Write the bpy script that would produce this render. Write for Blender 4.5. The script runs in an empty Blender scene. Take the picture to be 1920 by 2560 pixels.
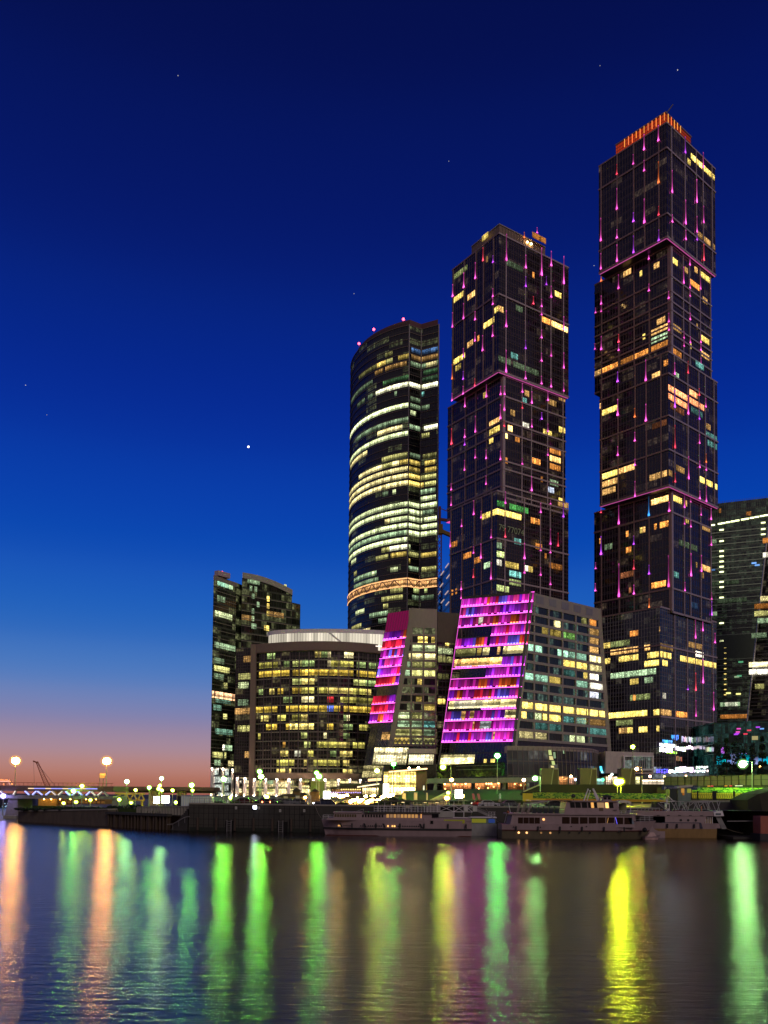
import bpy, math, random
from mathutils import Vector, Matrix
V = Vector
rad = math.radians
rnd = random.Random(11)
sc = bpy.context.scene
COL = sc.collection
Z = V((0, 0, 1))

# ------------------------------------------------------------------ camera
F, CX, CY, H = 2140.0, 960.0, 1904.0, 7.0
TH, PH = rad(2.3), 0.009
_r = V((1, 0, 0)); _u = V((0, -math.sin(TH), math.cos(TH))); CF = V((0, math.cos(TH), math.sin(TH)))
CR = _r * math.cos(PH) + _u * math.sin(PH)
CU = _u * math.cos(PH) - _r * math.sin(PH)
CAM = V((0, 0, H))
cd = bpy.data.cameras.new("camera"); cam = bpy.data.objects.new("camera", cd); COL.objects.link(cam)
cd.sensor_fit = 'HORIZONTAL'; cd.sensor_width = 36; cd.lens = F / 1920 * 36
cd.shift_y = (CY - 1280) / 1920
cd.clip_start = 0.5; cd.clip_end = 20000
cam.matrix_world = Matrix(((CR.x, CU.x, -CF.x, 0), (CR.y, CU.y, -CF.y, 0), (CR.z, CU.z, -CF.z, H), (0, 0, 0, 1)))
sc.camera = cam

def ray(px, py):
    return CR * ((px - CX) / F) + CU * ((CY - py) / F) + CF
def pt(px, py, y):
    d = ray(px, py); return CAM + d * (y / d.y)
def ptz(px, py, z):
    d = ray(px, py); return CAM + d * ((z - H) / d.z)
def proj(p):
    q = p - CAM; w = q.dot(CF); return CX + F * q.dot(CR) / w, CY - F * q.dot(CU) / w
def ray_plane(px, py, o, n):
    d = ray(px, py); return CAM + d * ((o - CAM).dot(n) / d.dot(n))
def zat(px, py, p):
    """height at which the vertical line through plan point p shows at py"""
    z0, z1 = -50.0, 500.0
    for _ in range(40):
        m = (z0 + z1) / 2
        if proj(V((p.x, p.y, m)))[1] > py: z0 = m
        else: z1 = m
    return z0
def plan_px(px, py, c, d):
    """plan point on line c + t d that shows at px (at image row py)"""
    n = V((-d.y, d.x, 0)); q = ray_plane(px, py, V((c.x, c.y, 0)), n); return V((q.x, q.y, 0))

# ------------------------------------------------------------------ mesh builder
class MB:
    def __init__(s): s.v = []; s.f = []; s.uv = []; s.c = []
    def add(s, pts, faces, uvs=None, cols=None):
        b = len(s.v); s.v += [V(p) for p in pts]
        s.c += [tuple(c) for c in cols] if cols else [(1, 1, 1)] * len(pts)
        for i, f in enumerate(faces):
            s.f.append(tuple(b + k for k in f))
            s.uv += (uvs[i] if uvs else [(0, 0)] * len(f))
    def quad(s, a, b, c, d, uv=None, cols=None):
        s.add([a, b, c, d], [(0, 1, 2, 3)], [uv] if uv else None, cols)
    def hexa(s, p, col=None):
        s.add(p, [(0, 3, 2, 1), (4, 5, 6, 7), (0, 1, 5, 4), (1, 2, 6, 5), (2, 3, 7, 6), (3, 0, 4, 7)], None, [col] * 8 if col else None)
    def box(s, o, ax, ay, az, col=None):
        o = V(o); ax = V(ax); ay = V(ay); az = V(az)
        s.hexa([o, o + ax, o + ax + ay, o + ay, o + az, o + ax + az, o + ax + ay + az, o + ay + az], col)
    def cbox(s, c, sx, sy, sz, rz=0, col=None):
        """box standing on c"""
        ax = V((math.cos(rz), math.sin(rz), 0)); ay = V((-math.sin(rz), math.cos(rz), 0))
        s.box(V(c) - ax * sx / 2 - ay * sy / 2, ax * sx, ay * sy, Z * sz, col)
    def bar(s, a, b, w, h=None, up=Z, col=None):
        a = V(a); b = V(b); d = b - a
        if d.length < 1e-6: return
        d.normalize()
        if abs(d.dot(up)) > .98: up = V((0, 1, 0))
        x = d.cross(up).normalized(); y = x.cross(d); h = h or w
        x *= w / 2; y *= h / 2
        s.hexa([a - x - y, a + x - y, a + x + y, a - x + y, b - x - y, b + x - y, b + x + y, b - x + y], col)
    def tube(s, a, b, r0, r1=None, n=8, col=None):
        a = V(a); b = V(b); r1 = r0 if r1 is None else r1
        d = (b - a).normalized(); up = Z if abs(d.z) < .9 else V((1, 0, 0))
        x = d.cross(up).normalized(); y = x.cross(d)
        p = [a + (x * math.cos(t) + y * math.sin(t)) * r0 for t in [2 * math.pi * i / n for i in range(n)]]
        p += [b + (x * math.cos(t) + y * math.sin(t)) * r1 for t in [2 * math.pi * i / n for i in range(n)]]
        fs = [(i, (i + 1) % n, n + (i + 1) % n, n + i) for i in range(n)] + [tuple(range(n))[::-1], tuple(range(n, 2 * n))]
        s.add(p, fs, None, [col] * (2 * n) if col else None)
    def ball(s, c, r, n=10, m=6, sz=1.0, col=None):
        c = V(c); p = [c + V((0, 0, r * sz))]
        for j in range(1, m):
            t = math.pi * j / m
            p += [c + V((r * math.sin(t) * math.cos(2 * math.pi * i / n), r * math.sin(t) * math.sin(2 * math.pi * i / n), r * sz * math.cos(t))) for i in range(n)]
        p.append(c - V((0, 0, r * sz))); fs = [(0, 1 + i, 1 + (i + 1) % n) for i in range(n)]
        for j in range(m - 2):
            a = 1 + j * n
            fs += [(a + i, a + n + i, a + n + (i + 1) % n, a + (i + 1) % n) for i in range(n)]
        a = 1 + (m - 2) * n; e = len(p) - 1
        fs += [(a + i, e, a + (i + 1) % n) for i in range(n)]
        s.add(p, fs, None, [col] * len(p) if col else None)
    def prism(s, pts, z0, z1, fh=3.6, off=0, top=None):
        """walls (uv: metres along, floors up) and caps; pts plan counter-clockwise"""
        n = len(pts); u = off; tp = top or pts
        for i in range(n):
            a, b = pts[i], pts[(i + 1) % n]; c, d = tp[(i + 1) % n], tp[i]; L = (V((a[0], a[1], 0)) - V((b[0], b[1], 0))).length
            s.quad((a[0], a[1], z0), (b[0], b[1], z0), (c[0], c[1], z1), (d[0], d[1], z1),
                   [(u, z0 / fh), (u + L, z0 / fh), (u + L, z1 / fh), (u, z1 / fh)]); u += L
        s.add([(q[0], q[1], z1) for q in tp], [tuple(range(n))]); s.add([(q[0], q[1], z0) for q in pts], [tuple(range(n))[::-1]])
    def loft(s, rings, close=True, cap=True):
        n = len(rings[0]); p = [q for r in rings for q in r]; fs = []
        for j in range(len(rings) - 1):
            for i in range(n if close else n - 1):
                fs.append((j * n + i, j * n + (i + 1) % n, (j + 1) * n + (i + 1) % n, (j + 1) * n + i))
        if cap: fs += [tuple(range(n))[::-1], tuple(range((len(rings) - 1) * n, len(rings) * n))]
        s.add(p, fs)
    def build(s, name, mat, parent=None, smooth=False, kind=None):
        base = V((0, 0, 0)); q = parent
        while q: base += q.location; q = q.parent
        me = bpy.data.meshes.new(name); me.from_pydata([tuple(v - base) for v in s.v], [], s.f); me.update()
        ul = me.uv_layers.new(name="UVMap"); ul.data.foreach_set("uv", [x for u in s.uv for x in u])
        ca = me.color_attributes.new("glow", 'FLOAT_COLOR', 'POINT'); ca.data.foreach_set("color", [x for c in s.c for x in (c[0], c[1], c[2], 1)])
        if smooth:
            for p in me.polygons: p.use_smooth = True
        me.materials.append(mat)
        o = bpy.data.objects.new(name, me); COL.objects.link(o)
        if parent: o.parent = parent
        if kind: o["kind"] = kind
        return o

def tag(o, label, cat, group=None):
    o["label"] = label; o["category"] = cat
    if group: o["group"] = group
    return o
def thing(name, label, cat, loc=(0, 0, 0), group=None):
    o = bpy.data.objects.new(name, None); COL.objects.link(o); o.location = V(loc); o.empty_display_size = .5
    return tag(o, label, cat, group)
def struct(o): o["kind"] = "structure"; return o

# ------------------------------------------------------------------ materials
MATS = {}
def newmat(name):
    m = bpy.data.materials.new(name); m.use_nodes = True; nt = m.node_tree; nt.nodes.clear()
    return m, nt
def N(nt, t, **kw):
    n = nt.nodes.new(t)
    for k, v in kw.items():
        if k.startswith("i_"):
            key = k[2:].replace("_", " "); n.inputs[int(key) if key.isdigit() else key].default_value = v
        else: setattr(n, k, v)
    return n
def math_(nt, op, a, b=None, c=None):
    n = nt.nodes.new("ShaderNodeMath"); n.operation = op
    for i, x in enumerate((a, b, c)):
        if x is None: continue
        if isinstance(x, (int, float)): n.inputs[i].default_value = x
        else: nt.links.new(x, n.inputs[i])
    return n.outputs[0]
def mixc(nt, fac, a, b):
    n = nt.nodes.new("ShaderNodeMix"); n.data_type = 'RGBA'
    for i, x in ((0, fac), (6, a), (7, b)):
        if isinstance(x, (int, float)): n.inputs[i].default_value = x
        elif isinstance(x, tuple): n.inputs[i].default_value = (*x[:3], 1)
        else: nt.links.new(x, n.inputs[i])
    return n.outputs[2]
def scalec(nt, c, f):
    n = nt.nodes.new("ShaderNodeVectorMath"); n.operation = 'SCALE'
    if isinstance(c, tuple): n.inputs[0].default_value = c
    else: nt.links.new(c, n.inputs[0])
    if isinstance(f, (int, float)): n.inputs[3].default_value = f
    else: nt.links.new(f, n.inputs[3])
    return n.outputs[0]

def plain(name, col, rough=.6, metal=0.0, var=.25, scale=1.5, bump=.0, spec=.4):
    if name in MATS: return MATS[name]
    m, nt = newmat(name); L = nt.links.new
    out = N(nt, "ShaderNodeOutputMaterial"); b = N(nt, "ShaderNodeBsdfPrincipled", i_Roughness=rough, i_Metallic=metal)
    b.inputs["Specular IOR Level"].default_value = spec
    geo = N(nt, "ShaderNodeNewGeometry"); mp = N(nt, "ShaderNodeMapping"); mp.inputs[3].default_value = (1, 1, .35)
    no = N(nt, "ShaderNodeTexNoise", i_Scale=scale, i_Detail=6.0, i_Roughness=.65)
    L(geo.outputs["Position"], mp.inputs[0]); L(mp.outputs[0], no.inputs["Vector"])
    f = math_(nt, 'MULTIPLY_ADD', no.outputs[0], 2 * var * 1.6, 1 - var * 1.6)
    L(scalec(nt, tuple(col), f), b.inputs["Base Color"])
    L(math_(nt, 'MULTIPLY_ADD', no.outputs[0], .25, max(0.02, rough - .12)), b.inputs["Roughness"])
    if bump:
        bu = N(nt, "ShaderNodeBump", i_Strength=bump, i_Distance=.05); L(no.outputs[0], bu.inputs["Height"]); L(bu.outputs[0], b.inputs["Normal"])
    L(b.outputs[0], out.inputs[0]); MATS[name] = m; return m

def emit(name, col, s):
    if name in MATS: return MATS[name]
    m, nt = newmat(name); out = N(nt, "ShaderNodeOutputMaterial"); e = N(nt, "ShaderNodeEmission")
    e.inputs[0].default_value = (*col, 1); e.inputs[1].default_value = s
    nt.links.new(e.outputs[0], out.inputs[0]); MATS[name] = m; return m

def glow_mat():
    """a light whose colour and strength come from the mesh"""
    m, nt = newmat("light_strip"); out = N(nt, "ShaderNodeOutputMaterial"); e = N(nt, "ShaderNodeEmission")
    a = N(nt, "ShaderNodeAttribute", attribute_name="glow"); nt.links.new(a.outputs["Color"], e.inputs[0]); nt.links.new(e.outputs[0], out.inputs[0])
    return m
def room_mat():
    """lit rooms: uv = metres along, storeys up. ceiling lamps, blinds and furniture differ from pane to pane"""
    m, nt = newmat("lit_room"); L = nt.links.new; out = N(nt, "ShaderNodeOutputMaterial"); e = N(nt, "ShaderNodeEmission")
    a = N(nt, "ShaderNodeAttribute", attribute_name="glow"); uv = N(nt, "ShaderNodeUVMap", uv_map="UVMap"); sp = N(nt, "ShaderNodeSeparateXYZ"); L(uv.outputs[0], sp.inputs[0])
    u, v = sp.outputs[0], sp.outputs[1]; fv = math_(nt, 'FRACT', v)
    cu = math_(nt, 'FLOOR', math_(nt, 'DIVIDE', u, 1.5)); cv = math_(nt, 'FLOOR', v)
    cb = N(nt, "ShaderNodeCombineXYZ"); L(cu, cb.inputs[0]); L(cv, cb.inputs[1])
    wn = N(nt, "ShaderNodeTexWhiteNoise", noise_dimensions='2D'); L(cb.outputs[0], wn.inputs[0])
    pane = math_(nt, 'MULTIPLY_ADD', wn.outputs[0], 1.0, .4)
    cb2 = N(nt, "ShaderNodeCombineXYZ"); L(math_(nt, 'MULTIPLY', u, .55), cb2.inputs[0]); L(math_(nt, 'MULTIPLY', v, 2.6), cb2.inputs[1])
    n1 = N(nt, "ShaderNodeTexNoise", i_Scale=1.0, i_Detail=3.0); L(cb2.outputs[0], n1.inputs["Vector"])
    n2 = N(nt, "ShaderNodeTexNoise", i_Scale=2.6, i_Detail=2.0); L(cb2.outputs[0], n2.inputs["Vector"])
    lamp = math_(nt, 'MULTIPLY', math_(nt, 'GREATER_THAN', n2.outputs[0], .6), math_(nt, 'GREATER_THAN', fv, .45))
    soft = math_(nt, 'MULTIPLY_ADD', n1.outputs[0], 1.5, .15)
    furn = math_(nt, 'SUBTRACT', 1.0, math_(nt, 'MULTIPLY', math_(nt, 'LESS_THAN', fv, math_(nt, 'MULTIPLY', n2.outputs[0], .62)), .72))
    f = math_(nt, 'MULTIPLY', math_(nt, 'MULTIPLY', pane, soft), furn)
    f = math_(nt, 'MULTIPLY_ADD', lamp, 1.7, f)
    L(scalec(nt, a.outputs["Color"], f), e.inputs[0]); L(e.outputs[0], out.inputs[0]); return m

def glass(name, base, dim=(.5, .55, .3), lvl=.05, amt=.22, cell=3.0, band=.24, bandcol=None, rough=.07, spec=.5):
    """curtain wall: dark panes that mirror a little unevenly, spandrel strip per storey, some rooms faintly lit"""
    m, nt = newmat(name); L = nt.links.new; out = N(nt, "ShaderNodeOutputMaterial")
    b = N(nt, "ShaderNodeBsdfPrincipled", i_Roughness=rough); b.inputs["Specular IOR Level"].default_value = spec
    uv = N(nt, "ShaderNodeUVMap", uv_map="UVMap"); sp = N(nt, "ShaderNodeSeparateXYZ"); L(uv.outputs[0], sp.inputs[0])
    u, v = sp.outputs[0], sp.outputs[1]; fv = math_(nt, 'FRACT', v); cv = math_(nt, 'FLOOR', v)
    cb = N(nt, "ShaderNodeCombineXYZ"); L(math_(nt, 'FLOOR', math_(nt, 'DIVIDE', u, cell)), cb.inputs[0]); L(cv, cb.inputs[1])
    wn = N(nt, "ShaderNodeTexWhiteNoise", noise_dimensions='2D'); L(cb.outputs[0], wn.inputs[0])
    cbp = N(nt, "ShaderNodeCombineXYZ"); L(math_(nt, 'FLOOR', math_(nt, 'DIVIDE', u, 1.5)), cbp.inputs[0]); L(cv, cbp.inputs[1])
    wp = N(nt, "ShaderNodeTexWhiteNoise", noise_dimensions='2D'); L(cbp.outputs[0], wp.inputs[0])
    cb2 = N(nt, "ShaderNodeCombineXYZ"); L(math_(nt, 'MULTIPLY', u, .8), cb2.inputs[0]); L(math_(nt, 'MULTIPLY', v, 3.0), cb2.inputs[1])
    n1 = N(nt, "ShaderNodeTexNoise", i_Scale=1.0, i_Detail=3.0); L(cb2.outputs[0], n1.inputs["Vector"])
    band_ = math_(nt, 'LESS_THAN', fv, band)
    bc = bandcol or tuple(x * 2.2 + .006 for x in base)
    pan = scalec(nt, tuple(base), math_(nt, 'MULTIPLY_ADD', wp.outputs[0], 1.2, .4))
    L(mixc(nt, band_, pan, bc), b.inputs["Base Color"])
    L(math_(nt, 'MULTIPLY_ADD', band_, .25, math_(nt, 'MULTIPLY_ADD', wp.outputs[0], .06, rough)), b.inputs["Roughness"])
    on = math_(nt, 'MULTIPLY', math_(nt, 'GREATER_THAN', wn.outputs[0], 1 - amt), math_(nt, 'SUBTRACT', 1.0, band_))
    hi = math_(nt, 'POWER', n1.outputs[0], 3.0)
    f = math_(nt, 'MULTIPLY', math_(nt, 'MULTIPLY', on, hi), math_(nt, 'MULTIPLY_ADD', wp.outputs[0], 6.0, 1.0))
    L(scalec(nt, tuple(x * lvl for x in dim), f), b.inputs["Emission Color"]); b.inputs["Emission Strength"].default_value = 1.0
    # each pane is set a hair out of true, so mirrored lights break up
    wv = N(nt, "ShaderNodeVectorMath", operation='MULTIPLY_ADD'); L(wp.outputs[1], wv.inputs[0]); wv.inputs[1].default_value = (.008,) * 3; wv.inputs[2].default_value = (-.004,) * 3
    geo = N(nt, "ShaderNodeNewGeometry"); ad = N(nt, "ShaderNodeVectorMath", operation='ADD'); L(geo.outputs["Normal"], ad.inputs[0]); L(wv.outputs[0], ad.inputs[1])
    nm = N(nt, "ShaderNodeVectorMath", operation='NORMALIZE'); L(ad.outputs[0], nm.inputs[0]); L(nm.outputs[0], b.inputs["Normal"])
    L(b.outputs[0], out.inputs[0]); return m

GLOW = glow_mat(); ROOM = room_mat()
STONE = plain("beige_stone_cladding", (.30, .26, .20), .75, var=.15)
STONE_BROWN = plain("brown_stone_cladding", (.22, .155, .12), .75, var=.15)
CONC = plain("concrete", (.27, .25, .2), .85, var=.3, scale=.6, bump=.3)
CONC_DARK = plain("wet_concrete", (.05, .046, .036), .8, var=.4, scale=.5, bump=.4)
QUAYM = plain("quay_masonry", (.11, .085, .055), .85, var=.4, scale=.8, bump=.5)
MUL = plain("bronze_mullion", (.15, .115, .11), .45, metal=.3, var=.1)
MUL_BIG = plain("copper_fascia", (.30, .19, .17), .5, metal=.2, var=.12)
MUL_GREY = plain("grey_mullion", (.32, .29, .27), .45, metal=.2, var=.1)
MUL_DARK = plain("dark_mullion", (.05, .048, .042), .5, var=.1)
ROOFM = plain("roofing_felt", (.05, .05, .055), .9)
STEEL = plain("painted_steel", (.22, .21, .2), .5, metal=.4)
STEEL_RED = plain("red_lead_steel", (.35, .1, .06), .6)
STEEL_YEL = plain("yellow_painted_steel", (.5, .3, .05), .55)
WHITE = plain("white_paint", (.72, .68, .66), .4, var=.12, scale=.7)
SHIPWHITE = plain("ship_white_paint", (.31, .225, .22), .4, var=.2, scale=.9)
BLACK = plain("black_paint", (.012, .012, .013), .4)
DARKGL = plain("tinted_glass", (.008, .008, .009), .12, var=.1, spec=.3)
ASPH = plain("asphalt", (.05, .05, .05), .85, var=.3)
PAVE = plain("granite_paving", (.2, .18, .16), .75, var=.2)
GRASS = plain("mown_grass", (.03, .05, .01), .95, var=.5, scale=3)
LEAF = plain("leaves", (.05, .085, .02), .8, var=.5, scale=2)
NEEDLE = plain("fir_needles", (.018, .035, .02), .85, var=.4)
BARK = plain("bark", (.07, .05, .035), .9)
POLE = plain("galvanised_pole", (.3, .3, .27), .5, metal=.5)
RUST = plain("rusty_sheet_steel", (.11, .075, .045), .85, var=.5, scale=1.2, bump=.4)

# colours of lamps and rooms
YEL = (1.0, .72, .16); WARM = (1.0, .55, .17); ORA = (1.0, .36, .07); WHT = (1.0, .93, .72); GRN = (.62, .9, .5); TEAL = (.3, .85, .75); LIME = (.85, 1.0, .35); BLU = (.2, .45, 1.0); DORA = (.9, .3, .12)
MAG = (1.0, .1, .62); RED = (1.0, .06, .12); PUR = (.55, .07, 1.0); ORG = (1.0, .2, .05); SKB = (.05, .35, 1.0); LIL = (.8, .11, .95)

# ------------------------------------------------------------------ facades
class Face:
    """a flat facade: O lower corner, U along, W up in the plane, n outward"""
    def __init__(s, O, U, W, width, height, fh=3.8, u0=0.0):
        s.O = V(O); s.U = V(U).normalized(); s.W = V(W).normalized(); s.n = s.U.cross(s.W).normalized(); s.w = width; s.h = height; s.fh = fh; s.maj = []; s.step = 1.5
        if s.n.dot(CAM - s.O) < 0: s.n = -s.n
    def p(s, u, v, off=0.0): return s.O + s.U * u + s.W * v + s.n * off
    def hit(s, px, py):
        q = ray_plane(px, py, s.O, s.n) - s.O
        # plane coordinates (U and W need not be at right angles)
        c = s.U.dot(s.W); a, b = q.dot(s.U), q.dot(s.W); k = 1 - c * c
        return (a - c * b) / k, (b - c * a) / k
    def u_at(s, px, v):
        y = 1500
        for _ in range(4):
            u, _v = s.hit(px, y); y = proj(s.p(u, v))[1]
        return u
    def rect(s, mb, u0, v0, u1, v1, off, col=None, uoff=0.0, cols=None):
        q = [s.p(u0, v0, off), s.p(u1, v0, off), s.p(u1, v1, off), s.p(u0, v1, off)]
        uv = [(u0 + uoff, v0 / s.fh), (u1 + uoff, v0 / s.fh), (u1 + uoff, v1 / s.fh), (u0 + uoff, v1 / s.fh)]
        mb.quad(*q, uv, cols or ([col] * 4 if col else None))
    def hbar(s, mb, u0, u1, v, w, d): mb.box(s.p(u0, v - w / 2, -.02), s.U * (u1 - u0), s.n * d, s.W * w)
    def vbar(s, mb, u, v0, v1, w, d): mb.box(s.p(u - w / 2, v0, -.02), s.U * w, s.n * d, s.W * (v1 - v0))

class Rooms:
    """collects the lit rooms of one building; the 100 largest become parts"""
    def __init__(s): s.items = []
    def add(s, face, u0, v0, u1, v1, col, k, off=.06, seed=None):
        mb = MB(); so = seed if seed is not None else rnd.randint(0, 400) * 1.5
        face.rect(mb, u0, v0, u1, v1, off, tuple(c * k for c in col), so)
        s.items.append((abs((u1 - u0) * (v1 - v0)), mb))
    def px(s, face, x0, yb, x1, col, k=1.0, storeys=1, hfrac=.74, snap=True):
        u0, v0 = face.hit(x0, yb); u1 = face.u_at(x1, v0)
        if snap:
            st = face.step; u0 = round(u0 / st) * st; u1 = max(u0 + st, round(u1 / st) * st)
            v0 = round(v0 / face.fh) * face.fh
        u0 = max(u0, 0.0); u1 = min(u1, face.w)
        if u1 - u0 < .3: return
        for q in range(storeys):
            s.add(face, u0, v0 + q * face.fh + face.fh * (1 - hfrac), u1, v0 + (q + 1) * face.fh - .05, col, k)
    def finish(s, root, name="lit_window"):
        s.items.sort(key=lambda t: -t[0])
        for a, mb in s.items[:100]: mb.build(name, ROOM, root)
        if len(s.items) > 100:
            r = MB()
            for a, mb in s.items[100:]: r.add(mb.v, mb.f, [mb.uv[4 * i:4 * i + 4] for i in range(len(mb.f))], mb.c)
            r.build("small_lit_windows", ROOM, root, kind="stuff")

def drop(face, root, px, y0, y1, col, name="facade_light", wide=.42, gain=1.0):
    """a tapering strip of light on a fin, brightest at its foot"""
    u, v0 = face.hit(px, y1); v1 = face.hit(px, y0)[1]
    if face.maj:
        b = min(face.maj, key=lambda m: abs(m - u))
        if abs(b - u) < 1.6: u = b
    if not (-1.0 < u < face.w + 1.0): return
    mb = MB(); hgt = v1 - v0; o = .62
    prof = [(0, 1.1, 2.8), (.07, 1.1, 3.4), (.14, .75, 1.7), (.28, .46, .8), (.5, .32, .38), (.85, .26, .2), (.93, .28, .4), (1.0, .42, .9)]
    P = []; C = []
    for t, w, k in prof:
        for sgn in (-1, 1):
            P.append(face.p(u + sgn * wide * w, v0 + t * hgt, o)); C.append(tuple(c * k * gain for c in col))
    n = len(prof); fs = [(2 * i, 2 * i + 1, 2 * i + 3, 2 * i + 2) for i in range(n - 1)]
    for t, w, k in prof:
        for sgn in (-1, 1):
            P.append(face.p(u + sgn * wide * w, v0 + t * hgt, o - .22)); C.append(tuple(c * k * gain for c in col))
    m = 2 * n
    for i in range(n - 1):
        for e in (0, 1): fs.append((2 * i + e, 2 * i + 2 + e, m + 2 * i + 2 + e, m + 2 * i + e))
    mb.add(P, fs, None, C); mb.build(name, GLOW, root)
# ------------------------------------------------------------------ render settings, sky
sc.view_settings.view_transform = 'Standard'; sc.view_settings.look = 'None'
sc.view_settings.exposure = 0.0; sc.view_settings.gamma = 1.0
cy = sc.cycles
cy.use_denoising = True; cy.max_bounces = 6; cy.glossy_bounces = 4; cy.diffuse_bounces = 3; cy.caustics_reflective = False; cy.caustics_refractive = False
cy.sample_clamp_indirect = 6.0; cy.use_light_tree = True
w = bpy.data.worlds.new("World"); sc.world = w; w.use_nodes = True; nt = w.node_tree; nt.nodes.clear(); L = nt.links.new
wo = N(nt, "ShaderNodeOutputWorld"); bg = N(nt, "ShaderNodeBackground"); bg.inputs[1].default_value = 1.0
tc = N(nt, "ShaderNodeTexCoord"); nrm = N(nt, "ShaderNodeVectorMath", operation='NORMALIZE'); L(tc.outputs["Generated"], nrm.inputs[0])
sx = N(nt, "ShaderNodeSeparateXYZ"); L(nrm.outputs[0], sx.inputs[0])
el = math_(nt, 'DIVIDE', math_(nt, 'ARCSINE', sx.outputs[2]), math.pi / 2)      # 0 horizon, 1 zenith
def ramp(stops, fac, interp='B_SPLINE'):
    r = nt.nodes.new("ShaderNodeValToRGB"); r.color_ramp.interpolation = interp; e = r.color_ramp.elements
    while len(e) < len(stops): e.new(.5)
    for q, (p, c) in zip(e, stops): q.position = p; q.color = (*c, 1)
    L(fac, r.inputs[0]); return r.outputs[0]
D = 1 / 90.0
dusk = ramp([(0, (.33, .11, .085)), (1.2 * D, (.44, .185, .145)), (2.6 * D, (.40, .24, .28)), (4.6 * D, (.245, .22, .39)), (7.0 * D, (.105, .20, .49)), (10.0 * D, (.028, .14, .50)), (15 * D, (.003, .074, .455)),
             (22 * D, (.0, .031, .335)), (31 * D, (.0004, .0125, .185)), (40 * D, (.0006, .0055, .095)), (48 * D, (.0008, .004, .06)), (1.0, (.001, .004, .045))], el, 'CARDINAL')
east = ramp([(0, (.22, .16, .13)), (6 * D, (.17, .125, .12)), (14 * D, (.20, .16, .22)), (30 * D, (.12, .095, .18)), (60 * D, (.02, .02, .07)), (1.0, (.001, .004, .045))], el, 'CARDINAL')
fr = N(nt, "ShaderNodeMapRange", interpolation_type='SMOOTHSTEP'); L(sx.outputs[1], fr.inputs[0]); fr.inputs[1].default_value = -.35; fr.inputs[2].default_value = .45
sky = N(nt, "ShaderNodeTexSky", sky_type='NISHITA', sun_disc=False, sun_elevation=rad(-4), sun_rotation=rad(-25)); 
mx = mixc(nt, fr.outputs[0], east, dusk)
ad = N(nt, "ShaderNodeVectorMath", operation='ADD'); L(mx, ad.inputs[0]); L(scalec(nt, sky.outputs[0], .05), ad.inputs[1])
L(ad.outputs[0], bg.inputs[0]); L(bg.outputs[0], wo.inputs[0])
# added warm fill sun from behind the camera, standing in for city light
sl = bpy.data.lights.new("city_fill", 'SUN'); sl.energy = .56; sl.angle = rad(20); sl.color = (1, .84, .77)
so = bpy.data.objects.new("city_fill", sl); COL.objects.link(so); so.rotation_euler = (rad(62), 0, rad(24)); so["kind"] = "structure"

# stars
def star(px, py, r, k, label, col=(1, .95, .9), dist=6000):
    mb = MB(); mb.ball(pt(px, py, dist), r, 6, 4)
    o = mb.build("star", emit("starlight_%d" % int(k * 100), col, k)); tag(o, label, "star", "stars in the evening sky")
star(621, 1117, 7.7, 3.0, "bright white planet low in the blue sky beside the curved tower")
star(445, 189, 3.4, .5, "faint star alone near the top of the dark sky")
star(1694, 175, 3.7, .7, "small white star high above the tallest tower")
star(1500, 164, 3.1, .35, "dim star at the very top of the sky beside a brighter one")
star(64, 963, 3.4, .6, "small star at mid height near the edge of the sky over the bridge")
star(1122, 403, 3.1, .35, "dim star above the middle tower")
star(885, 734, 3.1, .4, "dim star just above the red beacons of the curved tower")
star(1485, 664, 3.1, .5, "small star in the gap between the two square towers")
star(117, 1037, 3.1, .3, "very faint star a little below the star near the sky's edge")

# ------------------------------------------------------------------ water
def water_mat():
    m, nt = newmat("river_water"); L = nt.links.new; out = N(nt, "ShaderNodeOutputMaterial")
    geo = N(nt, "ShaderNodeNewGeometry"); mp = N(nt, "ShaderNodeMapping"); mp.inputs[3].default_value = (.5, 1.5, 1); L(geo.outputs["Position"], mp.inputs[0])
    n1 = N(nt, "ShaderNodeTexNoise", i_Scale=1.1, i_Detail=5.0, i_Roughness=.6); L(mp.outputs[0], n1.inputs["Vector"])
    n2 = N(nt, "ShaderNodeTexNoise", i_Scale=.035, i_Detail=3.0); L(geo.outputs["Position"], n2.inputs["Vector"])
    bu = N(nt, "ShaderNodeBump", i_Strength=1.0, i_Distance=.075); L(n1.outputs[0], bu.inputs["Height"])
    gl = N(nt, "ShaderNodeBsdfGlass", distribution='BECKMANN', i_IOR=1.33); gl.inputs["Color"].default_value = (.96, .96, .96, 1)
    L(bu.outputs[0], gl.inputs["Normal"]); L(math_(nt, 'MULTIPLY_ADD', n2.outputs[0],   .06, .17), gl.inputs["Roughness"])
    L(gl.outputs[0], out.inputs[0]); return m
mb = MB(); mb.quad((-2500, -600, 0), (2500, -600, 0), (2500, 3500, 0), (-2500, 3500, 0)); struct(mb.build("river_water", water_mat()))
mb = MB(); mb.quad((-2500, -600, -4), (2500, -600, -4), (2500, 3500, -4), (-2500, 3500, -4)); struct(mb.build("river_bed_ground", plain("river_mud", (.02, .018, .012), .95)))

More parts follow.
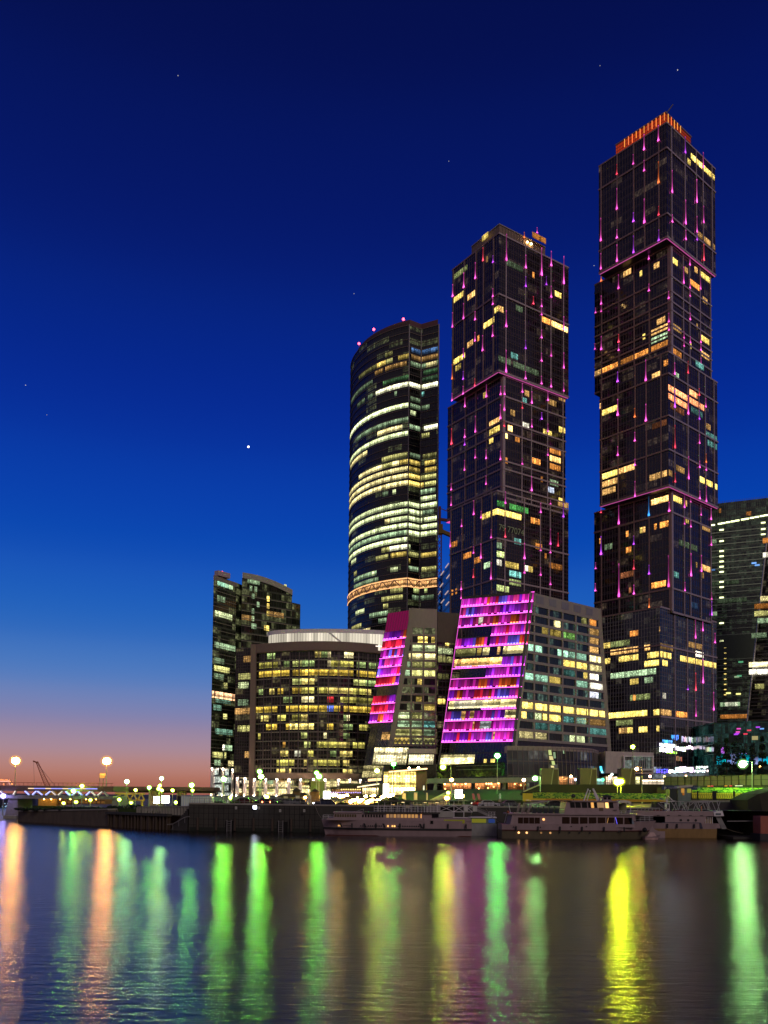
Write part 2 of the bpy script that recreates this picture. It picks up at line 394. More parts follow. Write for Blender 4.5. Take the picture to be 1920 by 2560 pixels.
# ------------------------------------------------------------------ land
def P2(px, y, py=2050): q = pt(px, py, y); return V((q.x, q.y, 0))
Q = [P2(45, 208), P2(270, 182), P2(425, 167), P2(472, 164), P2(800, 161), P2(1300, 160), P2(1650, 158), P2(1950, 152), V((300, 130, 0))]
def gz(y): return 4.9 if y < 185 else min(6.4, 4.9 + (y - 185) / 60 * 1.5)
def ground(name, front, back, z0, z1, mat):
    mb = MB(); n = len(front)
    for i in range(n - 1):
        a, b = front[i], front[i + 1]; c, d = back[i + 1], back[i]
        mb.quad((a.x, a.y, z0), (b.x, b.y, z0), (c.x, c.y, z1), (d.x, d.y, z1))
    return struct(mb.build(name, mat))
fr_ = Q[3:]; bk = [V((p.x * 185 / p.y, 185, 0)) for p in fr_[:-1]] + [V((420, 185, 0))]
ground("embankment_road", [p + V((0, .9, 0)) for p in fr_], bk, 4.9, 4.9, ASPH)
bk2 = [V((p.x * 245 / 185, 245, 0)) for p in bk[:-1]] + [V((560, 245, 0))]
ground("sloping_ground", bk, bk2, 4.904, 6.4, PAVE)
bk3 = [V((-900, 4500, 0))] + [V((p.x * 14, 4500, 0)) for p in bk2[1:-1]] + [V((6500, 4500, 0))]
ground("city_ground", bk2, bk3, 6.4, 6.4, ASPH)
# low river terrace by the bridge
low_f = [Q[0] + V((0, 1, 0)), Q[1] + V((0, 1, 0)), Q[2] + V((0, 1, 0)), Q[3] + V((-.6, 1, 0))]
low_b = [V((-205, 700, 0)), V((-160, 700, 0)), V((-140, 700, 0)), V((-100, 700, 0))]
ground("river_terrace_ground", low_f, low_b, 2.9, 2.9, PAVE)
# far shore beyond the bridge
mb = MB(); mb.quad((-420, 414, .9), (-150, 414, .9), (-150, 899, .9), (-420, 899, .9)); struct(mb.build('far_quay_ground', ASPH))
mb = MB(); mb.quad((-1500, 900, 1.0), (600, 900, 1.0), (1200, 4500, 3.0), (-3000, 4500, 3.0)); struct(mb.build("far_shore_ground", ASPH))
# ------------------------------------------------------------------ the two square towers of shifted blocks
def corner(C1, ul, ur, b, px, y): return plan_px(px, y, C1 + ul * b, ur)

def block(root, mat, C, ul, ur, lpx, rpx, yref, z0, z1, majL, majR, hb, fh, pillar=0, mul=MUL, big=MUL_BIG, minor=1.5, name="glass_block", bw=.75):
    Lp = plan_px(lpx, yref, C, ul); Rp = plan_px(rpx, yref, C, ur); Bk = Lp + (Rp - C)
    mb = MB(); mb.prism([C, Rp, Bk, Lp], z0, z1, fh); mb.build(name, mat, root)
    fl = Face(Lp + Z * z0, C - Lp, Z, (C - Lp).length, z1 - z0, fh); frr = Face(C + Z * z0, Rp - C, Z, (Rp - C).length, z1 - z0, fh)
    g = MB(); BM = {id(fl): MB(), id(frr): MB()}
    for f, maj in ((fl, majL), (frr, majR)):
        f.step = minor; bgm = BM[id(f)]
        k = int(f.w / minor)
        for i in range(1, k + 1):
            if i * minor < f.w - .3: f.vbar(g, i * minor, 0, f.h, .13, .16)
        v = f.fh
        while v < f.h - .5: f.hbar(g, 0, f.w, v, .14, .1); v += f.fh
        for x in maj:
            u = f.u_at(x, f.h / 2); u = max(.25, min(f.w - .25, u)); f.maj.append(u); f.vbar(bgm, u, 0, f.h, .55, .42)
        for y in hb:
            z = zat(0, y, C) - z0
            if .5 < z < f.h - .5: f.hbar(bgm, -.2 if f is frr else 0, f.w + (.2 if f is fl else 0), z, bw, .46)
        f.hbar(bgm, 0, f.w, .45, .9, .3); f.hbar(bgm, 0, f.w, f.h - .35, .7, .3)
    if pillar:
        for f, u in ((fl, fl.w - pillar / 2), (frr, pillar / 2)): f.vbar(BM[id(f)], u, 0, f.h, pillar, .3)
    g.build("mullion_grid", mul, root); BM[id(fl)].build("facade_mullions", big, root); BM[id(frr)].build("facade_mullions", plain("lit_side_fascia", (.44, .35, .37), .5, metal=.2, var=.12), root)  # right faces: lighter fascia copy, the light on that side put in its colour
    cap = MB(); cap.prism([C + (Bk - C) * .02, Rp + (Lp - Rp) * .02, Bk + (C - Bk) * .02, Lp + (Rp - Lp) * .02], z1, z1 + .5); cap.build("roof_deck", ROOFM, root)
    return fl, frr, (C, Rp, Bk, Lp)

def zoomed(ox, oy, s):
    return lambda x, y=0: (ox + x / s, oy + y / s)
CK = dict(m=MAG, r=RED, p=PUR, o=ORG, b=SKB)
def drops(root, zf, fl, fr, Ls, Rs):
    for face, lst in ((fl, Ls), (fr, Rs)):
        for x, a, b, c in lst:
            X, A = zf(x, a); _x, B = zf(x, b); drop(face, root, X, A, B, CK[c], gain=rnd.uniform(.55, 1.25), wide=rnd.uniform(.34, .46))
def rooms(R_, zf, face, lst):
    for x0, yb, x1, col, k, *st in lst:
        X0, Y = zf(x0, yb); X1, _y = zf(x1, yb); R_.px(face, X0, Y, X1, col, k, *(st or [1]))

G_T = glass("violet_black_glass", (.010, .007, .014), (.9, .62, .4), .05, .12, cell=6.0)
# ---- tallest tower
T1 = V((0, 0, 0)); c1 = P2(1667, 380, 450); ul, ur = V((-.654, .757, 0)), V((.757, .654, 0))
t1 = thing("glass_tower", "tallest dark glass tower of shifted blocks with pink light drops and a red lit crown", "tower", (c1.x, c1.y, 6.4))
za, zb, zc, zd = (zat(0, y, c1) for y in (304.5, 594, 878, 1216.7))
C2 = corner(c1, ul, ur, 1.5, 1677, 750); C3 = corner(c1, ul, ur, -.4, 1671, 1040); C4 = corner(c1, ul, ur, 1.5, 1679, 1380); C5 = corner(c1, ul, ur, 2.4, 1651, 1720)
ze = zat(0, 1515, C5)
z3, z4, z5, z6 = zoomed(1460, 260, 4.608), zoomed(1460, 660, 4.608), zoomed(1460, 1080, 4.608), zoomed(1450, 1450, 3.53)
X = lambda zf, xs: [zf(x)[0] for x in xs]; Y = lambda zf, ys: [zf(0, y)[1] for y in ys]
b1l, b1r, pl1 = block(t1, G_T, c1, ul, ur, 1497, 1788.5, 550, zb, za, X(z3, [200, 385, 575, 700, 865]), X(z3, [1005, 1160, 1290, 1368, 1472]), Y(z3, [505, 1260]), 3.9)
b2l, b2r, _ = block(t1, G_T, C2, ul, ur, 1486.5, 1778.5, 800, zc - 3, zb, X(z3, [205, 405, 580, 755]), X(z3, [1140, 1213, 1335, 1455]), Y(z4, [140, 310, 430, 525, 700, 800, 930]), 3.9, pillar=1.5)
b3l, b3r, _ = block(t1, G_T, C3, ul, ur, 1499, 1793.5, 1040, zd, zc, X(z4, [205, 395, 592, 720, 890]), X(z4, [1037, 1192, 1320, 1395, 1495]), Y(z4, [1260, 1745]) + Y(z5, [200]), 3.9)
b4l, b4r, _ = block(t1, G_T, C4, ul, ur, 1485.5, 1778, 1380, ze - 2, zd, X(z5, [203, 408, 580, 755]), X(z5, [1150, 1222, 1342, 1458]), Y(z5, [925, 1800]), 3.9, pillar=1.2)
G_P = glass("podium_glass", (.02, .018, .028), (.8, .7, .5), .05, .16)
b5l, b5r, _ = block(t1, G_P, C5, ul, ur, 1506, 1792, 1720, 6.2, ze, [], X(z6, [835, 945, 1015, 1080, 1172]), Y(z6, [575, 1205]), 3.7, mul=MUL_GREY)
# crown: screen of red lit slats with amber strips
zc0, zc1 = za + .5, zat(0, 279, c1 + (ur + ul) * 1.0)
cc = c1 + (ul + ur) * 1.0; cl = plan_px(1538, 360, cc, ul); cr = plan_px(1729, 330, cc, ur)
mb = MB(); mb.prism([cc + (ul + ur) * .5, cr + ul * .5, cl + (cr - cc), cl + ur * .5], zc0, zc1 - .3); crown = mb.build("roof_crown", emit("red_lit_screen", (.75, .06, .018), .5), t1)
mb = MB(); mb.prism([cc, cr, cl + (cr - cc), cl], zc1 - .3, zc1 + .35); mb.build("crown_coping", MUL_BIG, crown)
for f, a0, a1, k in ((Face(cl + Z * zc0, cc - cl, Z, (cc - cl).length, zc1 - zc0), .2, .98, 11), (Face(cc + Z * zc0, cr - cc, Z, (cr - cc).length, zc1 - zc0), .08, .55, 5)):
    g = MB()
    for i in range(30): f.vbar(g, f.w * (i + .5) / 30, 0, f.h - .3, .12, .1)
    for q in (.3, .6, .9): f.hbar(g, 0, f.w, f.h * q, .12, .12)
    g.build("crown_slats", MUL_DARK, crown)
    for i in range(k):
        u = f.w * (a0 + (a1 - a0) * i / (k - 1)); m = MB(); hh = f.h * rnd.uniform(.6, .95)
        m.box(f.p(u - .16, f.h - hh, .1), f.U * .24, f.n * .2, Z * hh * .93, (1.0, .42, .1)); b = m
        b.c = [tuple(c * rnd.uniform(.9, 1.7) for c in (1.0, .30, .07))] * 8; b.build("crown_light", GLOW, crown)
m = MB(); a = c1 + (ul + ur) * 3 + Z * zc1; m.bar(a, a + V((3.5, -2, 4.2)), .35); m.bar(a + V((0, 0, -2)), a + V((0, 0, .6)), .5); m.build("roof_davit", STEEL, t1)
drops(t1, z3, b1l, b1r, [(375, 705, 825, 'r'), (568, 590, 705, 'm'), (693, 358, 540, 'm'), (857, 255, 438, 'm'), (697, 655, 780, 'm'), (863, 670, 920, 'o'), (380, 980, 1225, 'm'), (197, 1320, 1587, 'm'), (580, 1255, 1360, 'p'), (704, 1095, 1378, 'm'), (872, 1180, 1285, 'r'), (388, 1450, 1550, 'm'), (877, 1450, 1578, 'p'), (582, 1520, 1720, 'p'), (387, 1625, 1820, 'm'), (200, 1725, 1910, 'm')],
      [(1157, 385, 572, 'p'), (1358, 558, 735, 'm'), (1010, 775, 1033, 'm'), (1290, 875, 1140, 'm'), (1172, 1120, 1398, 'm'), (1372, 1185, 1378, 'm'), (1017, 1290, 1375, 'm'), (1298, 1305, 1490, 'm'), (1175, 1470, 1578, 'm'), (1300, 1500, 1580, 'p'), (1382, 1630, 1815, 'r')])
drops(t1, z3, b2l, b2r, [(748, 1690, 1798, 'm'), (404, 1970, 2135, 'm'), (200, 1930, 2050, 'o')], [(1212, 1735, 1865, 'm'), (1142, 1885, 2075, 'm'), (1213, 2030, 2130, 'm'), (1332, 1980, 2140, 'm')])
drops(t1, z4, b2l, b2r, [(752, 235, 318, 'm'), (982, 320, 403, 'm'), (204, 370, 468, 'm'), (205, 480, 555, 'm'), (140, 510, 568, 'm'), (984, 570, 675, 'm'), (985, 695, 770, 'm'), (207, 835, 993, 'm'), (410, 812, 905, 'r'), (410, 925, 1000, 'm'), (132, 920, 988, 'm')],
      [(1216, 305, 382, 'm'), (1217, 573, 650, 'm'), (1149, 790, 866, 'm'), (1220, 845, 918, 'm'), (1341, 825, 915, 'm'), (1150, 882, 960, 'm'), (1341, 930, 1004, 'm'), (1342, 1090, 1185, 'm')])
drops(t1, z4, b3l, b3r, [(396, 1245, 1362, 'p'), (722, 1105, 1350, 'm'), (395, 1560, 1750, 'm'), (591, 1665, 1770, 'o'), (720, 1615, 1815, 'm'), (592, 1940, 2045, 'm')],
      [(1037, 1145, 1278, 'm'), (1191, 1125, 1265, 'r'), (1035, 1460, 1655, 'p'), (1192, 1520, 1735, 'm'), (1320, 1440, 1520, 'r'), (1395, 1555, 1655, 'm'), (1320, 1695, 1795, 'p'), (1037, 1860, 2125, 'r'), (1321, 1970, 2072, 'm')])
drops(t1, z5, b3l, b3r, [(396, 170, 275, 'm'), (592, 315, 390, 'm'), (591, 570, 752, 'm')], [(1193, 285, 545, 'm'), (1397, 255, 355, 'o'), (1320, 338, 412, 'm'), (1398, 370, 446, 'm'), (1037, 475, 580, 'r'), (1398, 625, 808, 'm'), (1321, 682, 773, 'm')])
drops(t1, z5, b4l, b4r, [(205, 890, 932, 'r'), (408, 825, 1065, 'm'), (756, 715, 970, 'b'), (988, 810, 918, 'm'), (200, 1205, 1418, 'p'), (577, 1200, 1300, 'p'), (575, 1480, 1585, 'r'), (140, 1505, 1580, 'm'), (752, 1535, 1642, 'p'), (401, 1520, 1905, 'm'), (573, 1765, 1872, 'm'), (981, 1420, 1788, 'm'), (748, 1925, 2027, 'o'), (137, 1745, 1835, 'm')],
      [(1155, 720, 880, 'm'), (1226, 755, 815, 'm'), (1345, 885, 965, 'm'), (1463, 885, 1017, 'm'), (1153, 990, 1068, 'm'), (1225, 1025, 1100, 'm'), (1459, 1210, 1310, 'm'), (1221, 1400, 1662, 'm'), (1339, 1420, 1610, 'm'), (1147, 1730, 1832, 'm'), (1455, 1850, 1930, 'm'), (1452, 1950, 2110, 'p')])
drops(t1, z6, b5l, b5r, [], [(1022, 310, 520, 'm'), (1090, 325, 455, 'm'), (1184, 470, 558, 'm'), (945, 930, 970, 'p'), (1016, 820, 978, 'r'), (1084, 700, 912, 'm'), (1012, 1060, 1205, 'm'), (1173, 990, 1150, 'm'), (1075, 1430, 1490, 'o'), (1165, 1490, 1635, 'm')])
r1 = Rooms()
rooms(r1, z3, b1r, [(1185, 660, 1230, YEL, .8), (1230, 690, 1330, YEL, 2.6), (1330, 745, 1420, YEL, 2.6), (1420, 815, 1505, YEL, 1.6), (1310, 1560, 1370, WARM, .5), (1380, 1605, 1460, WARM, .7), (1465, 1690, 1505, WARM, .3)])
rooms(r1, z3, b2l, [(455, 1995, 553, WARM, 1.0), (655, 2000, 685, YEL, 1.2), (790, 1950, 870, WARM, 1.2)])
rooms(r1, z3, b2r, [(1010, 1890, 1088, YEL, 1.7), (1150, 1990, 1190, WARM, .5), (1275, 1920, 1310, WARM, 1.0), (1335, 1990, 1450, YEL, 1.5)])
rooms(r1, z4, b2l, [(848, 715, 928, WARM, 1.0), (780, 845, 965, WARM, 1.2), (678, 885, 705, YEL, 1.6), (768, 935, 965, GRN, 1.0), (595, 1160, 742, ORA, 1.1), (780, 1080, 970, ORA, .7), (435, 1210, 570, ORA, .35), (135, 1365, 202, WARM, .8), (220, 1318, 402, ORA, 1.3)])
rooms(r1, z4, b2r, [(1220, 280, 1325, ORA, 1.4), (1370, 415, 1420, WARM, .6), (1020, 775, 1120, WARM, .6), (1285, 770, 1315, WARM, .35), (1340, 850, 1445, YEL, 1.5), (1225, 1000, 1245, YEL, 1.3), (1025, 1045, 1120, ORA, .6), (1345, 1115, 1450, WARM, 1.2)])
rooms(r1, z4, b3l, [(770, 1325, 870, WARM, 1.1), (218, 1728, 395, YEL, 2.4), (182, 1735, 202, WARM, .8), (930, 1232, 972, ORA, .9), (800, 1930, 968, DORA, .12)])
rooms(r1, z4, b3r, [(980, 1530, 1090, DORA, 2.4), (1090, 1530, 1185, DORA, 2.8), (980, 1600, 1185, DORA, 2.2), (1205, 1530, 1300, DORA, 2.4), (1205, 1600, 1385, DORA, 1.7), (1000, 1690, 1150, DORA, .25), (1060, 1340, 1090, GRN, .6), (1290, 1210, 1385, TEAL, .5), (1230, 1760, 1370, TEAL, .16), (1400, 1930, 1460, WARM, .45), (1400, 2050, 1530, TEAL, .25)])  # orange rows: a billboard's reflection in the glass, painted as glowing rooms
rooms(r1, z5, b3l, [(218, 575, 392, YEL, 2.0), (412, 530, 590, WARM, 1.7), (222, 660, 392, WARM, 1.1), (222, 785, 380, WARM, .7), (740, 620, 880, WARM, .7), (905, 575, 970, WARM, .9)])
rooms(r1, z5, b3r, [(1060, 510, 1160, WARM, .4), (1325, 615, 1390, YEL, 1.9), (1405, 650, 1485, YEL, 1.9), (1495, 690, 1535, YEL, 1.7), (1420, 160, 1535, TEAL, .3), (980, 560, 1010, WARM, .5)])
rooms(r1, z5, b4l, [(770, 873, 980, WARM, 2.6), (495, 1220, 528, ORA, 1.2), (632, 1190, 650, YEL, 1.3), (685, 1180, 712, WARM, 1.4), (810, 1150, 850, ORA, 1.5), (862, 1135, 960, ORA, 1.5), (475, 1415, 555, ORA, 1.1), (430, 1690, 565, DORA, .35), (790, 1825, 940, ORA, 1.7), (510, 1870, 560, DORA, .35), (175, 1300, 195, ORA, .7), (230, 1420, 320, GRN, .2)])
rooms(r1, z5, b4r, [(1022, 835, 1130, YEL, 1.9), (1160, 885, 1190, WARM, .9), (1360, 1140, 1455, WARM, .5), (1170, 1080, 1205, YEL, .8), (1285, 1590, 1305, WARM, .4), (1345, 1605, 1445, WARM, 1.1), (1085, 1320, 1200, GRN, .12), (1225, 1340, 1310, GRN, .1), (1035, 1690, 1100, TEAL, .35), (1340, 1690, 1375, WARM, .2), (1230, 2050, 1310, BLU, .1)])
rooms(r1, z6, b5l, [(430, 490, 520, ORA, .9), (700, 500, 712, WARM, .5), (205, 598, 262, YEL, 1.2), (280, 590, 435, LIME, .3), (275, 660, 440, WARM, 1.2), (450, 645, 528, WARM, 1.3), (560, 632, 618, WARM, 1.7), (210, 765, 262, YEL, 1.5), (350, 745, 438, YEL, 1.3), (450, 725, 528, YEL, 1.5), (590, 705, 710, YEL, 1.6), (565, 780, 710, YEL, 2.4), (270, 880, 480, GRN, .9), (480, 860, 665, GRN, 1.0), (435, 955, 530, YEL, .8), (580, 900, 640, GRN, .5), (450, 1060, 620, LIME, .3), (455, 1115, 485, ORA, 1.3), (250, 1235, 430, YEL, 2.6), (440, 1200, 520, YEL, 1.6), (520, 1190, 605, YEL, 2.4), (640, 1190, 700, YEL, 1.6), (320, 1290, 480, LIME, .3), (430, 1350, 480, YEL, 1.1), (510, 1345, 608, YEL, 1.7), (680, 1340, 712, YEL, 1.0), (340, 1410, 420, WARM, .8)])
rooms(r1, z6, b5r, [(715, 700, 805, YEL, 1.5), (880, 725, 940, YEL, 1.7), (948, 735, 1012, YEL, 1.7), (1022, 755, 1080, YEL, 1.5), (1088, 765, 1200, YEL, 1.5), (1018, 680, 1083, WHT, 2.6), (720, 775, 780, YEL, 1.8), (715, 1180, 805, WARM, .9), (840, 1195, 938, ORA, 1.5), (955, 575, 1080, WARM, .4), (715, 600, 820, WARM, .25), (730, 1090, 760, WHT, .5)])
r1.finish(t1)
# soffits under the jutting blocks are lit by magenta strips
def soffit_light(root, f, u0, u1, v=-.25, k=.5):
    m = MB(); m.box(f.p(u0, v, -.35), f.U * (u1 - u0), f.n * .3, Z * .22, tuple(c * k for c in (1, .16, .6))); m.build("soffit_light", GLOW, root)
for f in (b1l, b1r, b3l, b3r): soffit_light(t1, f, .4, f.w - .4)
# advertising lights mirrored in the lowest podium storeys, painted as coloured glowing marks
def mirrored_sign_rows(root, face, zf, rows):
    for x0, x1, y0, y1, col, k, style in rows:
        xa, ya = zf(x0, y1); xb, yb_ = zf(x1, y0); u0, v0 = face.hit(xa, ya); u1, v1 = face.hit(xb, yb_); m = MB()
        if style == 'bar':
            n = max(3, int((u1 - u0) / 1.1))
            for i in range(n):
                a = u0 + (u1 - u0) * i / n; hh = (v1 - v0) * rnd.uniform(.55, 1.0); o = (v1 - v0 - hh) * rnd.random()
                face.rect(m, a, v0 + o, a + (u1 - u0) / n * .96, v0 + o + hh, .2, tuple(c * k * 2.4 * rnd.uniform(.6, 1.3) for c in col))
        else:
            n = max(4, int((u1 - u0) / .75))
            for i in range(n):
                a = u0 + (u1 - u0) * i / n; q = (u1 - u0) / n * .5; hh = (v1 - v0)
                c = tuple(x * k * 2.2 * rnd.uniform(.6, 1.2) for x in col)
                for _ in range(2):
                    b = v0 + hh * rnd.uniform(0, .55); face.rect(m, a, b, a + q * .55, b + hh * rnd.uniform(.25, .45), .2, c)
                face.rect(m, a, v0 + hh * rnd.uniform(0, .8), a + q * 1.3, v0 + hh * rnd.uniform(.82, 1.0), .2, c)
        m.build("sign_or_reflection", GLOW, root)
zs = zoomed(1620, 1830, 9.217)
mirrored_sign_rows(t1, b5r, zs, [(1090, 1530, 90, 230, (1, .97, 1), 2.0, 'bar'), (770, 1050, 120, 245, (.85, .85, 1), .8, 'txt'), (330, 560, 190, 270, (.1, .5, 1), 1.3, 'txt'), (535, 700, 70, 180, (.08, .3, 1), 1.3, 'txt'),
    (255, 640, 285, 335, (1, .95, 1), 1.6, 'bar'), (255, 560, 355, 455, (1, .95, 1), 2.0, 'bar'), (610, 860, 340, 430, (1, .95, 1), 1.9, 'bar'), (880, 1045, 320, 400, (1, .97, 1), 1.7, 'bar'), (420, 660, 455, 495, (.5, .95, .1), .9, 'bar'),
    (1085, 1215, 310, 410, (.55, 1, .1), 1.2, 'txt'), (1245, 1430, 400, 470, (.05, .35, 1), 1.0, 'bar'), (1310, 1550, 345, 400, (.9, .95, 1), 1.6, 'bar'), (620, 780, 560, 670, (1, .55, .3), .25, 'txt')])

# ---- second square tower
c2 = P2(1246.6, 385, 750); vl, vr = V((-.561, .828, 0)), V((.828, .561, 0))
t2 = thing("glass_tower", "dark glass tower of three shifted blocks with pink light drops, second in height", "tower", (c2.x, c2.y, 6.4))
y1, y2 = zoomed(1100, 530, 4.706), zoomed(1100, 950, 4.0206)
za, zb = zat(0, 581, c2), zat(0, 929, c2); D2 = corner(c2, vl, vr, 1.2, 1257, 1060); D3 = corner(c2, vl, vr, 1.0, 1242, 1360); zc = zat(0, 1224.8, D3)
s1l, s1r, _ = block(t2, G_T, c2, vl, vr, 1129.7, 1421.5, 800, zb, za, X(y1, [155, 285, 422, 512, 630]), X(y1, [772, 1000, 1187, 1300, 1448]), Y(y1, [965]), 3.9)
s2l, s2r, _ = block(t2, G_T, D2, vl, vr, 1119, 1413.5, 1120, zc - 3, zb, X(y2, [122, 255, 362, 472]), X(y2, [820, 915, 1077, 1232]), Y(y2, [160, 410, 520, 810, 890, 1060]), 3.9, pillar=1.3)
s3l, s3r, _ = block(t2, G_T, D3, vl, vr, 1124.5, 1421, 1370, 6.2, zc, X(y2, [105, 218, 340, 415, 518]), X(y2, [645, 840, 1003, 1102, 1232]), Y(y2, [1590, 2000]), 3.9, mul=MUL, big=MUL_BIG)
# left part of block 2 hangs lower
Lq = plan_px(1117, 1270, D2, vl); Rq = plan_px(1131, 1270, D2, vl); m = MB(); m.prism([Rq, Rq + vr * 12, Lq + vr * 12, Lq], zat(0, 1306, Lq), zc - 3, 3.9); m.build("hanging_bay", G_T, t2)
pc = c2 + (vl + vr) * 2.2; pl_ = plan_px(1179, 630, pc, vl); pr_ = plan_px(1363, 590, pc, vr); zp = zat(0, 562, pc)
m = MB(); m.prism([pc, pr_, pl_ + (pr_ - pc), pl_], za + .5, zp, 3.9); pent = m.build("roof_penthouse", STONE_BROWN, t2)
m = MB(); m.prism([pc - (vl + vr) * .3, pr_ - vl * .3, pl_ + (pr_ - pc), pl_ - vr * .3], zp, zp + .5); m.build("penthouse_coping", MUL_GREY, pent)
fp = Face(pc + Z * (za + .5), pr_ - pc, Z, (pr_ - pc).length, zp - za)
g = MB()
for i in range(1, 16): fp.vbar(g, fp.w * i / 16, 0, fp.h - .6, .15, .1)
g.build("penthouse_ribs", MUL_DARK, pent)
for x, k in ((1316, 30.), (1325.5, 45.)):
    u = fp.u_at(x, fp.h * .6); m = MB(); m.ball(fp.p(u, fp.h * .55, .7), .42); m.build("flood_lamp", emit("amber_flood_%d" % k, (1, .62, .22), k), t2)
for a, b, c in ((1341, 578, MAG), (1309, 590, ORG)): drop(fp, t2, a, b - 8, b + 6, c)
m = MB(); m.cbox(pc + (vl + vr) * 6 + Z * zp, 5, 4, 2.2, .6); m.cbox(pc + vl * 5 + vr * 16 + Z * zp, 4, 4, 2.6, .6); m.build("roof_plant", STEEL, t2)
drops(t2, y1, s1l, s1r, [(153, 860, 1003, 'm'), (286, 720, 897, 'm'), (423, 600, 790, 'm'), (514, 425, 580, 'r'), (630, 520, 600, 'p'), (630, 905, 1003, 'm'), (628, 1020, 1095, 'm'), (283, 1080, 1265, 'm'), (421, 1175, 1275, 'm'), (150, 1190, 1365, 'm'), (419, 1420, 1525, 'm'), (627, 1340, 1470, 'm'), (509, 1455, 1640, 'm'), (281, 1610, 1710, 'm'), (279, 1880, 1975, 'p'), (417, 1965, 2055, 'r'), (146, 1800, 1975, 'o'), (277, 2055, 2150, 'm'), (145, 2140, 2230, 'm')],
      [(774, 265, 580, 'm'), (999, 510, 665, 'm'), (1187, 425, 752, 'm'), (1299, 465, 640, 'm'), (1447, 525, 850, 'm'), (1000, 765, 885, 'p'), (1299, 875, 1010, 'm'), (1186, 1030, 1120, 'm'), (1187, 1145, 1218, 'm'), (772, 1165, 1358, 'm'), (1448, 1235, 1390, 'm'), (1186, 1392, 1488, 'm'), (1000, 1515, 1615, 'p'), (1187, 1665, 1762, 'm'), (1300, 1560, 1705, 'm'), (1449, 1660, 1845, 'm'), (772, 1630, 1892, 'm'), (1001, 1880, 1970, 'm'), (1187, 1935, 2030, 'm'), (1300, 1970, 2065, 'm'), (1448, 2015, 2115, 'm'), (1090, 1000, 1090, 'r'), (1243, 765, 865, 'p')])
drops(t2, y2, s2l, s2r, [(477, 15, 175, 'm'), (257, 155, 275, 'm'), (362, 365, 530, 'm'), (253, 500, 583, 'm'), (252, 595, 660, 'p'), (124, 490, 650, 'r'), (359, 700, 790, 'm'), (470, 705, 795, 'm'), (249, 810, 915, 'm'), (467, 965, 1055, 'm'), (119, 1045, 1110, 'm'), (118, 1175, 1265, 'm'), (617, 65, 152, 'm'), (615, 250, 395, 'm'), (615, 715, 805, 'm')],
      [(642, 65, 152, 'm'), (640, 170, 310, 'm'), (638, 412, 470, 'r'), (824, 40, 130, 'm'), (918, 120, 240, 'm'), (1079, 120, 212, 'm'), (822, 228, 290, 'r'), (1077, 445, 525, 'm'), (916, 400, 478, 'm'), (1076, 700, 762, 'm'), (820, 790, 852, 'm'), (911, 970, 1118, 'm'), (1015, 330, 400, 'p')])
drops(t2, y2, s3l, s3r, [(343, 1215, 1360, 'm'), (420, 1320, 1390, 'm'), (221, 1408, 1478, 'm'), (518, 1505, 1593, 'm'), (103, 1530, 1683, 'm'), (335, 1680, 1748, 'm'), (412, 1650, 1798, 'm'), (330, 1905, 1993, 'r'), (513, 1838, 2008, 'm'), (210, 2030, 2115, 'm'), (207, 2130, 2205, 'm')],
      [(650, 1125, 1247, 'm'), (1107, 1215, 1252, 'm'), (1008, 1240, 1338, 'm'), (1234, 1245, 1383, 'p'), (645, 1495, 1583, 'r'), (1101, 1500, 1657, 'm'), (838, 1640, 1800, 'm'), (1003, 1660, 1720, 'm'), (1100, 1680, 1740, 'm'), (836, 1840, 1945, 'm'), (998, 1885, 1965, 'm'), (1097, 1980, 2060, 'm'), (1180, 1540, 1675, 'r')])
r2 = Rooms()
rooms(r2, y1, s1l, [(495, 400, 570, YEL, 1.0), (165, 1070, 280, YEL, 1.1), (320, 1058, 408, WARM, 1.3), (175, 815, 320, LIME, .3), (515, 1360, 635, YEL, 2.0), (640, 1270, 688, YEL, 1.8), (325, 1665, 388, WARM, .7), (430, 1595, 475, ORA, 1.0), (158, 1870, 288, YEL, 1.6), (185, 1940, 245, YEL, .5), (535, 665, 570, WARM, .35)])
rooms(r2, y1, s1r, [(692, 1240, 760, WARM, 1.3), (1345, 1005, 1435, YEL, 1.7), (1193, 1310, 1290, ORA, 1.9), (1303, 1345, 1380, WARM, 4.0), (1380, 1370, 1515, WARM, 4.5), (790, 650, 960, GRN, .12), (840, 1745, 910, TEAL, .5), (690, 1800, 830, GRN, .14), (860, 1860, 1170, GRN, .14), (880, 1160, 960, GRN, .12), (1080, 770, 1100, ORA, .8)])
rooms(r2, y2, s2l, [(502, 525, 607, WARM, 1.3), (497, 612, 607, YEL, 1.5), (500, 690, 530, YEL, 1.4), (425, 245, 465, YEL, .5)])
rooms(r2, y2, s2r, [(652, 575, 690, WARM, 4.5), (690, 575, 738, WARM, 4.0), (745, 600, 800, ORA, .6), (828, 535, 893, WHT, .9), (920, 870, 1000, ORA, 1.6), (1098, 850, 1212, WARM, 2.0), (1090, 780, 1215, ORA, .7), (1100, 925, 1220, ORA, .6), (1100, 1085, 1200, GRN, .4), (1082, 1155, 1155, (.7, .8, 1), .8), (1190, 1225, 1230, YEL, 1.2), (1090, 250, 1180, WARM, .45), (1185, 210, 1260, WARM, .5), (1030, 590, 1125, YEL, 1.0), (1185, 555, 1260, YEL, 1.3), (650, 890, 670, ORA, .6), (1010, 1060, 1040, ORA, .6), (700, 370, 760, WARM, .5), (840, 215, 885, WARM, .5), (830, 275, 880, TEAL, .3)])
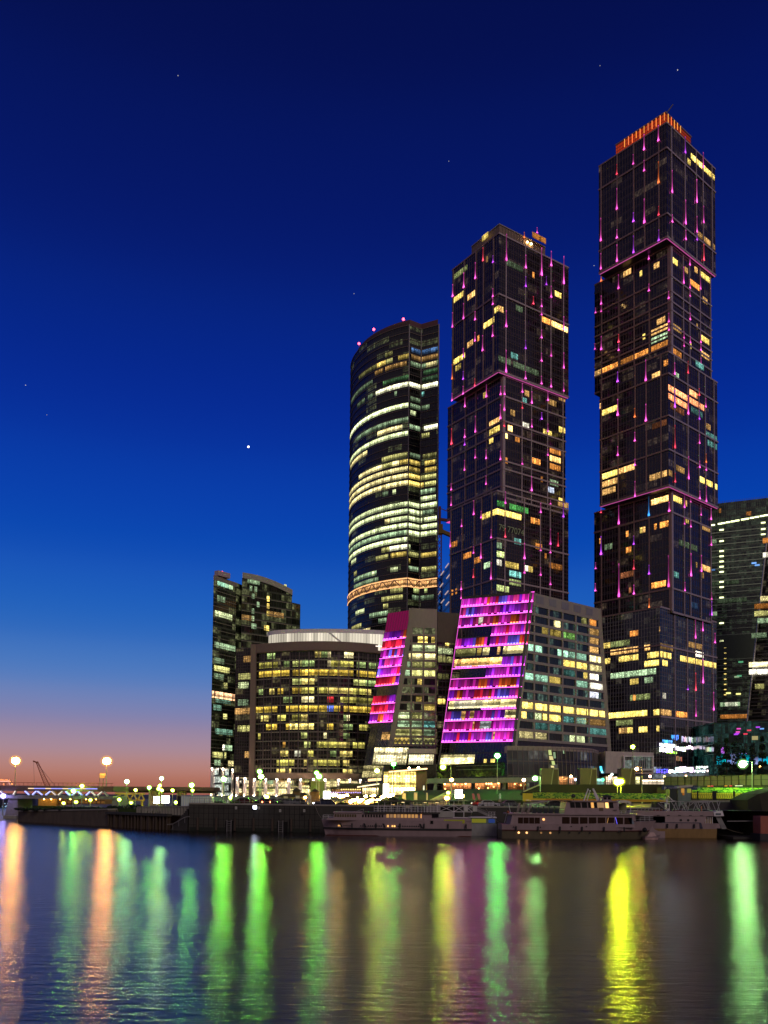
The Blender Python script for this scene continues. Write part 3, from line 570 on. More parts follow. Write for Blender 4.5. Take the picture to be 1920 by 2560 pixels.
rooms(r2, y2, s3r, [(578, 1410, 638, YEL, 2.2), (650, 1425, 805, YEL, 2.0), (910, 1465, 992, ORA, 1.0), (705, 1310, 890, (.2, .9, .2), .35), (578, 1290, 640, (.2, .9, .2), .3), (568, 1840, 650, LIME, 1.8), (572, 1920, 625, WHT, 1.0), (650, 1920, 780, YEL, .6), (842, 1940, 888, WHT, 1.2), (895, 1945, 940, YEL, .5), (705, 2000, 815, TEAL, .9), (568, 2105, 700, LIME, .6), (700, 2110, 820, LIME, .4), (1085, 1880, 1220, ORA, .3), (965, 1725, 1030, ORA, .7), (735, 1700, 810, TEAL, .6), (575, 1680, 625, GRN, .4), (1190, 1285, 1285, WARM, .5), (1055, 1840, 1075, ORA, .5)])
rooms(r2, y2, s3l, [(235, 1850, 325, ORA, .7), (340, 1895, 410, ORA, .7), (435, 1955, 515, GRN, .9), (430, 1465, 518, YEL, 1.2), (530, 1420, 577, YEL, 1.9), (105, 1745, 170, ORA, .6), (110, 2190, 140, ORA, .9), (150, 2200, 165, ORA, .7)])
rooms(r2, zoomed(0, 0, 1), s1r, [(1330, 608, 1362, ORA, .4)])
r2.finish(t2)
for f in (s1l, s1r): soffit_light(t2, f, .4, f.w - .4)
m = MB(); u, v = s2l.hit(1128, 1302); m.box(Lq + Z * (zat(0, 1306, Lq) - .2) - vr * .2, (Rq - Lq), vr * 2, Z * .18, (1, .1, .45)); m.build("soffit_light", GLOW, t2)
PHONE = (t2, s3r)
# ------------------------------------------------------------------ curved tower
G_C = glass("green_black_glass", (.010, .010, .007), (.75, .85, .35), .10, .2, cell=9.0)
tc_ = thing("curved_glass_tower", "tall curved green glass tower with bright office floors and red beacons on its roof", "tower", (13.8, 470, 6.4))
nodes = [P2(1022, 470, 1000)]
for i in range(50):
    ang = rad(22 + 73 * (i + .5) / 50); p = nodes[-1]; nodes.append(p + V((-math.cos(ang), math.sin(ang), 0)) * 1.42)
for i in range(10):
    ang = rad(95 + 75 * (i + 1) / 10); p = nodes[-1]; nodes.append(p + V((-math.cos(ang), math.sin(ang), 0)) * 3)
arc = nodes[:1 + min(range(50), key=lambda k: proj(nodes[k] + Z * 150)[0])]; ztc = zat(0, 812, nodes[0]); FH = 4.0
vf = plan_px(1052, 1000, nodes[0], V((.85, .53, 0))); ef = plan_px(1096, 1000, vf, V((.89, -.456, 0)))
plan = [nodes[0], vf, ef, ef + V((2.1, 26, 0)), ef + V((-6, 60, 0))] + nodes[::-1][:-1]
mb = MB(); mb.prism(plan, 6.2, ztc, FH); mb.build("glass_block", G_C, tc_)
class Arc:
    """a run of facade along a plan polyline"""
    def __init__(s, pts, z0, z1, fh):
        s.pts = pts; s.z0 = z0; s.z1 = z1; s.fh = fh; s.L = [0]
        for a, b in zip(pts, pts[1:]): s.L.append(s.L[-1] + (b - a).length)
        s.n = []
        for i in range(len(pts)):
            d = (pts[min(i + 1, len(pts) - 1)] - pts[max(i - 1, 0)]).normalized(); n = V((d.y, -d.x, 0))
            if n.dot(CAM - pts[i]) < 0: n = -n
            s.n.append(n)
    def at(s, u, off=0):
        u = max(0, min(s.L[-1] - 1e-6, u)); i = 0
        while s.L[i + 1] < u: i += 1
        t = (u - s.L[i]) / (s.L[i + 1] - s.L[i]); return s.pts[i].lerp(s.pts[i + 1], t) + s.n[i].lerp(s.n[i + 1], t).normalized() * off
    def u_px(s, px, z):
        a, b = 0.0, s.L[-1]; f = lambda u: proj(V((*s.at(u).xy, z)))[0] - px; fa = f(a)
        for _ in range(40):
            m = (a + b) / 2
            if (f(m) > 0) == (fa > 0): a = m
            else: b = m
        return (a + b) / 2
    def cuts(s, u0, u1): return [u0] + [l for l in s.L if u0 + .2 < l < u1 - .2] + [u1]
    def strip(s, mb, u0, u1, z0, z1, off, col=None, so=0.0):
        c = s.cuts(u0, u1)
        for a, b in zip(c, c[1:]):
            p, q = s.at(a, off), s.at(b, off)
            mb.quad((p.x, p.y, z0), (q.x, q.y, z0), (q.x, q.y, z1), (p.x, p.y, z1), [(a + so, z0 / s.fh), (b + so, z0 / s.fh), (b + so, z1 / s.fh), (a + so, z1 / s.fh)], [col] * 4 if col else None)
    def ledge(s, mb, u0, u1, z, h, d):
        c = s.cuts(u0, u1)
        for a, b in zip(c, c[1:]):
            p, q = s.at(a, -.02), s.at(b, -.02); p2, q2 = s.at(a, d), s.at(b, d)
            mb.hexa([(p.x, p.y, z), (q.x, q.y, z), (q2.x, q2.y, z), (p2.x, p2.y, z), (p.x, p.y, z + h), (q.x, q.y, z + h), (q2.x, q2.y, z + h), (p2.x, p2.y, z + h)])
    def post(s, mb, u, z0, z1, w, d):
        p = s.at(u, d / 2 - .02); a = s.at(u - .05); b = s.at(u + .05); t = (b - a).normalized(); n = V((t.y, -t.x, 0))
        mb.box(V((p.x, p.y, z0)) - t * w / 2 - n * d / 2, t * w, n * d, Z * (z1 - z0))
arcC = Arc(arc[::-1], 6.2, ztc, FH); arcR1 = Arc([nodes[0], vf], 6.2, ztc, FH); arcR2 = Arc([vf, ef], 6.2, ztc, FH)
g = MB(); lg = MB()
for A in (arcC, arcR1, arcR2):
    u = .02
    while u < A.L[-1]: A.post(g, u, 6.2, ztc, .14, .14); u += 1.5
    z = ztc
    while z > 40: A.ledge(lg, 0, A.L[-1], z - .35, .35, .3); z -= FH
g.build("mullion_grid", MUL_DARK, tc_); lg.build("floor_trim", plain("floor_ledge", (.17, .13, .11), .6), tc_)
m = MB()
for p in (nodes[0], vf, ef): m.tube(V((p.x, p.y, 6.2)), V((p.x, p.y, ztc + .2)), .35, n=6)
m.build("corner_fins", MUL_GREY, tc_)
par = [p + (V((20, 520, 0)) - p).normalized() * 2.2 for p in plan]; m = MB(); m.prism(par, ztc, ztc + 4.2, 2.0); prp = m.build("roof_parapet", plain("dark_red_parapet", (.12, .05, .05), .6), tc_)
ap = Arc([p + (V((20, 520, 0)) - p).normalized() * 2.2 for p in arc][::-1], ztc, ztc + 4, 2); m = MB(); u = 0
while u < ap.L[-1]: ap.post(m, u, ztc, ztc + 3.2, .25, .25); u += 1.3
m.build("parapet_fins", MUL_DARK, prp)
for px, py in ((897.5, 859), (934.5, 823.5), (1008.5, 798), (1084.5, 810)):
    y = 476 if px > 1000 else 492 if px > 920 else 506
    q = pt(px, py, y); m = MB(); m.tube(V((q.x, q.y, ztc + 2)), q, .12, n=5); mast = m.build("beacon_mast", STEEL, tc_); m = MB(); m.ball(q, .75, 8, 5); m.build("red_beacon", emit("red_beacon", (1, .06, .1), 9.), tc_)
rc = Rooms()
def crow(i, x0, x1, col, k, hf=.74, off=.05):
    """row i counted down from the roof, between two image columns"""
    z = ztc - (i + 1) * FH
    for A, a, b in ((arcC, 862, 1022), (arcR1, 1022, 1052), (arcR2, 1052, 1096)):
        p, q = max(a, x0), min(b, x1)
        if q - p < 2: continue
        u0, u1 = sorted((A.u_px(p, z), A.u_px(q, z)))
        if A is arcC and p < 869: u0 = 0.05
        if u1 - u0 < .6: continue
        mb = MB(); A.strip(mb, u0, u1, z + FH * (1 - hf) - .1, z + FH - .4, off, tuple(c * k * .85 for c in (WHC if col is WHT else col)), rnd.randint(0, 300) * 1.5); rc.items.append(((u1 - u0) * 3, mb))
wy = zoomed(840, 0, 5.268); wx = lambda x: 840 + x / 5.268
YW = (1.0, .84, .36); GW = (.88, 1.0, .5); YG = (.95, .9, .3); WHC = (1.0, .98, .62)
for i, a, b, c, k in [(3, 650, 745, YG, .25), (4, 535, 650, YEL, 1.9), (4, 655, 745, YG, .6), (4, 820, 960, YEL, .45), (4, 300, 530, YG, .18), (5, 510, 620, WARM, .5), (5, 650, 930, WARM, .5), (3, 990, 1135, BLU, .5), (4, 990, 1130, WARM, .4), (5, 1180, 1330, YW, 1.1), (5, 985, 1130, GRN, .4), (6, 200, 480, GRN, .25), (7, 180, 620, (.35, .9, .3), .45), (7, 630, 950, (.3, .7, .3), .18), (6, 1150, 1340, (.3, .7, .3), .2), (8, 420, 480, GRN, .4), (8, 280, 380, GRN, .25), (7, 1140, 1350, (.3, .6, .3), .15),
                       (8, 527, 960, WHT, 3.2), (8, 965, 1130, WHT, 3.0), (8, 1135, 1365, WHT, 3.0), (9, 770, 800, GRN, .7), (9, 1130, 1160, TEAL, .8), (11, 140, 960, GW, 3.2), (11, 980, 1110, GRN, .6), (10, 980, 1110, GRN, .3), (12, 980, 1050, GW, 1.0), (11, 1130, 1230, GRN, .4), (13, 165, 260, GRN, .5), (14, 545, 870, YW, 2.4), (14, 780, 875, WHT, 3.0), (14, 970, 1110, GRN, .8), (14, 1160, 1350, WHT, 2.8), (15, 690, 910, GRN, .7), (15, 820, 860, WHT, 2.4), (15, 135, 260, GW, 1.8), (15, 1130, 1230, YG, .8), (16, 190, 410, YW, 1.5), (18, 600, 940, YG, .7), (18, 975, 1110, GRN, .35), (19, 300, 610, YW, 2.2), (19, 620, 740, YG, 1.0), (19, 740, 830, YW, 2.6), (19, 840, 945, YEL, 1.1), (19, 970, 1110, YEL, 1.0), (19, 1170, 1310, YEL, 1.3), (18, 1140, 1320, YG, .3)]:
    crow(i, wx(a), wx(b), c, k)
vx = lambda x: 840 + x / 4.914
for i, a, b, c, k in [(20, 120, 560, YW, 1.6), (20, 690, 740, YW, 2.2), (20, 780, 850, YG, .8), (20, 900, 1030, YEL, .7), (20, 1090, 1230, YEL, 1.0), (21, 115, 735, YW, 2.0), (21, 755, 880, YG, 1.0), (21, 885, 1030, YEL, 2.4), (21, 1040, 1230, YG, 1.1), (22, 115, 740, YW, 2.2), (22, 750, 840, YG, 1.1), (22, 890, 1030, YEL, 2.6), (22, 1040, 1075, YEL, 2.2), (22, 1090, 1225, YG, 1.4), (23, 695, 735, GW, 1.2), (23, 570, 640, GRN, .3), (23, 1035, 1220, GRN, .8), (24, 1035, 1225, GW, 1.6), (25, 130, 240, GW, 1.3), (25, 345, 880, GW, 2.2), (25, 890, 1030, GW, 1.4), (25, 1035, 1240, GW, 2.4), (26, 110, 560, GW, 1.9), (26, 370, 760, GW, 2.4), (26, 770, 880, GRN, 1.0), (26, 890, 1060, GW, 1.9), (26, 1070, 1200, GRN, .4), (27, 600, 660, YW, 1.6), (27, 670, 880, GW, 1.3), (27, 890, 1060, GW, 1.6), (27, 1080, 1235, GW, 1.8),
                       (28, 110, 360, GW, 1.8), (28, 360, 560, GRN, 1.1), (28, 560, 880, GW, 2.3), (28, 890, 1240, GW, 2.1), (29, 110, 440, GRN, 1.0), (29, 450, 880, GW, 2.0), (29, 885, 1240, GW, 2.3), (30, 120, 350, GW, 2.2), (30, 365, 650, GW, 1.8), (30, 690, 760, GW, 1.2), (31, 190, 245, GW, 1.6), (31, 560, 660, YG, .8), (31, 660, 880, WHT, 2.4), (31, 885, 915, GW, 1.2), (32, 490, 640, YG, .6), (32, 670, 865, YEL, .9), (32, 885, 1010, YG, .8), (32, 1030, 1230, YEL, .9), (33, 220, 255, YG, .9), (33, 880, 910, YEL, .9), (34, 220, 500, GRN, .7), (34, 440, 475, GW, 1.8), (34, 670, 760, GW, 1.0), (34, 885, 1010, GRN, .6), (34, 1050, 1230, YG, .8), (35, 220, 520, GRN, .5), (37, 670, 820, YG, .5), (37, 950, 1050, LIME, 1.2), (37, 1085, 1120, LIME, 1.4), (38, 560, 820, YG, .7), (38, 930, 1200, GRN, .4), (39, 240, 350, GW, 1.1), (39, 580, 640, YG, .8), (40, 410, 640, GRN, .8), (41, 190, 310, YG, .8), (41, 520, 620, GRN, .6), (42, 190, 420, YW, 1.2), (43, 330, 520, YG, 1.2), (44, 300, 560, GRN, .5)]:
    crow(i, vx(a), vx(b), c, k)
rc.finish(tc_)
# lit outrigger storey with diagonal trusses
zt = ztc - 37 * FH
for A, lo in ((arcC, 0), (arcR1, 0), (arcR2, 0)):
    m = MB(); A.strip(m, 0, A.L[-1], zt, zt + 4.6, .1, (1.0, .5, .18)); o = m.build("lit_truss_floor", ROOM, tc_)
    m = MB(); A.ledge(m, 0, A.L[-1], zt + 4.2, .5, .55); m.c = [(1.5, .75, .3)] * len(m.v); m.build("truss_edge_light", GLOW, o)
    m = MB(); A.ledge(m, 0, A.L[-1], zt - .3, .4, .55); m.c = [(1.5, .75, .3)] * len(m.v); m.build("truss_edge_light", GLOW, o)
    m = MB(); u = 0; k = 0
    while u < A.L[-1] - 4:
        a, b = A.at(u, .4), A.at(u + 4, .4); za_, zb_ = (zt, zt + 4.2) if k % 2 else (zt + 4.2, zt)
        m.bar((a.x, a.y, za_), (b.x, b.y, zb_), .4); u += 4; k += 1
    if m.v: m.build("truss_diagonals", MUL_BIG, o)

# ------------------------------------------------------------------ blue slab seen between the towers, and the crane over it
sb = thing("office_slab", "narrow slab of blue mirror glass in the gap beside the curved tower", "building", (40, 520, 6.4))
a, b = P2(1088, 560, 1480), P2(1135, 500, 1480); zz = zat(0, 1392, b)
m = MB(); m.prism([a, b, b + V((30, 60, 0)), a + V((30, 60, 0))], 6.2, zz, 7.6); m.build("glass_block", glass("blue_mirror_glass", (.02, .045, .16), (.8, .8, .9), .02, .1, bandcol=(.012, .016, .05)), sb)
fs = Face(a + Z * 6.2, b - a, Z, (b - a).length, zz - 6.2, 7.6)
for x, y in ((1118, 1414), (1106, 1433), (1121, 1441), (1104, 1463), (1098, 1483), (1117, 1482), (1107, 1503), (1119, 1509)):
    u, v = fs.hit(x, y); m = MB(); m.box(fs.p(u - 5, v - .3, .1), fs.U * 10, fs.n * .2, Z * .6, (.55, .4, .38)); m.build("light_strip", GLOW, sb)
kr = thing("tower_crane", "yellow tower crane rising behind the curved tower", "crane", (52, 560, 6.4))
q = pt(1099, 1320, 545); m = MB()
for sx_ in (-1.2, 1.2):
    for sy_ in (-1.2, 1.2): m.bar((q.x + sx_, q.y + sy_, 60), (q.x + sx_, q.y + sy_, q.z), .5)
zz = 60; k = 0
while zz < q.z - 4: m.bar((q.x - 1.2, q.y - 1.2, zz), (q.x + 1.2, q.y - 1.2, zz + 4), .35); m.bar((q.x + 1.2, q.y - 1.2, zz), (q.x - 1.2, q.y - 1.2, zz + 4), .3); zz += 4
m.build("mast", STEEL_RED, kr)
m = MB(); m.bar(q + V((-3, 0, 6)), q + V((26, 4, 4)), 1.6); m.bar(q + V((0, 0, 0)), q + V((0, 0, 14)), 1.6); m.bar(q + V((0, 0, 13)), q + V((22, 3, 5)), .4); m.build("jib", STEEL_RED, kr)
m = MB(); m.bar(q + V((1, 0, -2)), q + V((15, 3, -7)), 2.2); m.bar(q + V((15, 3, -7)), q + V((15, 3, -13)), 2.0); m.cbox(q + V((0, 0, -4)), 4, 4, 6); m.build("slewing_cab", STEEL_YEL, kr)

# ------------------------------------------------------------------ slab tower with barrel roof (far end of the row)
G_B = glass("dark_green_glass", (.024, .03, .016), (.75, .8, .35), .14, .4)
bb = thing("slab_tower", "narrow green glass office tower with a barrel roof behind the low block", "building", (-85, 430, 6.4))
A0 = P2(533, 430, 1500); d1 = V((.5, .865, 0)); A1 = plan_px(590, 1500, A0, d1); B0 = A1 + V((2.5, 3, 0)); d2 = V((.8, .6, 0)); B1 = plan_px(730, 1500, B0, d2); B2 = plan_px(751, 1520, B1 + V((.5, 2, 0)), d2)
bk = V((-4.0, 22, 0)); zA0, zA1 = zat(0, 1438, A0), zat(0, 1456, A1); 
m = MB(); m.prism([A0, A1, A1 + bk, A0 + bk], 20.6, zA1 - 2.5, 4.0); m.build("glass_block", G_B, bb)
fa = Face(A0 + Z * 20.6, A1 - A0, Z, (A1 - A0).length, zA1 - 23, 4.0); fb = Face(B0 + Z * 6.2, B1 - B0, Z, (B1 - B0).length, 110, 4.0)
m = MB(); m.prism([A0 - d1 * .3 + V((.2, -.3, 0)), A1 + d1 * .3 + V((.2, -.3, 0)), A1 + bk, A0 + bk], zA1 - 2.5, zA0, 4, top=None); m.build("stone_cornice", STONE, bb)
# barrel roofed part
prof = []; n = 14; wB = fb.w; z_end = zat(0, 1475, B1); z_top = zat(0, 1437, B0 + (B1 - B0) * .25)
for i in range(n + 1):
    t = i / n; zz = z_top - (z_top - z_end) * max(0, (t - .2) / .8) ** 1.8; p = B0.lerp(B1, t); prof.append(V((p.x, p.y, zz)))
bb2 = V((-3.2, 20, 0)); m = MB()
for i in range(n):
    a, b = prof[i], prof[i + 1]; u0, u1 = wB * i / n, wB * (i + 1) / n
    m.quad((a.x, a.y, 6.2), (b.x, b.y, 6.2), b - Z * 3, a - Z * 3, [(u0, 1.5), (u1, 1.5), (u1, (b.z - 3) / 4), (u0, (a.z - 3) / 4)])
    m.quad(V((b.x, b.y, 6.2)) + bb2, V((a.x, a.y, 6.2)) + bb2, a + bb2, b + bb2)
for e in (0, n):
    a = prof[e]; c = a + bb2; m.quad((a.x, a.y, 6.2), (c.x, c.y, 6.2), c, a - Z * 3)
m.build("glass_block", G_B, bb)
m = MB()
for i in range(n):
    a, b = prof[i], prof[i + 1]; o = V((.3, -.5, 0))
    m.hexa([a + o - Z * 3, b + o - Z * 3, b + bb2 - Z * 3, a + bb2 - Z * 3, a + o, b + o, b + bb2, a + bb2])
m.build("barrel_roof", plain("light_roof_cladding", (.4, .39, .3), .6), bb)
m = MB(); m.prism([B1 + d2 * .1, B2, B2 + bb2, B1 + bb2 + d2 * .1], 6.2, zat(0, 1511, B2), 4.0); m.build("end_bay", G_B, bb)
m = MB(); q = pt(556, 1436, 436); m.cbox(q - Z * 1.5, 8, 3, 2.6, .9); pn = m.build("roof_plant", plain("pinkish_plant", (.5, .38, .38), .6), bb); q = pt(555.5, 1430, 436); m = MB(); m.ball(q, .5, 6, 4); m.build("red_beacon", emit("red_beacon", (1, .06, .1), 9.), bb)  # plant box in a pale pinkish tone
m = MB(); k0 = A1 + bk * .12; m.prism([k0, B0 + bb2 * .25, B0 + bb2, A1 + bk], 6.2, zA1 + .6, 4.0); m.build('link_bay', G_B, bb)
g = MB(); lg = MB()
for f in (fa, fb):
    u = .5
    while u < f.w: f.vbar(g, u, 0, f.h if f is fa else 0.01, .12, .12) if f is fa else None; u += 1.6
    v = 2.0
    while v < f.h - 2:
        t = f.h
        f.hbar(lg, 0, f.w, v, .3, .25); v += 4.0
i = 0
while i * 1.6 < fb.w: 
    t = i * 1.6 / fb.w; zz = prof[min(n, int(t * n))].z - 4 - 6.2; fb.vbar(g, i * 1.6, 0, zz, .12, .12); i += 1
g.build("mullion_grid", MUL_DARK, bb); lg.build("floor_trim", plain("pale_floor_ledge", (.3, .28, .2), .6), bb)
rb = Rooms(); zb_ = zoomed(500, 1400, 3.318); TE = (.4, .8, .55)
rooms(rb, zb_, fa, [(140, 222, 240, TE, .9), (208, 278, 268, GRN, .9), (120, 495, 180, GW, 1.3), (180, 500, 262, GW, .8), (125, 755, 290, GRN, .6), (120, 955, 245, YG, 1.1), (120, 1015, 200, GRN, .4), (195, 1080, 220, YG, .7), (110, 1290, 180, TE, .35), (195, 1350, 215, YG, 1.0), (120, 1480, 270, TE, .5), (185, 1615, 205, WHT, 1.8), (205, 1615, 272, GRN, .8), (110, 1668, 180, YG, .9), (195, 1668, 205, YG, .9), (230, 1740, 275, YW, .9), (125, 1745, 160, GRN, .6), (140, 375, 200, GRN, .35), (120, 840, 200, GRN, .3), (120, 1210, 260, TE, .3)])
rooms(rb, zb_, fb, [(545, 385, 580, YEL, 1.9), (545, 445, 580, YEL, 1.7), (545, 505, 580, YEL, 1.2), (545, 572, 578, YEL, 2.0), (540, 605, 575, YEL, 1.0), (420, 270, 435, GRN, .6), (450, 275, 462, GRN, .4), (420, 335, 435, GRN, .5), (420, 455, 435, GRN, .5), (420, 520, 435, GRN, .7), (420, 585, 460, GRN, .5), (340, 500, 450, WARM, .3), (580, 500, 690, WARM, .35), (700, 275, 712, YG, .9), (400, 210, 500, GRN, .4), (470, 425, 490, GRN, .6)])
rb.finish(bb)
u, v = fa.hit(*zb_(96, 1140)); m = MB(); fa.rect(m, 0, v, fa.w, v + 3.4, .3, (1.0, .5, .25)); m.c = [(2.2, 1.2, .6)] * 4; m.build("lit_service_floor", ROOM, bb)
m = MB()
for q in (.1, .5, .9): fa.vbar(m, fa.w * q, v, v + 3.4, .5, .5)
m.build("service_floor_posts", MUL_BIG, bb)
for q in (A0 + d1 * 1.2, A0 + d1 * 9.5, A1 - d1 * .8):
    m = MB(); b = V((q.x + .3, q.y - .5, 0)); m.tube(b + Z * 5.5, b + Z * 20.6, .8, n=14); col = m.build("column", WHITE, bb); m = MB(); m.ball(b + V((.2, -2.0, 19.9)), .2, 8, 5); m.build("downlight", emit("warm_downlight", (1, .70, .48), 300.), col); m = MB(); m.ball(b + V((0, -2.3, 6.6)), .16, 8, 5); m.build("uplight", emit("fill_uplight", (1, .66, .42), 220.), col)  # uplight at the foot is added to brighten the lower column
m = MB(); m.prism([A0 + V((2, 2, 0)), A1 + V((0, 2, 0)), A1 + bk, A0 + bk], 6.0, 20.6, 4.0); m.build("lobby_glass", glass("lobby_glass", (.03, .04, .045), (.7, .8, .7), 1.1, .6), bb)

# ------------------------------------------------------------------ low curved block on columns
G_A = glass("brown_green_glass", (.012, .011, .007), (.95, .8, .35), .12, .25, cell=4.5, bandcol=(.04, .032, .02))
la = thing("curved_office_block", "low office block with a bowed facade of lit windows above a row of columns", "building", (-30, 400, 6.4))
e0, e1 = P2(640, 401, 1750), P2(985, 404, 1750); mid = P2(820, 391, 1750); n = 36; pts = []
for i in range(n + 1):
    t = i / n; p = e0.lerp(e1, t); k = 4 * t * (1 - t); pts.append(p + (mid - e0.lerp(e1, .5)) * k)
FA = 4.15; zA = zat(0, 1634, e0); z0a = zat(0, 1933, pts[18])
arcA = Arc(pts, z0a, zA, FA); bkA = [V((e1.x + 4, 440, 0)), V((e0.x - 4, 440, 0))]
m = MB(); m.prism(pts + bkA, z0a, zA, FA); m.build("glass_block", G_A, la)
g = MB(); u = .1
while u < arcA.L[-1]: arcA.post(g, u, z0a, zA, .13, .14); u += 1.5
g.build("mullion_grid", MUL, la); pr = MB(); k = 0
while zA - k * FA > z0a: lg = MB(); arcA.ledge(lg, 0, arcA.L[-1], zA - k * FA - .3, .42, .28); k += 1; lg.build('floor_ledge', plain('pale_floor_ledge', (.3, .28, .2), .6), la)
for q in range(0, 16): arcA.post(pr, q * arcA.L[-1] / 15.3, z0a, zA, .45, .34)
pr.build("facade_piers", MUL, la)
# stone frame: top band, side pier, lower band
m = MB(); arcA.ledge(m, -0, arcA.L[-1], zA, zat(0, 1612, e0) - zA, 1.2); arcA.ledge(m, 0, arcA.L[-1], z0a - 2.6, 2.6, 1.0); p = e0
m.box((p.x - 2.6, p.y - 1.6, 5.9), (2.6, 0, 0), (0, 6, 0), (0, 0, zat(0, 1612, e0) - 5.9)); m.build("stone_frame", STONE_BROWN, la)
sd0, sd1 = P2(588, 409, 1750), P2(629, 405, 1750); zS = zat(0, 1619, sd1)
m = MB(); m.prism([sd0, sd1, V((sd1.x, 440, 0)), V((sd0.x, 440, 0))], zat(0, 1944, sd0), zS, FA); m.build("side_wing", G_A, la)
fsd = Face(sd0 + Z * zat(0, 1944, sd0), sd1 - sd0, Z, (sd1 - sd0).length, zS - zat(0, 1944, sd0), FA); g = MB(); u = .3
while u < fsd.w: fsd.vbar(g, u, 0, fsd.h, .14, .14); u += 1.3
v = 1
while v < fsd.h: fsd.hbar(g, 0, fsd.w, v, .16, .14); v += 1.38
g.build("side_mullion_grid", MUL, la)
# roof slab, glass crown ring, its light from below painted as glow, spot lamps
m = MB(); m.prism(pts + bkA, zA + .2, zA + 3.0, FA); m.build("roof_deck", ROOFM, la)
cpts = []
for i in range(41):
    t = math.pi * (1 + i / 40); cpts.append(V((mid.x + 2 + 31.5 * math.cos(t), 404 + 9.5 * math.sin(t), 0)))
zc0, zc1 = zat(0, 1607, cpts[20]), zat(0, 1572, cpts[20]); arcK = Arc(cpts, zc0, zc1, 5)
m = MB(); arcK.strip(m, 0, arcK.L[-1], zc0 - 3, zc1 - 1.9, 0, (.62, .52, .36)); m.c = [(.85 * q, .76 * q, .6 * q) for q in [rnd.uniform(.55, 1.2) for _ in range(len(m.c) // 4)] for _e in range(4)]; ring = m.build("crown_glass", GLOW, la)
m = MB(); arcK.ledge(m, 0, arcK.L[-1], zc1 - 1.9, 1.9, -.8); m.build("crown_fascia", plain("crown_fascia_panel", (.8, .74, .72), .45), ring)
m = MB(); arcK.ledge(m, 0, arcK.L[-1], zc0 - 1.2, .3, .35); m.c = [(2.6, 2.1, 1.8)] * len(m.v); m.build("crown_light_strip", GLOW, ring)
m = MB(); u = 0
while u < arcK.L[-1]: arcK.post(m, u, zc0 - 3, zc1 - 1.9, .12, .18); u += 1.35
m.build("crown_mullions", MUL_GREY, ring)
q = arcK.at(arcK.L[-1] * .53, .6); m = MB(); m.bar((q.x - 4, q.y, zc1 - 2), (q.x + 2.4, q.y, zc0 - .6), .7); m.build("crown_strut", WHITE, ring)
for px in (816, 901):
    u = arcK.u_px(px, zc0); q = arcK.at(u, .9); m = MB(); m.ball((q.x, q.y, zc0 - .9), .32, 8, 5); m.build("spot_lamp", emit("roof_spot", (1, .85, .62), 22.), la)
ra = Rooms(); za_ = zoomed(500, 1400, 3.318)
def arow(yb, x0, x1, col, k):
    X0, Yb = za_(x0, yb); X1, _ = za_(x1, yb); z = zat(0, Yb, pts[int(max(0, min(36, (X0 - 640) / 345 * 36)))]); i = round((zA - z) / FA); z = zA - i * FA
    u0, u1 = arcA.u_px(X0, z), arcA.u_px(X1, z); u0 = round(u0 / 1.5) * 1.5; u1 = round(u1 / 1.5) * 1.5
    if u1 - u0 < 1: u1 = u0 + 1.5
    mb = MB(); arcA.strip(mb, u0 + .08, u1 + .02, z + FA * .27, z + FA - .45, .06, (col[0] * k * 1.1, col[1] * k * 1.02, col[2] * k * (.62 if col[0] > .3 else 1)), rnd.randint(0, 300) * 1.5); ra.items.append(((u1 - u0) * 3, mb))
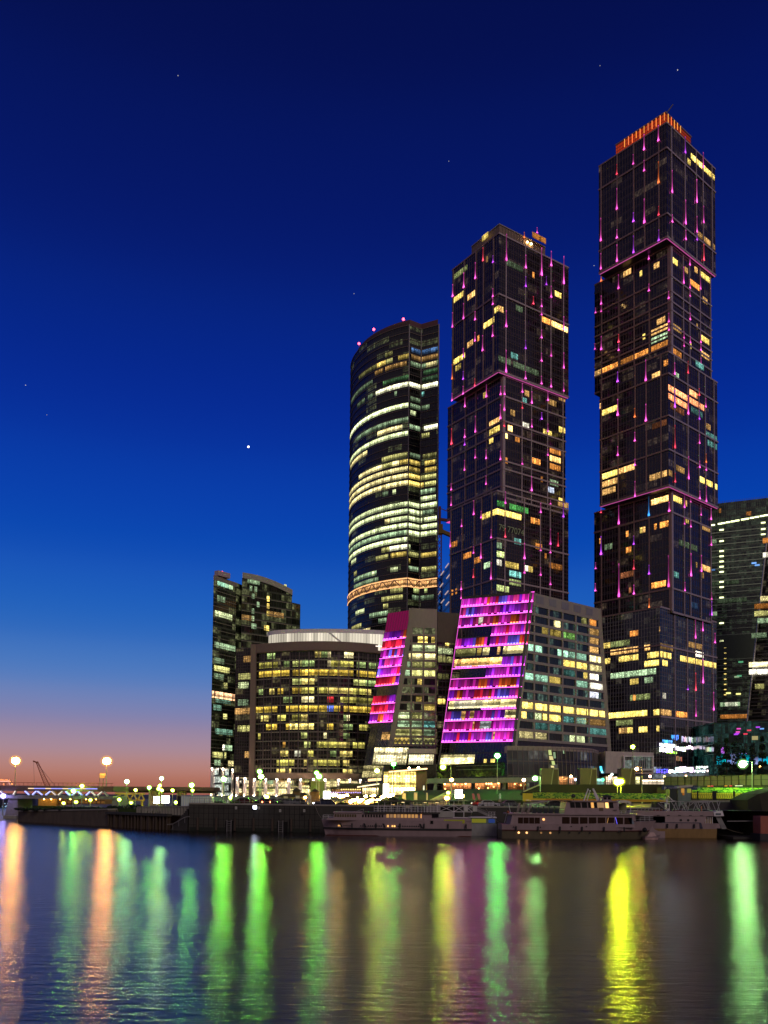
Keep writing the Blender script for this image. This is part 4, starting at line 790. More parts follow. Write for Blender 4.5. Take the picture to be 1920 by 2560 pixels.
for r in [(855, 548, 632, GRN, .8), (845, 945, 998, YW, .9), (840, 1005, 1055, GRN, .4), (842, 1070, 1085, WHT, 1.2), (843, 1200, 1282, WHT, 2.2), (920, 490, 635, YG, .5), (915, 690, 735, GRN, .4), (915, 762, 835, GW, .9), (910, 850, 938, GRN, .8), (905, 1068, 1090, WHT, 1.6), (905, 1095, 1160, YG, .6), (905, 1175, 1270, YG, 1.0), (905, 1285, 1375, GRN, .6), (905, 1390, 1480, GRN, .5),
          (985, 480, 545, YEL, .9), (985, 550, 635, YEL, 1.2), (985, 645, 745, YEL, 1.1), (980, 755, 840, YEL, .8), (980, 850, 945, YEL, 2.0), (975, 960, 1050, YEL, 1.3), (975, 1060, 1160, YEL, 1.2), (975, 1175, 1260, YEL, .6), (975, 1285, 1365, YEL, .8), (975, 1380, 1470, YEL, 1.2), (1055, 762, 838, GW, 1.0), (1055, 850, 943, YW, 1.6), (1050, 1280, 1365, GW, 1.1), (1050, 1375, 1455, GRN, .8),
          (1130, 485, 520, GRN, .6), (1130, 580, 630, YW, 1.1), (1130, 640, 690, YEL, 1.0), (1128, 762, 835, YEL, .5), (1128, 850, 943, YG, 1.1), (1122, 965, 1050, YG, .9), (1122, 1065, 1160, YW, 1.2), (1122, 1172, 1265, YW, 1.3), (1122, 1280, 1370, YG, 1.0), (1122, 1380, 1430, YW, 1.3), (1200, 690, 755, GRN, .5), (1198, 845, 943, WHT, 1.9), (1195, 1065, 1112, RED, .7), (1195, 1170, 1265, YG, .8), (1195, 1380, 1430, YG, .5), (1195, 1280, 1365, YG, .4),
          (1275, 465, 545, YEL, 1.1), (1275, 550, 630, YEL, 1.2), (1275, 700, 730, YEL, 1.4), (1272, 740, 835, YEL, 1.4), (1270, 845, 943, YEL, 1.7), (1268, 955, 1050, YEL, 1.2), (1268, 1057, 1112, (.15, .25, 1), 1.6), (1268, 1118, 1165, YEL, 1.2), (1268, 1175, 1265, YEL, .9), (1268, 1280, 1365, YEL, 1.3), (1268, 1378, 1430, YEL, 1.1), (1350, 458, 495, WHT, 1.8), (1350, 500, 580, YW, 1.4), (1350, 640, 715, YG, 1.1), (1345, 850, 890, YW, 1.0), (1345, 760, 830, YG, .4), (1345, 1225, 1250, WHT, 1.4), (1345, 1180, 1220, GRN, .4),
          (1425, 458, 535, YEL, 1.5), (1425, 540, 640, YEL, 1.4), (1420, 700, 722, YEL, 1.6), (1420, 745, 835, YW, 2.0), (1418, 840, 943, YW, 2.0), (1410, 1060, 1105, YEL, 1.2), (1410, 1190, 1255, GRN, .7), (1410, 1325, 1385, YG, .9), (1495, 470, 505, YG, .9), (1490, 845, 885, GW, .8), (1482, 1022, 1045, WHT, 1.1), (1482, 1190, 1250, GRN, .4), (1565, 455, 545, YG, .7), (1565, 680, 710, WARM, .5), (1560, 870, 925, GW, .9), (1555, 975, 1045, YG, .7), (1550, 1060, 1150, YG, .9), (1550, 1165, 1245, YW, .9), (1545, 1270, 1365, YG, .8),
          (1645, 455, 500, YG, .6), (1640, 670, 722, YW, 1.1), (1638, 778, 832, (.8, .85, 1), .9), (1635, 890, 930, YG, .9), (1630, 1075, 1130, GRN, .3), (1630, 1165, 1225, YW, 1.1), (1625, 1240, 1255, YW, 1.0), (1718, 640, 722, YG, 1.1), (1715, 740, 780, YG, .7), (1712, 865, 882, YW, 1.0), (1708, 950, 1040, YG, .7), (1705, 1060, 1150, YG, .8), (1703, 1180, 1245, YW, 1.0), (1790, 640, 695, YW, 1.1), (1788, 735, 760, YW, 1.1), (1785, 1185, 1250, YW, 1.0)]:
    arow(*r)
for yb, x0, x1, col, k in [(880, 370, 420, WARM, .4), (1015, 310, 420, YG, .4), (1090, 310, 405, GW, .7), (1300, 300, 415, WARM, .7), (1435, 300, 415, YG, .7), (1640, 380, 412, WARM, .8), (1230, 320, 400, GRN, .3)]:
    X0, Yb = za_(x0, yb); X1, _ = za_(x1, yb); ra.px(fsd, X0, Yb, X1, col, k)
ra.finish(la)
# colonnade
for i, px in enumerate((593, 612, 636, 664, 692, 722, 751, 783, 812, 846, 874, 900)):
    q = P2(px, 393 if px < 640 else 389, 1975); zt_ = z0a - 2.6 if px > 632 else zat(0, 1944, sd0) - .2; m = MB(); m.tube(V((q.x, q.y, 5.8)), V((q.x, q.y, zt_)), .78, n=14); col = m.build("column", WHITE, la)
    m = MB(); m.ball((q.x + .2, q.y - 1.9, zt_ - .5), .2, 8, 5); m.build("downlight", emit("warm_downlight", (1, .70, .48), 300.), col); m = MB(); m.ball((q.x, q.y - 2.2, 6.6), .16, 8, 5); m.build("uplight", emit("fill_uplight", (1, .66, .42), 220.), col)  # foot uplight added so the lower part of each column is bright
lp = [P2(588, 403, 1975), P2(905, 399, 1975)]; fl_ = Face(lp[0] + Z * 5.8, lp[1] - lp[0], Z, (lp[1] - lp[0]).length, z0a - 8, 4)
m = MB(); fl_.rect(m, 0, 0, fl_.w, z0a - 8, 0); lob = m.build("lobby_glass", glass("lobby_glass_wide", (.03, .03, .022), (1, .82, .4), 1.6, .7, cell=4), la)
g = MB(); u = 0
while u < fl_.w: fl_.vbar(g, u, 0, fl_.h, .14, .2); u += 1.8
for v in (1.6, 3.2, 4.8, 6.4, 8, 10): fl_.hbar(g, 0, fl_.w, v, .14, .2)
g.build("lobby_mullions", MUL_GREY, lob)
rl = Rooms(); rl_ = zoomed(520, 1900, 5.925)
for x0, x1, y0, y1, c, k in [(1040, 1155, 390, 490, YW, 1.5), (1200, 1345, 385, 500, YW, 1.1), (1390, 1500, 380, 480, YW, 1.9), (550, 640, 395, 450, YG, .7), (720, 800, 395, 460, YG, .8), (1045, 1155, 275, 320, WARM, .4), (1395, 1500, 280, 330, YG, .6), (860, 970, 300, 360, GRN, .4), (470, 500, 300, 340, WHT, .8), (580, 600, 300, 350, WHT, .8), (1560, 1660, 270, 420, YW, 1.2), (870, 975, 400, 470, YG, .5), (450, 520, 480, 560, WARM, .3), (700, 800, 480, 560, WARM, .3)]:
    a, b = rl_(x0, y1); c_, d_ = rl_(x1, y0); u0, v0 = fl_.hit(a, b); u1, v1 = fl_.hit(c_, d_); rl.add(fl_, u0, v0, u1, v1, c, k, .12)
for px0, px1, k in ((785, 842, .8), (848, 872, 1.2)):
    u0, v0 = fl_.hit(px0, 1985); u1, v1 = fl_.hit(px1, 1945); rl.add(fl_, u0, v0, u1, v1, YW, k, .12)
rl.finish(la, "lit_lobby_window")

# ------------------------------------------------------------------ leaning office blocks with colour lit fronts
def led_block(root, FL, FR, big, rows, ncell, fh):
    pass
S_CELL = [(1, .03, .6), (1, .03, .6), (.9, .03, .75), (1, .03, .5), (.8, .04, .95), (1, .02, .07), (.42, .02, 1), (.5, .03, 1), (1, .05, .35), (1, .13, .03), (.9, .04, .8), (.2, .12, 1)]
def led_front(root, f, base, fh, rows, n):
    """rows: (from, to, gain) spans as fractions; n cells per full row"""
    for r, (spans, wash) in enumerate(rows):
        v0 = base + r * fh
        for a, b, k in spans:
            m = MB(); w_ = MB(); c = None; i0, i1 = int(a * n), int(b * n)
            for i in range(i0, i1):
                u0 = f.w * (i + .16) / n; u1 = f.w * (i + .84) / n
                if c is None or rnd.random() < .45: c = rnd.choice(S_CELL)
                s_ = k * rnd.uniform(.8, 1.5)
                if rnd.random() < .93: m_c = tuple(x * 4.2 * s_ + .22 for x in c); f.rect(m, u0, v0 + .22, u1, v0 + .8, .25, m_c)
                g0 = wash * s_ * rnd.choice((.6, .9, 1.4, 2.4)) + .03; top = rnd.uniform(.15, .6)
                f.rect(w_, f.w * i / n, v0 + .8, f.w * (i + 1) / n, v0 + fh - .25, .08, None, 0, [tuple(x * g0 for x in c)] * 2 + [tuple(x * g0 * top for x in c)] * 2)  # light washed up the panes is painted as a fading glow
            m.box(f.p(f.w * a, v0 + .02, .1), f.U * f.w * (b - a), f.n * .25, f.W * .2, (3.0 * k, .3 * k, 2.0 * k))
            s = m.build("led_strip", GLOW, root); w_.build("led_wash_glow", GLOW, s)
FULL = [(0, 1, 1.0)]
# large one
lb = thing("leaning_office_block", "large leaning office block with a magenta lit front and a stone grid side", "building", (41.7, 290, 6.4))
A = pt(1268, 1962, 290); dl = V((-.92, .38, 0)).normalized(); dr = V((.765, .643, 0)).normalized(); gA = V((A.x, A.y, 6.0)); 
T = ray_plane(1327, 1481, gA, V((dr.y, -dr.x, 0))); ztop = T.z
BLp = plan_px(1084, 1955, gA, dl); BL = V((BLp.x, BLp.y, 6.0)); TLp = plan_px(1156, 1492, T, dl); TL = V((TLp.x, TLp.y, ztop))
TRp = plan_px(1499, 1515, V((A.x, A.y, 0)), dr); TR = V((TRp.x, TRp.y, ztop)); BRp = plan_px(1534, 1950, V((A.x, A.y, 0)), dr); BR = V((BRp.x, BRp.y, 6.0))
back = V((5, 24, 0))
m = MB(); bp = [gA, BR, BR + back, BL + back]; tp = [T, TR, TR + back * .8, TL + back * .8]
m.prism(bp, 6.0, ztop, 3.65, top=tp); m.build("block_core", plain("dark_violet_spandrel", (.02, .016, .028), .25, spec=.5), lb)
fL = Face(BL, gA - BL, TL - BL, (gA - BL).length, (TL - BL).length, 3.7)
# the front narrows little: work in a frame whose lower edge is the front's own
g = MB(); edge = MB()
edge.bar(gA, T, .9); edge.bar(TL, T, .9); edge.bar(BL, TL, .5); edge.build("front_edge_fins", MUL_DARK, lb)
base = fL.hit(1103, 1857)[1]; topv = fL.hit(1155, 1494)[1]; fhL = (topv - base) / 14
rowsL = [(FULL, .55), (FULL, .38), (FULL, .3), ([(.5, .98, .8)], .03), (FULL, .35), (FULL, .28), ([(.48, 1, .9)], .6), ([(0, .48, 1), (.5, 1, .8)], .35), ([(0, .02, .2)], .1), ([(0, .46, 1), (.5, 1, 1)], .42), ([(.48, 1, .9)], .5), (FULL, .3), (FULL, .34), (FULL, .6)]
led_front(lb, fL, base, fhL, rowsL, 25)
for v in (base + 5 * fhL, base + 9 * fhL, base + 6 * fhL, base + 14 * fhL - .3):
    m = MB(); m.box(fL.p(0, v, .15), fL.U * fL.w, fL.n * .2, fL.W * .2, (1.8, .2, 1.4)); m.build("line_light", GLOW, lb)
m = MB(); m.box(fL.p(0.02, base, .1), fL.U * .15, fL.n * .2, fL.W * (topv - base), (1.2, .12, .9)); m.build("edge_light", GLOW, lb)
rL = Rooms(); fL.step = .8
def lroom(row, a, b, col, k):
    v = base + row * fhL; rL.add(fL, fL.w * a, v + .75, fL.w * b, v + fhL - .3, col, k, .14)
for q in [(3, .03, .95, YW, 1.7), (3, .1, .5, WHT, .9), (7, .02, .35, WARM, 2.0), (7, .3, .68, WARM, 2.6), (8, .68, .98, YW, 1.7), (8, .2, .3, YG, .35), (8, .32, .38, YEL, .6), (8, .4, .49, YW, .9), (8, .6, .64, WARM, 1.2), (8, .02, .2, YG, .2), (2, .82, .98, YW, .8), (2, .22, .28, WARM, .6), (1, .5, .65, (.75, .8, .8), .5), (2, .34, .4, WARM, .5), (1, .4, .42, WARM, .8), (0, .7, .72, YEL, 1.2), (11, .28, .34, WHT, .5)]: lroom(*q)
rL.add(fL, fL.w * .02, base - 8.2, fL.w * .49, base - 4.4, YW, 2.2, .14); rL.add(fL, fL.w * .62, base - 8.0, fL.w * .66, base - 6, YEL, 1.0, .14); rL.add(fL, fL.w * .71, base - 8.0, fL.w * .77, base - 6, YEL, 1.2, .14)
g = MB()
for i in range(26): fL.vbar(g, fL.w * i / 25, 0, fL.h - .4, .09, .13)
for r in range(-4, 15): fL.hbar(g, 0, fL.w, base + r * fhL, .25, .12)
g.build("front_mullions", MUL_DARK, lb)
# stone side: grid of piers and beams, trapezoid outline
fR = Face(gA, dr, Z, (BR - gA).length, ztop - 6.0, 3.65)
def edge_u(z, side):
    t = (z - 6.0) / (ztop - 6.0); a = (T - gA).dot(dr) * t; b = (BR - gA).dot(dr) + ((TR - BR).dot(dr)) * t; return a if side == 0 else b
zr0 = zat(0, 1866, BR); nR = 14; zrt = ztop - 4.2; fhR = (zrt - zr0) / nR
m = MB()
for r in range(nR):
    z0_, z1_ = zr0 + r * fhR, zr0 + (r + 1) * fhR
    p = [fR.p(edge_u(z0_, 0) + 1.3, z0_ - 6, .04), fR.p(edge_u(z0_, 1) - 1.2, z0_ - 6, .04), fR.p(edge_u(z1_, 1) - 1.2, z1_ - 6, .04), fR.p(edge_u(z1_, 0) + 1.3, z1_ - 6, .04)]
    m.quad(*p, [(edge_u(z0_, 0), r), (edge_u(z0_, 1), r), (edge_u(z1_, 1), r + 1), (edge_u(z1_, 0), r + 1)])
m.build("side_glazing", glass("teal_black_glass", (.012, .02, .018), (.45, .8, .6), .16, .35, band=.02), lb)
m = MB()
for r in range(nR + 1):
    z_ = zr0 + r * fhR; m.box(fR.p(edge_u(z_, 0), z_ - 6 - .45, -.1), dr * (edge_u(z_, 1) - edge_u(z_, 0)), fR.n * .55, Z * .95)
m.box(fR.p(edge_u(zrt, 0), zrt - 6, -.1), dr * (edge_u(zrt, 1) - edge_u(zrt, 0)), fR.n * .52, Z * (ztop - zrt))
nB = 6; pxs = [1341, 1373, 1406, 1439, 1471, 1502]; ub = [fR.u_at(x, 60) for x in (1340, 1372, 1405, 1437, 1468)] + [edge_u(ztop, 1) - .6]
ub = [fR.u_at(x, 40) for x in (1334, 1370, 1405, 1438, 1471)]
for u in ub: m.box(fR.p(u - .35, zr0 - 6, -.1), dr * .7, fR.n * .5, Z * (zrt - zr0))
m.bar(gA + dr * .7 + Z * 0, T + dr * .7, 1.5); m.bar(BR - dr * .7, TR - dr * .7, 1.5)
m.build("stone_grid", plain("grey_stone_grid", (.34, .29, .25), .75, var=.12), lb)
m = MB()
for r in range(nR):
    z_ = zr0 + r * fhR; u = edge_u(z_, 0) + 2
    while u < edge_u(z_ + fhR, 1) - 1.5: fR.vbar(m, u, z_ - 6, z_ + fhR - 6, .08, .1); u += .95
m.build("side_mullions", MUL_DARK, lb)
m = MB()
for k in range(5): a = edge_u(ztop, 0) + 2.2 + k * (fR.u_at(1490, 66) - edge_u(ztop, 0) - 2) / 5; m.box(fR.p(a, zrt - 6 + .8, .3), dr * 4.2, fR.n * .2, Z * 2.6)
m.build("parapet_louvres", plain("grey_louvre", (.24, .22, .24), .6), lb)
rR = Rooms(); zl = zoomed(1080, 1450, 3.607); TE2 = (.5, .95, .65)
fR.step = .95; fR.fh = fhR; off_ = (zr0 - 6) % fhR
def rroom(x0, yb, x1, col, k):
    X0, Yb = zl(x0, yb); X1, _ = zl(x1, yb); u0, v0 = fR.hit(X0, Yb); v0 = round((v0 - off_) / fhR) * fhR + off_; u1 = fR.u_at(X1, v0)
    rR.add(fR, u0, v0 + .5, u1, v0 + fhR - .5, col, k, .08)
for q in [(1098, 440, 1155, YW, 1.4), (1410, 425, 1480, ORA, .9), (1345, 400, 1395, YG, .25), (990, 510, 1050, YEL, .25), (1065, 520, 1160, YEL, .25), (1185, 530, 1285, (.4, .9, .2), .4), (1410, 515, 1500, WARM, .3), (1405, 600, 1500, WARM, .5), (1410, 690, 1500, WARM, 1.0), (865, 675, 920, TE2, 1.1), (930, 685, 990, TE2, 1.0), (1130, 705, 1170, TE2, 1.3), (1178, 715, 1225, TE2, 1.5), (1230, 720, 1285, TE2, .5), (1290, 740, 1390, TE2, .4), (1405, 770, 1525, YW, 2.0), (1178, 815, 1285, YEL, 1.2), (1292, 835, 1395, YEL, 1.3), (1405, 855, 1530, YW, .9),
          (835, 940, 915, TE2, .8), (925, 955, 1040, TE2, .6), (1055, 965, 1155, YEL, .5), (1365, 930, 1400, YEL, .9), (1408, 940, 1500, WHT, 2.0), (1290, 1005, 1400, TE2, .4), (1410, 1025, 1550, WHT, 1.3), (1410, 1110, 1500, (.85, .85, 1), 1.0), (803, 1140, 908, YEL, 2.3), (920, 1155, 1035, YEL, 2.3), (1045, 1168, 1158, YEL, 2.4), (1168, 1180, 1275, YEL, 2.3), (1285, 1192, 1388, YEL, 2.4), (1397, 1205, 1495, YEL, 2.3), (1505, 1212, 1560, YEL, 2.0), (803, 1235, 850, YEL, 1.9), (915, 1248, 985, GW, .8), (998, 1250, 1035, YEL, 1.9), (1045, 1258, 1158, YEL, 2.2), (1285, 1285, 1390, YG, .5), (1400, 1290, 1560, WARM, .25), (1290, 1345, 1385, TEAL, .5), (1168, 1335, 1275, TEAL, .3), (1400, 1365, 1500, TEAL, .4), (1240, 1430, 1375, GW, .8), (1400, 1440, 1600, TEAL, .25), (785, 1480, 1030, YW, .6), (930, 1325, 1160, TEAL, .12), (1170, 850, 1290, TEAL, .12)]: rroom(*q)
rR.items += rL.items; rR.finish(lb)

# small one, further back
ls = thing("leaning_office_block", "smaller leaning office block with a narrow magenta lit front beside the bowed block", "building", (2, 330, 6.4))
A = pt(952, 1962, 330); dl2 = V((-.80, .60, 0)).normalized(); dr2 = V((.995, .1, 0)).normalized(); gS = V((A.x, A.y, 6.0)); nS = V((dr2.y, -dr2.x, 0))
T_ = ray_plane(1029, 1521, gS, nS); zts = T_.z; B_ = plan_px(890, 1955, gS, dl2); BLs = V((B_.x, B_.y, 6)); q = plan_px(970, 1548, T_, dl2); TLs = V((q.x, q.y, zts))
q = plan_px(1093, 1530, gS, dr2); TRs = V((q.x, q.y, zts)); q = plan_px(1090, 1900, gS, dr2); BRs = V((q.x, q.y, 6)); bks = V((1, 26, 0))
m = MB(); m.prism([gS, BRs, BRs + bks, BLs + bks * .6], 6.0, zts, 3.6, top=[T_, TRs, TRs + bks, TLs + bks * .6]); m.build("block_core", plain("dark_violet_spandrel", (.02, .016, .028), .25, spec=.5), ls)
fl2 = Face(BLs, gS - BLs, TLs - BLs, (gS - BLs).length, (TLs - BLs).length, 3.6)
ba2 = fl2.hit(925, 1808)[1]; fh2 = (fl2.hit(944, 1716)[1] - fl2.hit(929, 1785)[1]) / 3
rows2 = [(FULL, .7), (FULL, .6), (FULL, .55), ([], 0), (FULL, .6), (FULL, .8), (FULL, .7), (FULL, .5), (FULL, .55), (FULL, .3)]
led_front(ls, fl2, ba2, fh2, rows2, 9)
m = MB(); fl2.rect(m, .2, ba2 + 9.95 * fh2, fl2.w - .2, fl2.h - .6, .05, (.16, .006, .05)); m.build("led_wash_glow", GLOW, ls)  # wash on the top panes painted as an even dull red glow
g = MB()
for i in range(11): fl2.vbar(g, fl2.w * i / 10, 0, fl2.h - .4, .09, .12)
g.build("front_mullions", MUL_DARK, ls)
m = MB(); m.bar(gS, T_, .8); m.build("front_edge_fins", STONE, ls)
fr2 = Face(gS, dr2, Z, (BRs - gS).length, zts - 6, 3.6); zr = zat(0, 1862, gS); nr = 14; fhs = (zat(0, 1567, T_) - zr) / nr; o2 = (zr - 6) % fhs
def eu(z): return (T_ - gS).dot(dr2) * (z - 6) / (zts - 6)
m = MB(); gl = MB()
for r in range(nr + 1):
    z_ = zr + r * fhs; m.box(fr2.p(eu(z_), z_ - 6.4, -.1), dr2 * (fr2.w - eu(z_)), fr2.n * .5, Z * .85)
    if r < nr: gl.quad(fr2.p(eu(z_) + 1.2, z_ - 6, .04), fr2.p(fr2.w, z_ - 6, .04), fr2.p(fr2.w, z_ + fhs - 6, .04), fr2.p(eu(z_ + fhs) + 1.2, z_ + fhs - 6, .04), [(eu(z_), r), (fr2.w, r), (fr2.w, r + 1), (eu(z_ + fhs), r + 1)])
zt2 = zr + nr * fhs; m.box(fr2.p(eu(zt2), zt2 - 6, -.1), dr2 * (fr2.w - eu(zt2)), fr2.n * .45, Z * (zts - zt2))
for px in (1028, 1058, 1091): u = min(fr2.w - .3, fr2.u_at(px, 40)); lo = max(zr, 6 + (u / max(.1, eu(zts))) * 0); m.box(fr2.p(u - .3, zr - 6, -.1), dr2 * .6, fr2.n * .45, Z * (min(zt2, 6 + (u) / ((T_ - gS).dot(dr2)) * (zts - 6)) - zr if u < eu(zts) else zt2 - zr))
m.bar(gS + dr2 * .8, T_ + dr2 * .8, 1.6); m.build("stone_grid", STONE, ls); gl.build("side_glazing", glass("olive_black_glass", (.014, .014, .008), (.8, .85, .4), .2, .4, band=.02), ls)
rS = Rooms(); zq = zoomed(900, 1450, 4.1475)
def sroom(x0, yb, x1, col, k):
    X0, Yb = zq(x0, yb); X1, _ = zq(x1, yb); u0, v0 = fr2.hit(X0, Yb); v0 = round((v0 - o2) / fhs) * fhs + o2; u1 = min(fr2.w - .2, fr2.u_at(X1, v0)); rS.add(fr2, u0, v0 + .5, u1, v0 + fhs - .45, col, k, .08)
for q in [(600, 625, 655, YEL, 2.6), (672, 630, 700, YEL, 2.6), (740, 635, 775, YEL, .9), (545, 725, 650, GW, .9), (672, 730, 795, GW, .9), (505, 825, 525, YW, 1.0), (540, 825, 650, YW, 1.7), (672, 835, 795, YW, 1.5), (490, 915, 520, GRN, .4), (540, 920, 645, YG, .35), (670, 925, 795, YG, .3), (465, 1010, 515, GRN, .7), (535, 1015, 645, YG, 1.1), (665, 1025, 790, YG, 1.0), (595, 1105, 640, YEL, .7), (665, 1320, 780, YEL, .8), (580, 1310, 640, YEL, .25), (395, 1410, 510, GW, 1.3), (540, 1415, 640, YG, .4), (390, 1510, 510, GRN, .7), (535, 1515, 640, GRN, .5), (660, 1515, 780, TEAL, .4), (370, 1610, 510, YG, .7), (535, 1610, 640, YG, .5), (660, 1615, 780, GRN, .3), (350, 1700, 510, YEL, .7), (540, 1700, 640, YG, .5), (650, 1700, 780, YG, .4)]: sroom(*q)
# recessed return between the two leaning blocks
ra0 = plan_px(1095, 1700, V((BRs.x, BRs.y, 0)) + V((.3, 2, 0)), V((.95, .3, 0))); rb0 = plan_px(1150, 1700, ra0, V((.95, .3, 0)))
m = MB(); zrr = zat(0, 1530, ra0); m.prism([ra0, rb0, rb0 + V((0, 22, 0)), ra0 + V((0, 22, 0))], 6.0, zrr - 12, fhs); lw = m.build("link_wing", glass("olive_link_glass", (.016, .014, .008), (.9, .75, .35), .2, .4), ls)
m = MB(); m.prism([ra0 + V((-.4, -.5, 0)), rb0 + V((.3, -.4, 0)), rb0 + V((0, 22, 0)), ra0 + V((0, 22, 0))], zrr - 12, zrr, fhs); m.build("link_parapet", plain("dark_olive_cladding", (.10, .085, .05), .7), lw)
frl = Face(ra0 + Z * 6, rb0 - ra0, Z, (rb0 - ra0).length, zrr - 18, fhs); g = MB()
for v in range(1, 17): frl.hbar(g, 0, frl.w, v * fhs, .5, .25)
for u in (.2, .35, .6, .8): frl.vbar(g, frl.w * u, 0, frl.h, .2, .2)
g.build("link_mullions", MUL_DARK, lw)
for x0, yb, x1, c, k in [(885, 665, 920, YEL, 2.2), (925, 610, 985, YEL, .7), (830, 650, 860, YEL, .6), (815, 750, 870, GW, .5), (900, 760, 955, GW, .7), (815, 850, 955, GW, .5), (825, 915, 950, YG, .25), (815, 1320, 880, YEL, 1.7), (820, 1010, 920, YG, .12)]:
    X0, Yb = zq(x0, yb); X1, _ = zq(x1, yb); rS.px(frl, X0, Yb, X1, c, k)
rS.add(fl2, fl2.w * .62, ba2 - 2 * fh2 + .3, fl2.w * .97, ba2 - 1.05 * fh2, WARM, .8, .1); rS.add(fl2, fl2.w * .1, ba2 - 5.9 * fh2, fl2.w * .9, ba2 - 4.6 * fh2, YW, .45, .1)
rS.finish(ls)
# ------------------------------------------------------------------ towers at the edge of the view
G_E = glass("grey_green_glass", (.05, .07, .05), (.6, .9, .5), .03, .6, bandcol=(.13, .16, .11))
eu_ = thing("wide_glass_tower", "wide grey green glass tower with a row of bright ceiling lamps under its roof", "tower", (230, 520, 6.4))
a, b = P2(1768, 560, 1500), P2(1985, 540, 1500); zz = zat(0, 1262, a); m = MB(); m.prism([a, b, b + V((20, 40, 0)), a + V((5, 60, 0))], 6.2, zz, 4.0); m.build("glass_block", G_E, eu_)
fe = Face(a + Z * 6.2, b - a, Z, (b - a).length, zz - 6.2, 4.0); g = MB(); v = 4
while v < fe.h - 18: fe.hbar(g, 0, fe.w, v, .5, .35); v += 4
g.build("floor_trim", plain("grey_green_ledge", (.55, .66, .45), .6), eu_); g = MB(); u = 0
while u < fe.w: fe.vbar(g, u, 0, fe.h - 14, .1, .16); u += 1.6
u = 0
while u < fe.w: fe.vbar(g, u, fe.h - 14, fe.h + 1.2, .22, .4); u += 1.1
g.build("mullion_grid", plain("grey_green_mullion", (.16, .17, .14), .5), eu_)
m = MB(); u0, v0 = fe.hit(1790, 1640); m.box(fe.p(u0 - 6, v0 - 2, .1), fe.U * 40, fe.n * .4, Z * 15); m.build("plant_louvres", plain("green_grey_louvre", (.16, .2, .14), .6), eu_)
def bulb(root, f, px, py, r, col, k, name="ceiling_lamp"):
    u, v = f.hit(px, py); m = MB(); m.box(f.p(u - r * 1.6, v - r * .55, .2), f.U * r * 3.2, f.n * .3, Z * r * 1.1, tuple(c * k for c in col)); m.build(name, GLOW, root)
for px in (1782, 1800, 1808, 1820, 1832, 1843, 1858, 1867, 1880, 1892, 1905, 1915): bulb(eu_, fe, px, 1313 - (px - 1782) * .185, .8, (.95, 1, .5), 3.2)
for py in (1325, 1353, 1378, 1391, 1404, 1417, 1430, 1455, 1468, 1494, 1558, 1602): bulb(eu_, fe, 1804, py, .8, (.95, 1, .5), 2.6)
for py in (1307, 1323, 1336): bulb(eu_, fe, 1908, py, .8, (.95, 1, .5), 2.4)
for k in range(10): bulb(eu_, fe, 1813, 1620 + k * 13, .42, (1, .72, .2), 1.6)
for px, py, c, k in ((1885, 1408, BLU, 1.2), (1893, 1413, BLU, 1.0), (1782, 1425, BLU, .4), (1852, 1655, (.2, .8, .4), .5), (1848, 1690, (.2, .8, .4), .5), (1842, 1692, GRN, .5), (1821, 1733, YG, 1.4), (1846, 1735, YG, 1.4)): bulb(eu_, fe, px, py, .9, c, k)
re_ = Rooms()
for x0, yb, x1, c, k in ((1800, 1776, 1850, GRN, .5), (1815, 1775, 1842, WHT, .8), (1800, 1803, 1870, ORA, .35), (1800, 1640, 1845, ORA, .12), (1778, 1545, 1792, GRN, .35), (1800, 1290, 1803, ORA, .5), (1865, 1290, 1880, ORA, .4), (1770, 1370, 1790, GRN, .3), (1780, 1470, 1850, GRN, .05), (1790, 1520, 1870, GRN, .06)): re_.px(fe, x0, yb, x1, c, k)
re_.finish(eu_)
ld = thing("leaning_glass_tower", "dark glass tower leaning outward with three bright white floors", "tower", (215, 440, 6.4))
a0, a1 = pt(1866, 1812, 470), pt(1917, 1345, 470); b0 = V((a0.x + 60, 440, 0)); m = MB(); zt0 = 6.2; z1 = zat(0, 1300, V((a1.x, 470, 0)))
s = (a1.x - a0.x) / (a1.z - a0.z); xb, xt = a0.x + (zt0 - a0.z) * s, a0.x + (z1 - a0.z) * s
m.prism([V((xb, 470, 0)), b0, b0 + V((0, 60, 0)), V((xb + 26, 520, 0))], zt0, z1, 4, top=[V((xt, 470, 0)), b0, b0 + V((0, 60, 0)), V((xt + 26, 520, 0))]); G_L = glass("brown_black_glass", (.014, .012, .010), (.8, .7, .4), .05, .3); m.build("glass_block", G_L, ld)
fd = Face(V((xb, 470, zt0)), (b0 - V((xb, 470, 0))), Z, (b0 - V((xb, 470, 0))).length, z1 - zt0, 4.0); g = MB(); v = 4
while v < fd.h: fd.hbar(g, s * v / fd.U.x, fd.w, v, .4, .3); v += 4
g.build("floor_trim", plain("brown_ledge", (.14, .12, .09), .6), ld); g = MB()
m = MB(); m.bar((xb, 469.6, zt0), (xt, 469.6, z1), .7); m.build("corner_fin", MUL_GREY, ld)
rd = Rooms()
for x0, yb, x1, c, k in ((1900, 1508, 1920, YW, 1.0), (1888, 1533, 1925, ORA, .25), (1885, 1548, 1925, YG, .5), (1895, 1560, 1925, GRN, .4), (1874, 1665, 1940, WHT, 3.0), (1873, 1680, 1925, YW, 1.3), (1872, 1694, 1940, WHT, 2.6), (1880, 1600, 1920, GRN, .2), (1885, 1720, 1910, YG, .3), (1905, 1400, 1925, WHT, 1.2), (1905, 1372, 1925, ORA, .5)): rd.px(fd, x0, yb, x1, c, k)
rd.finish(ld)
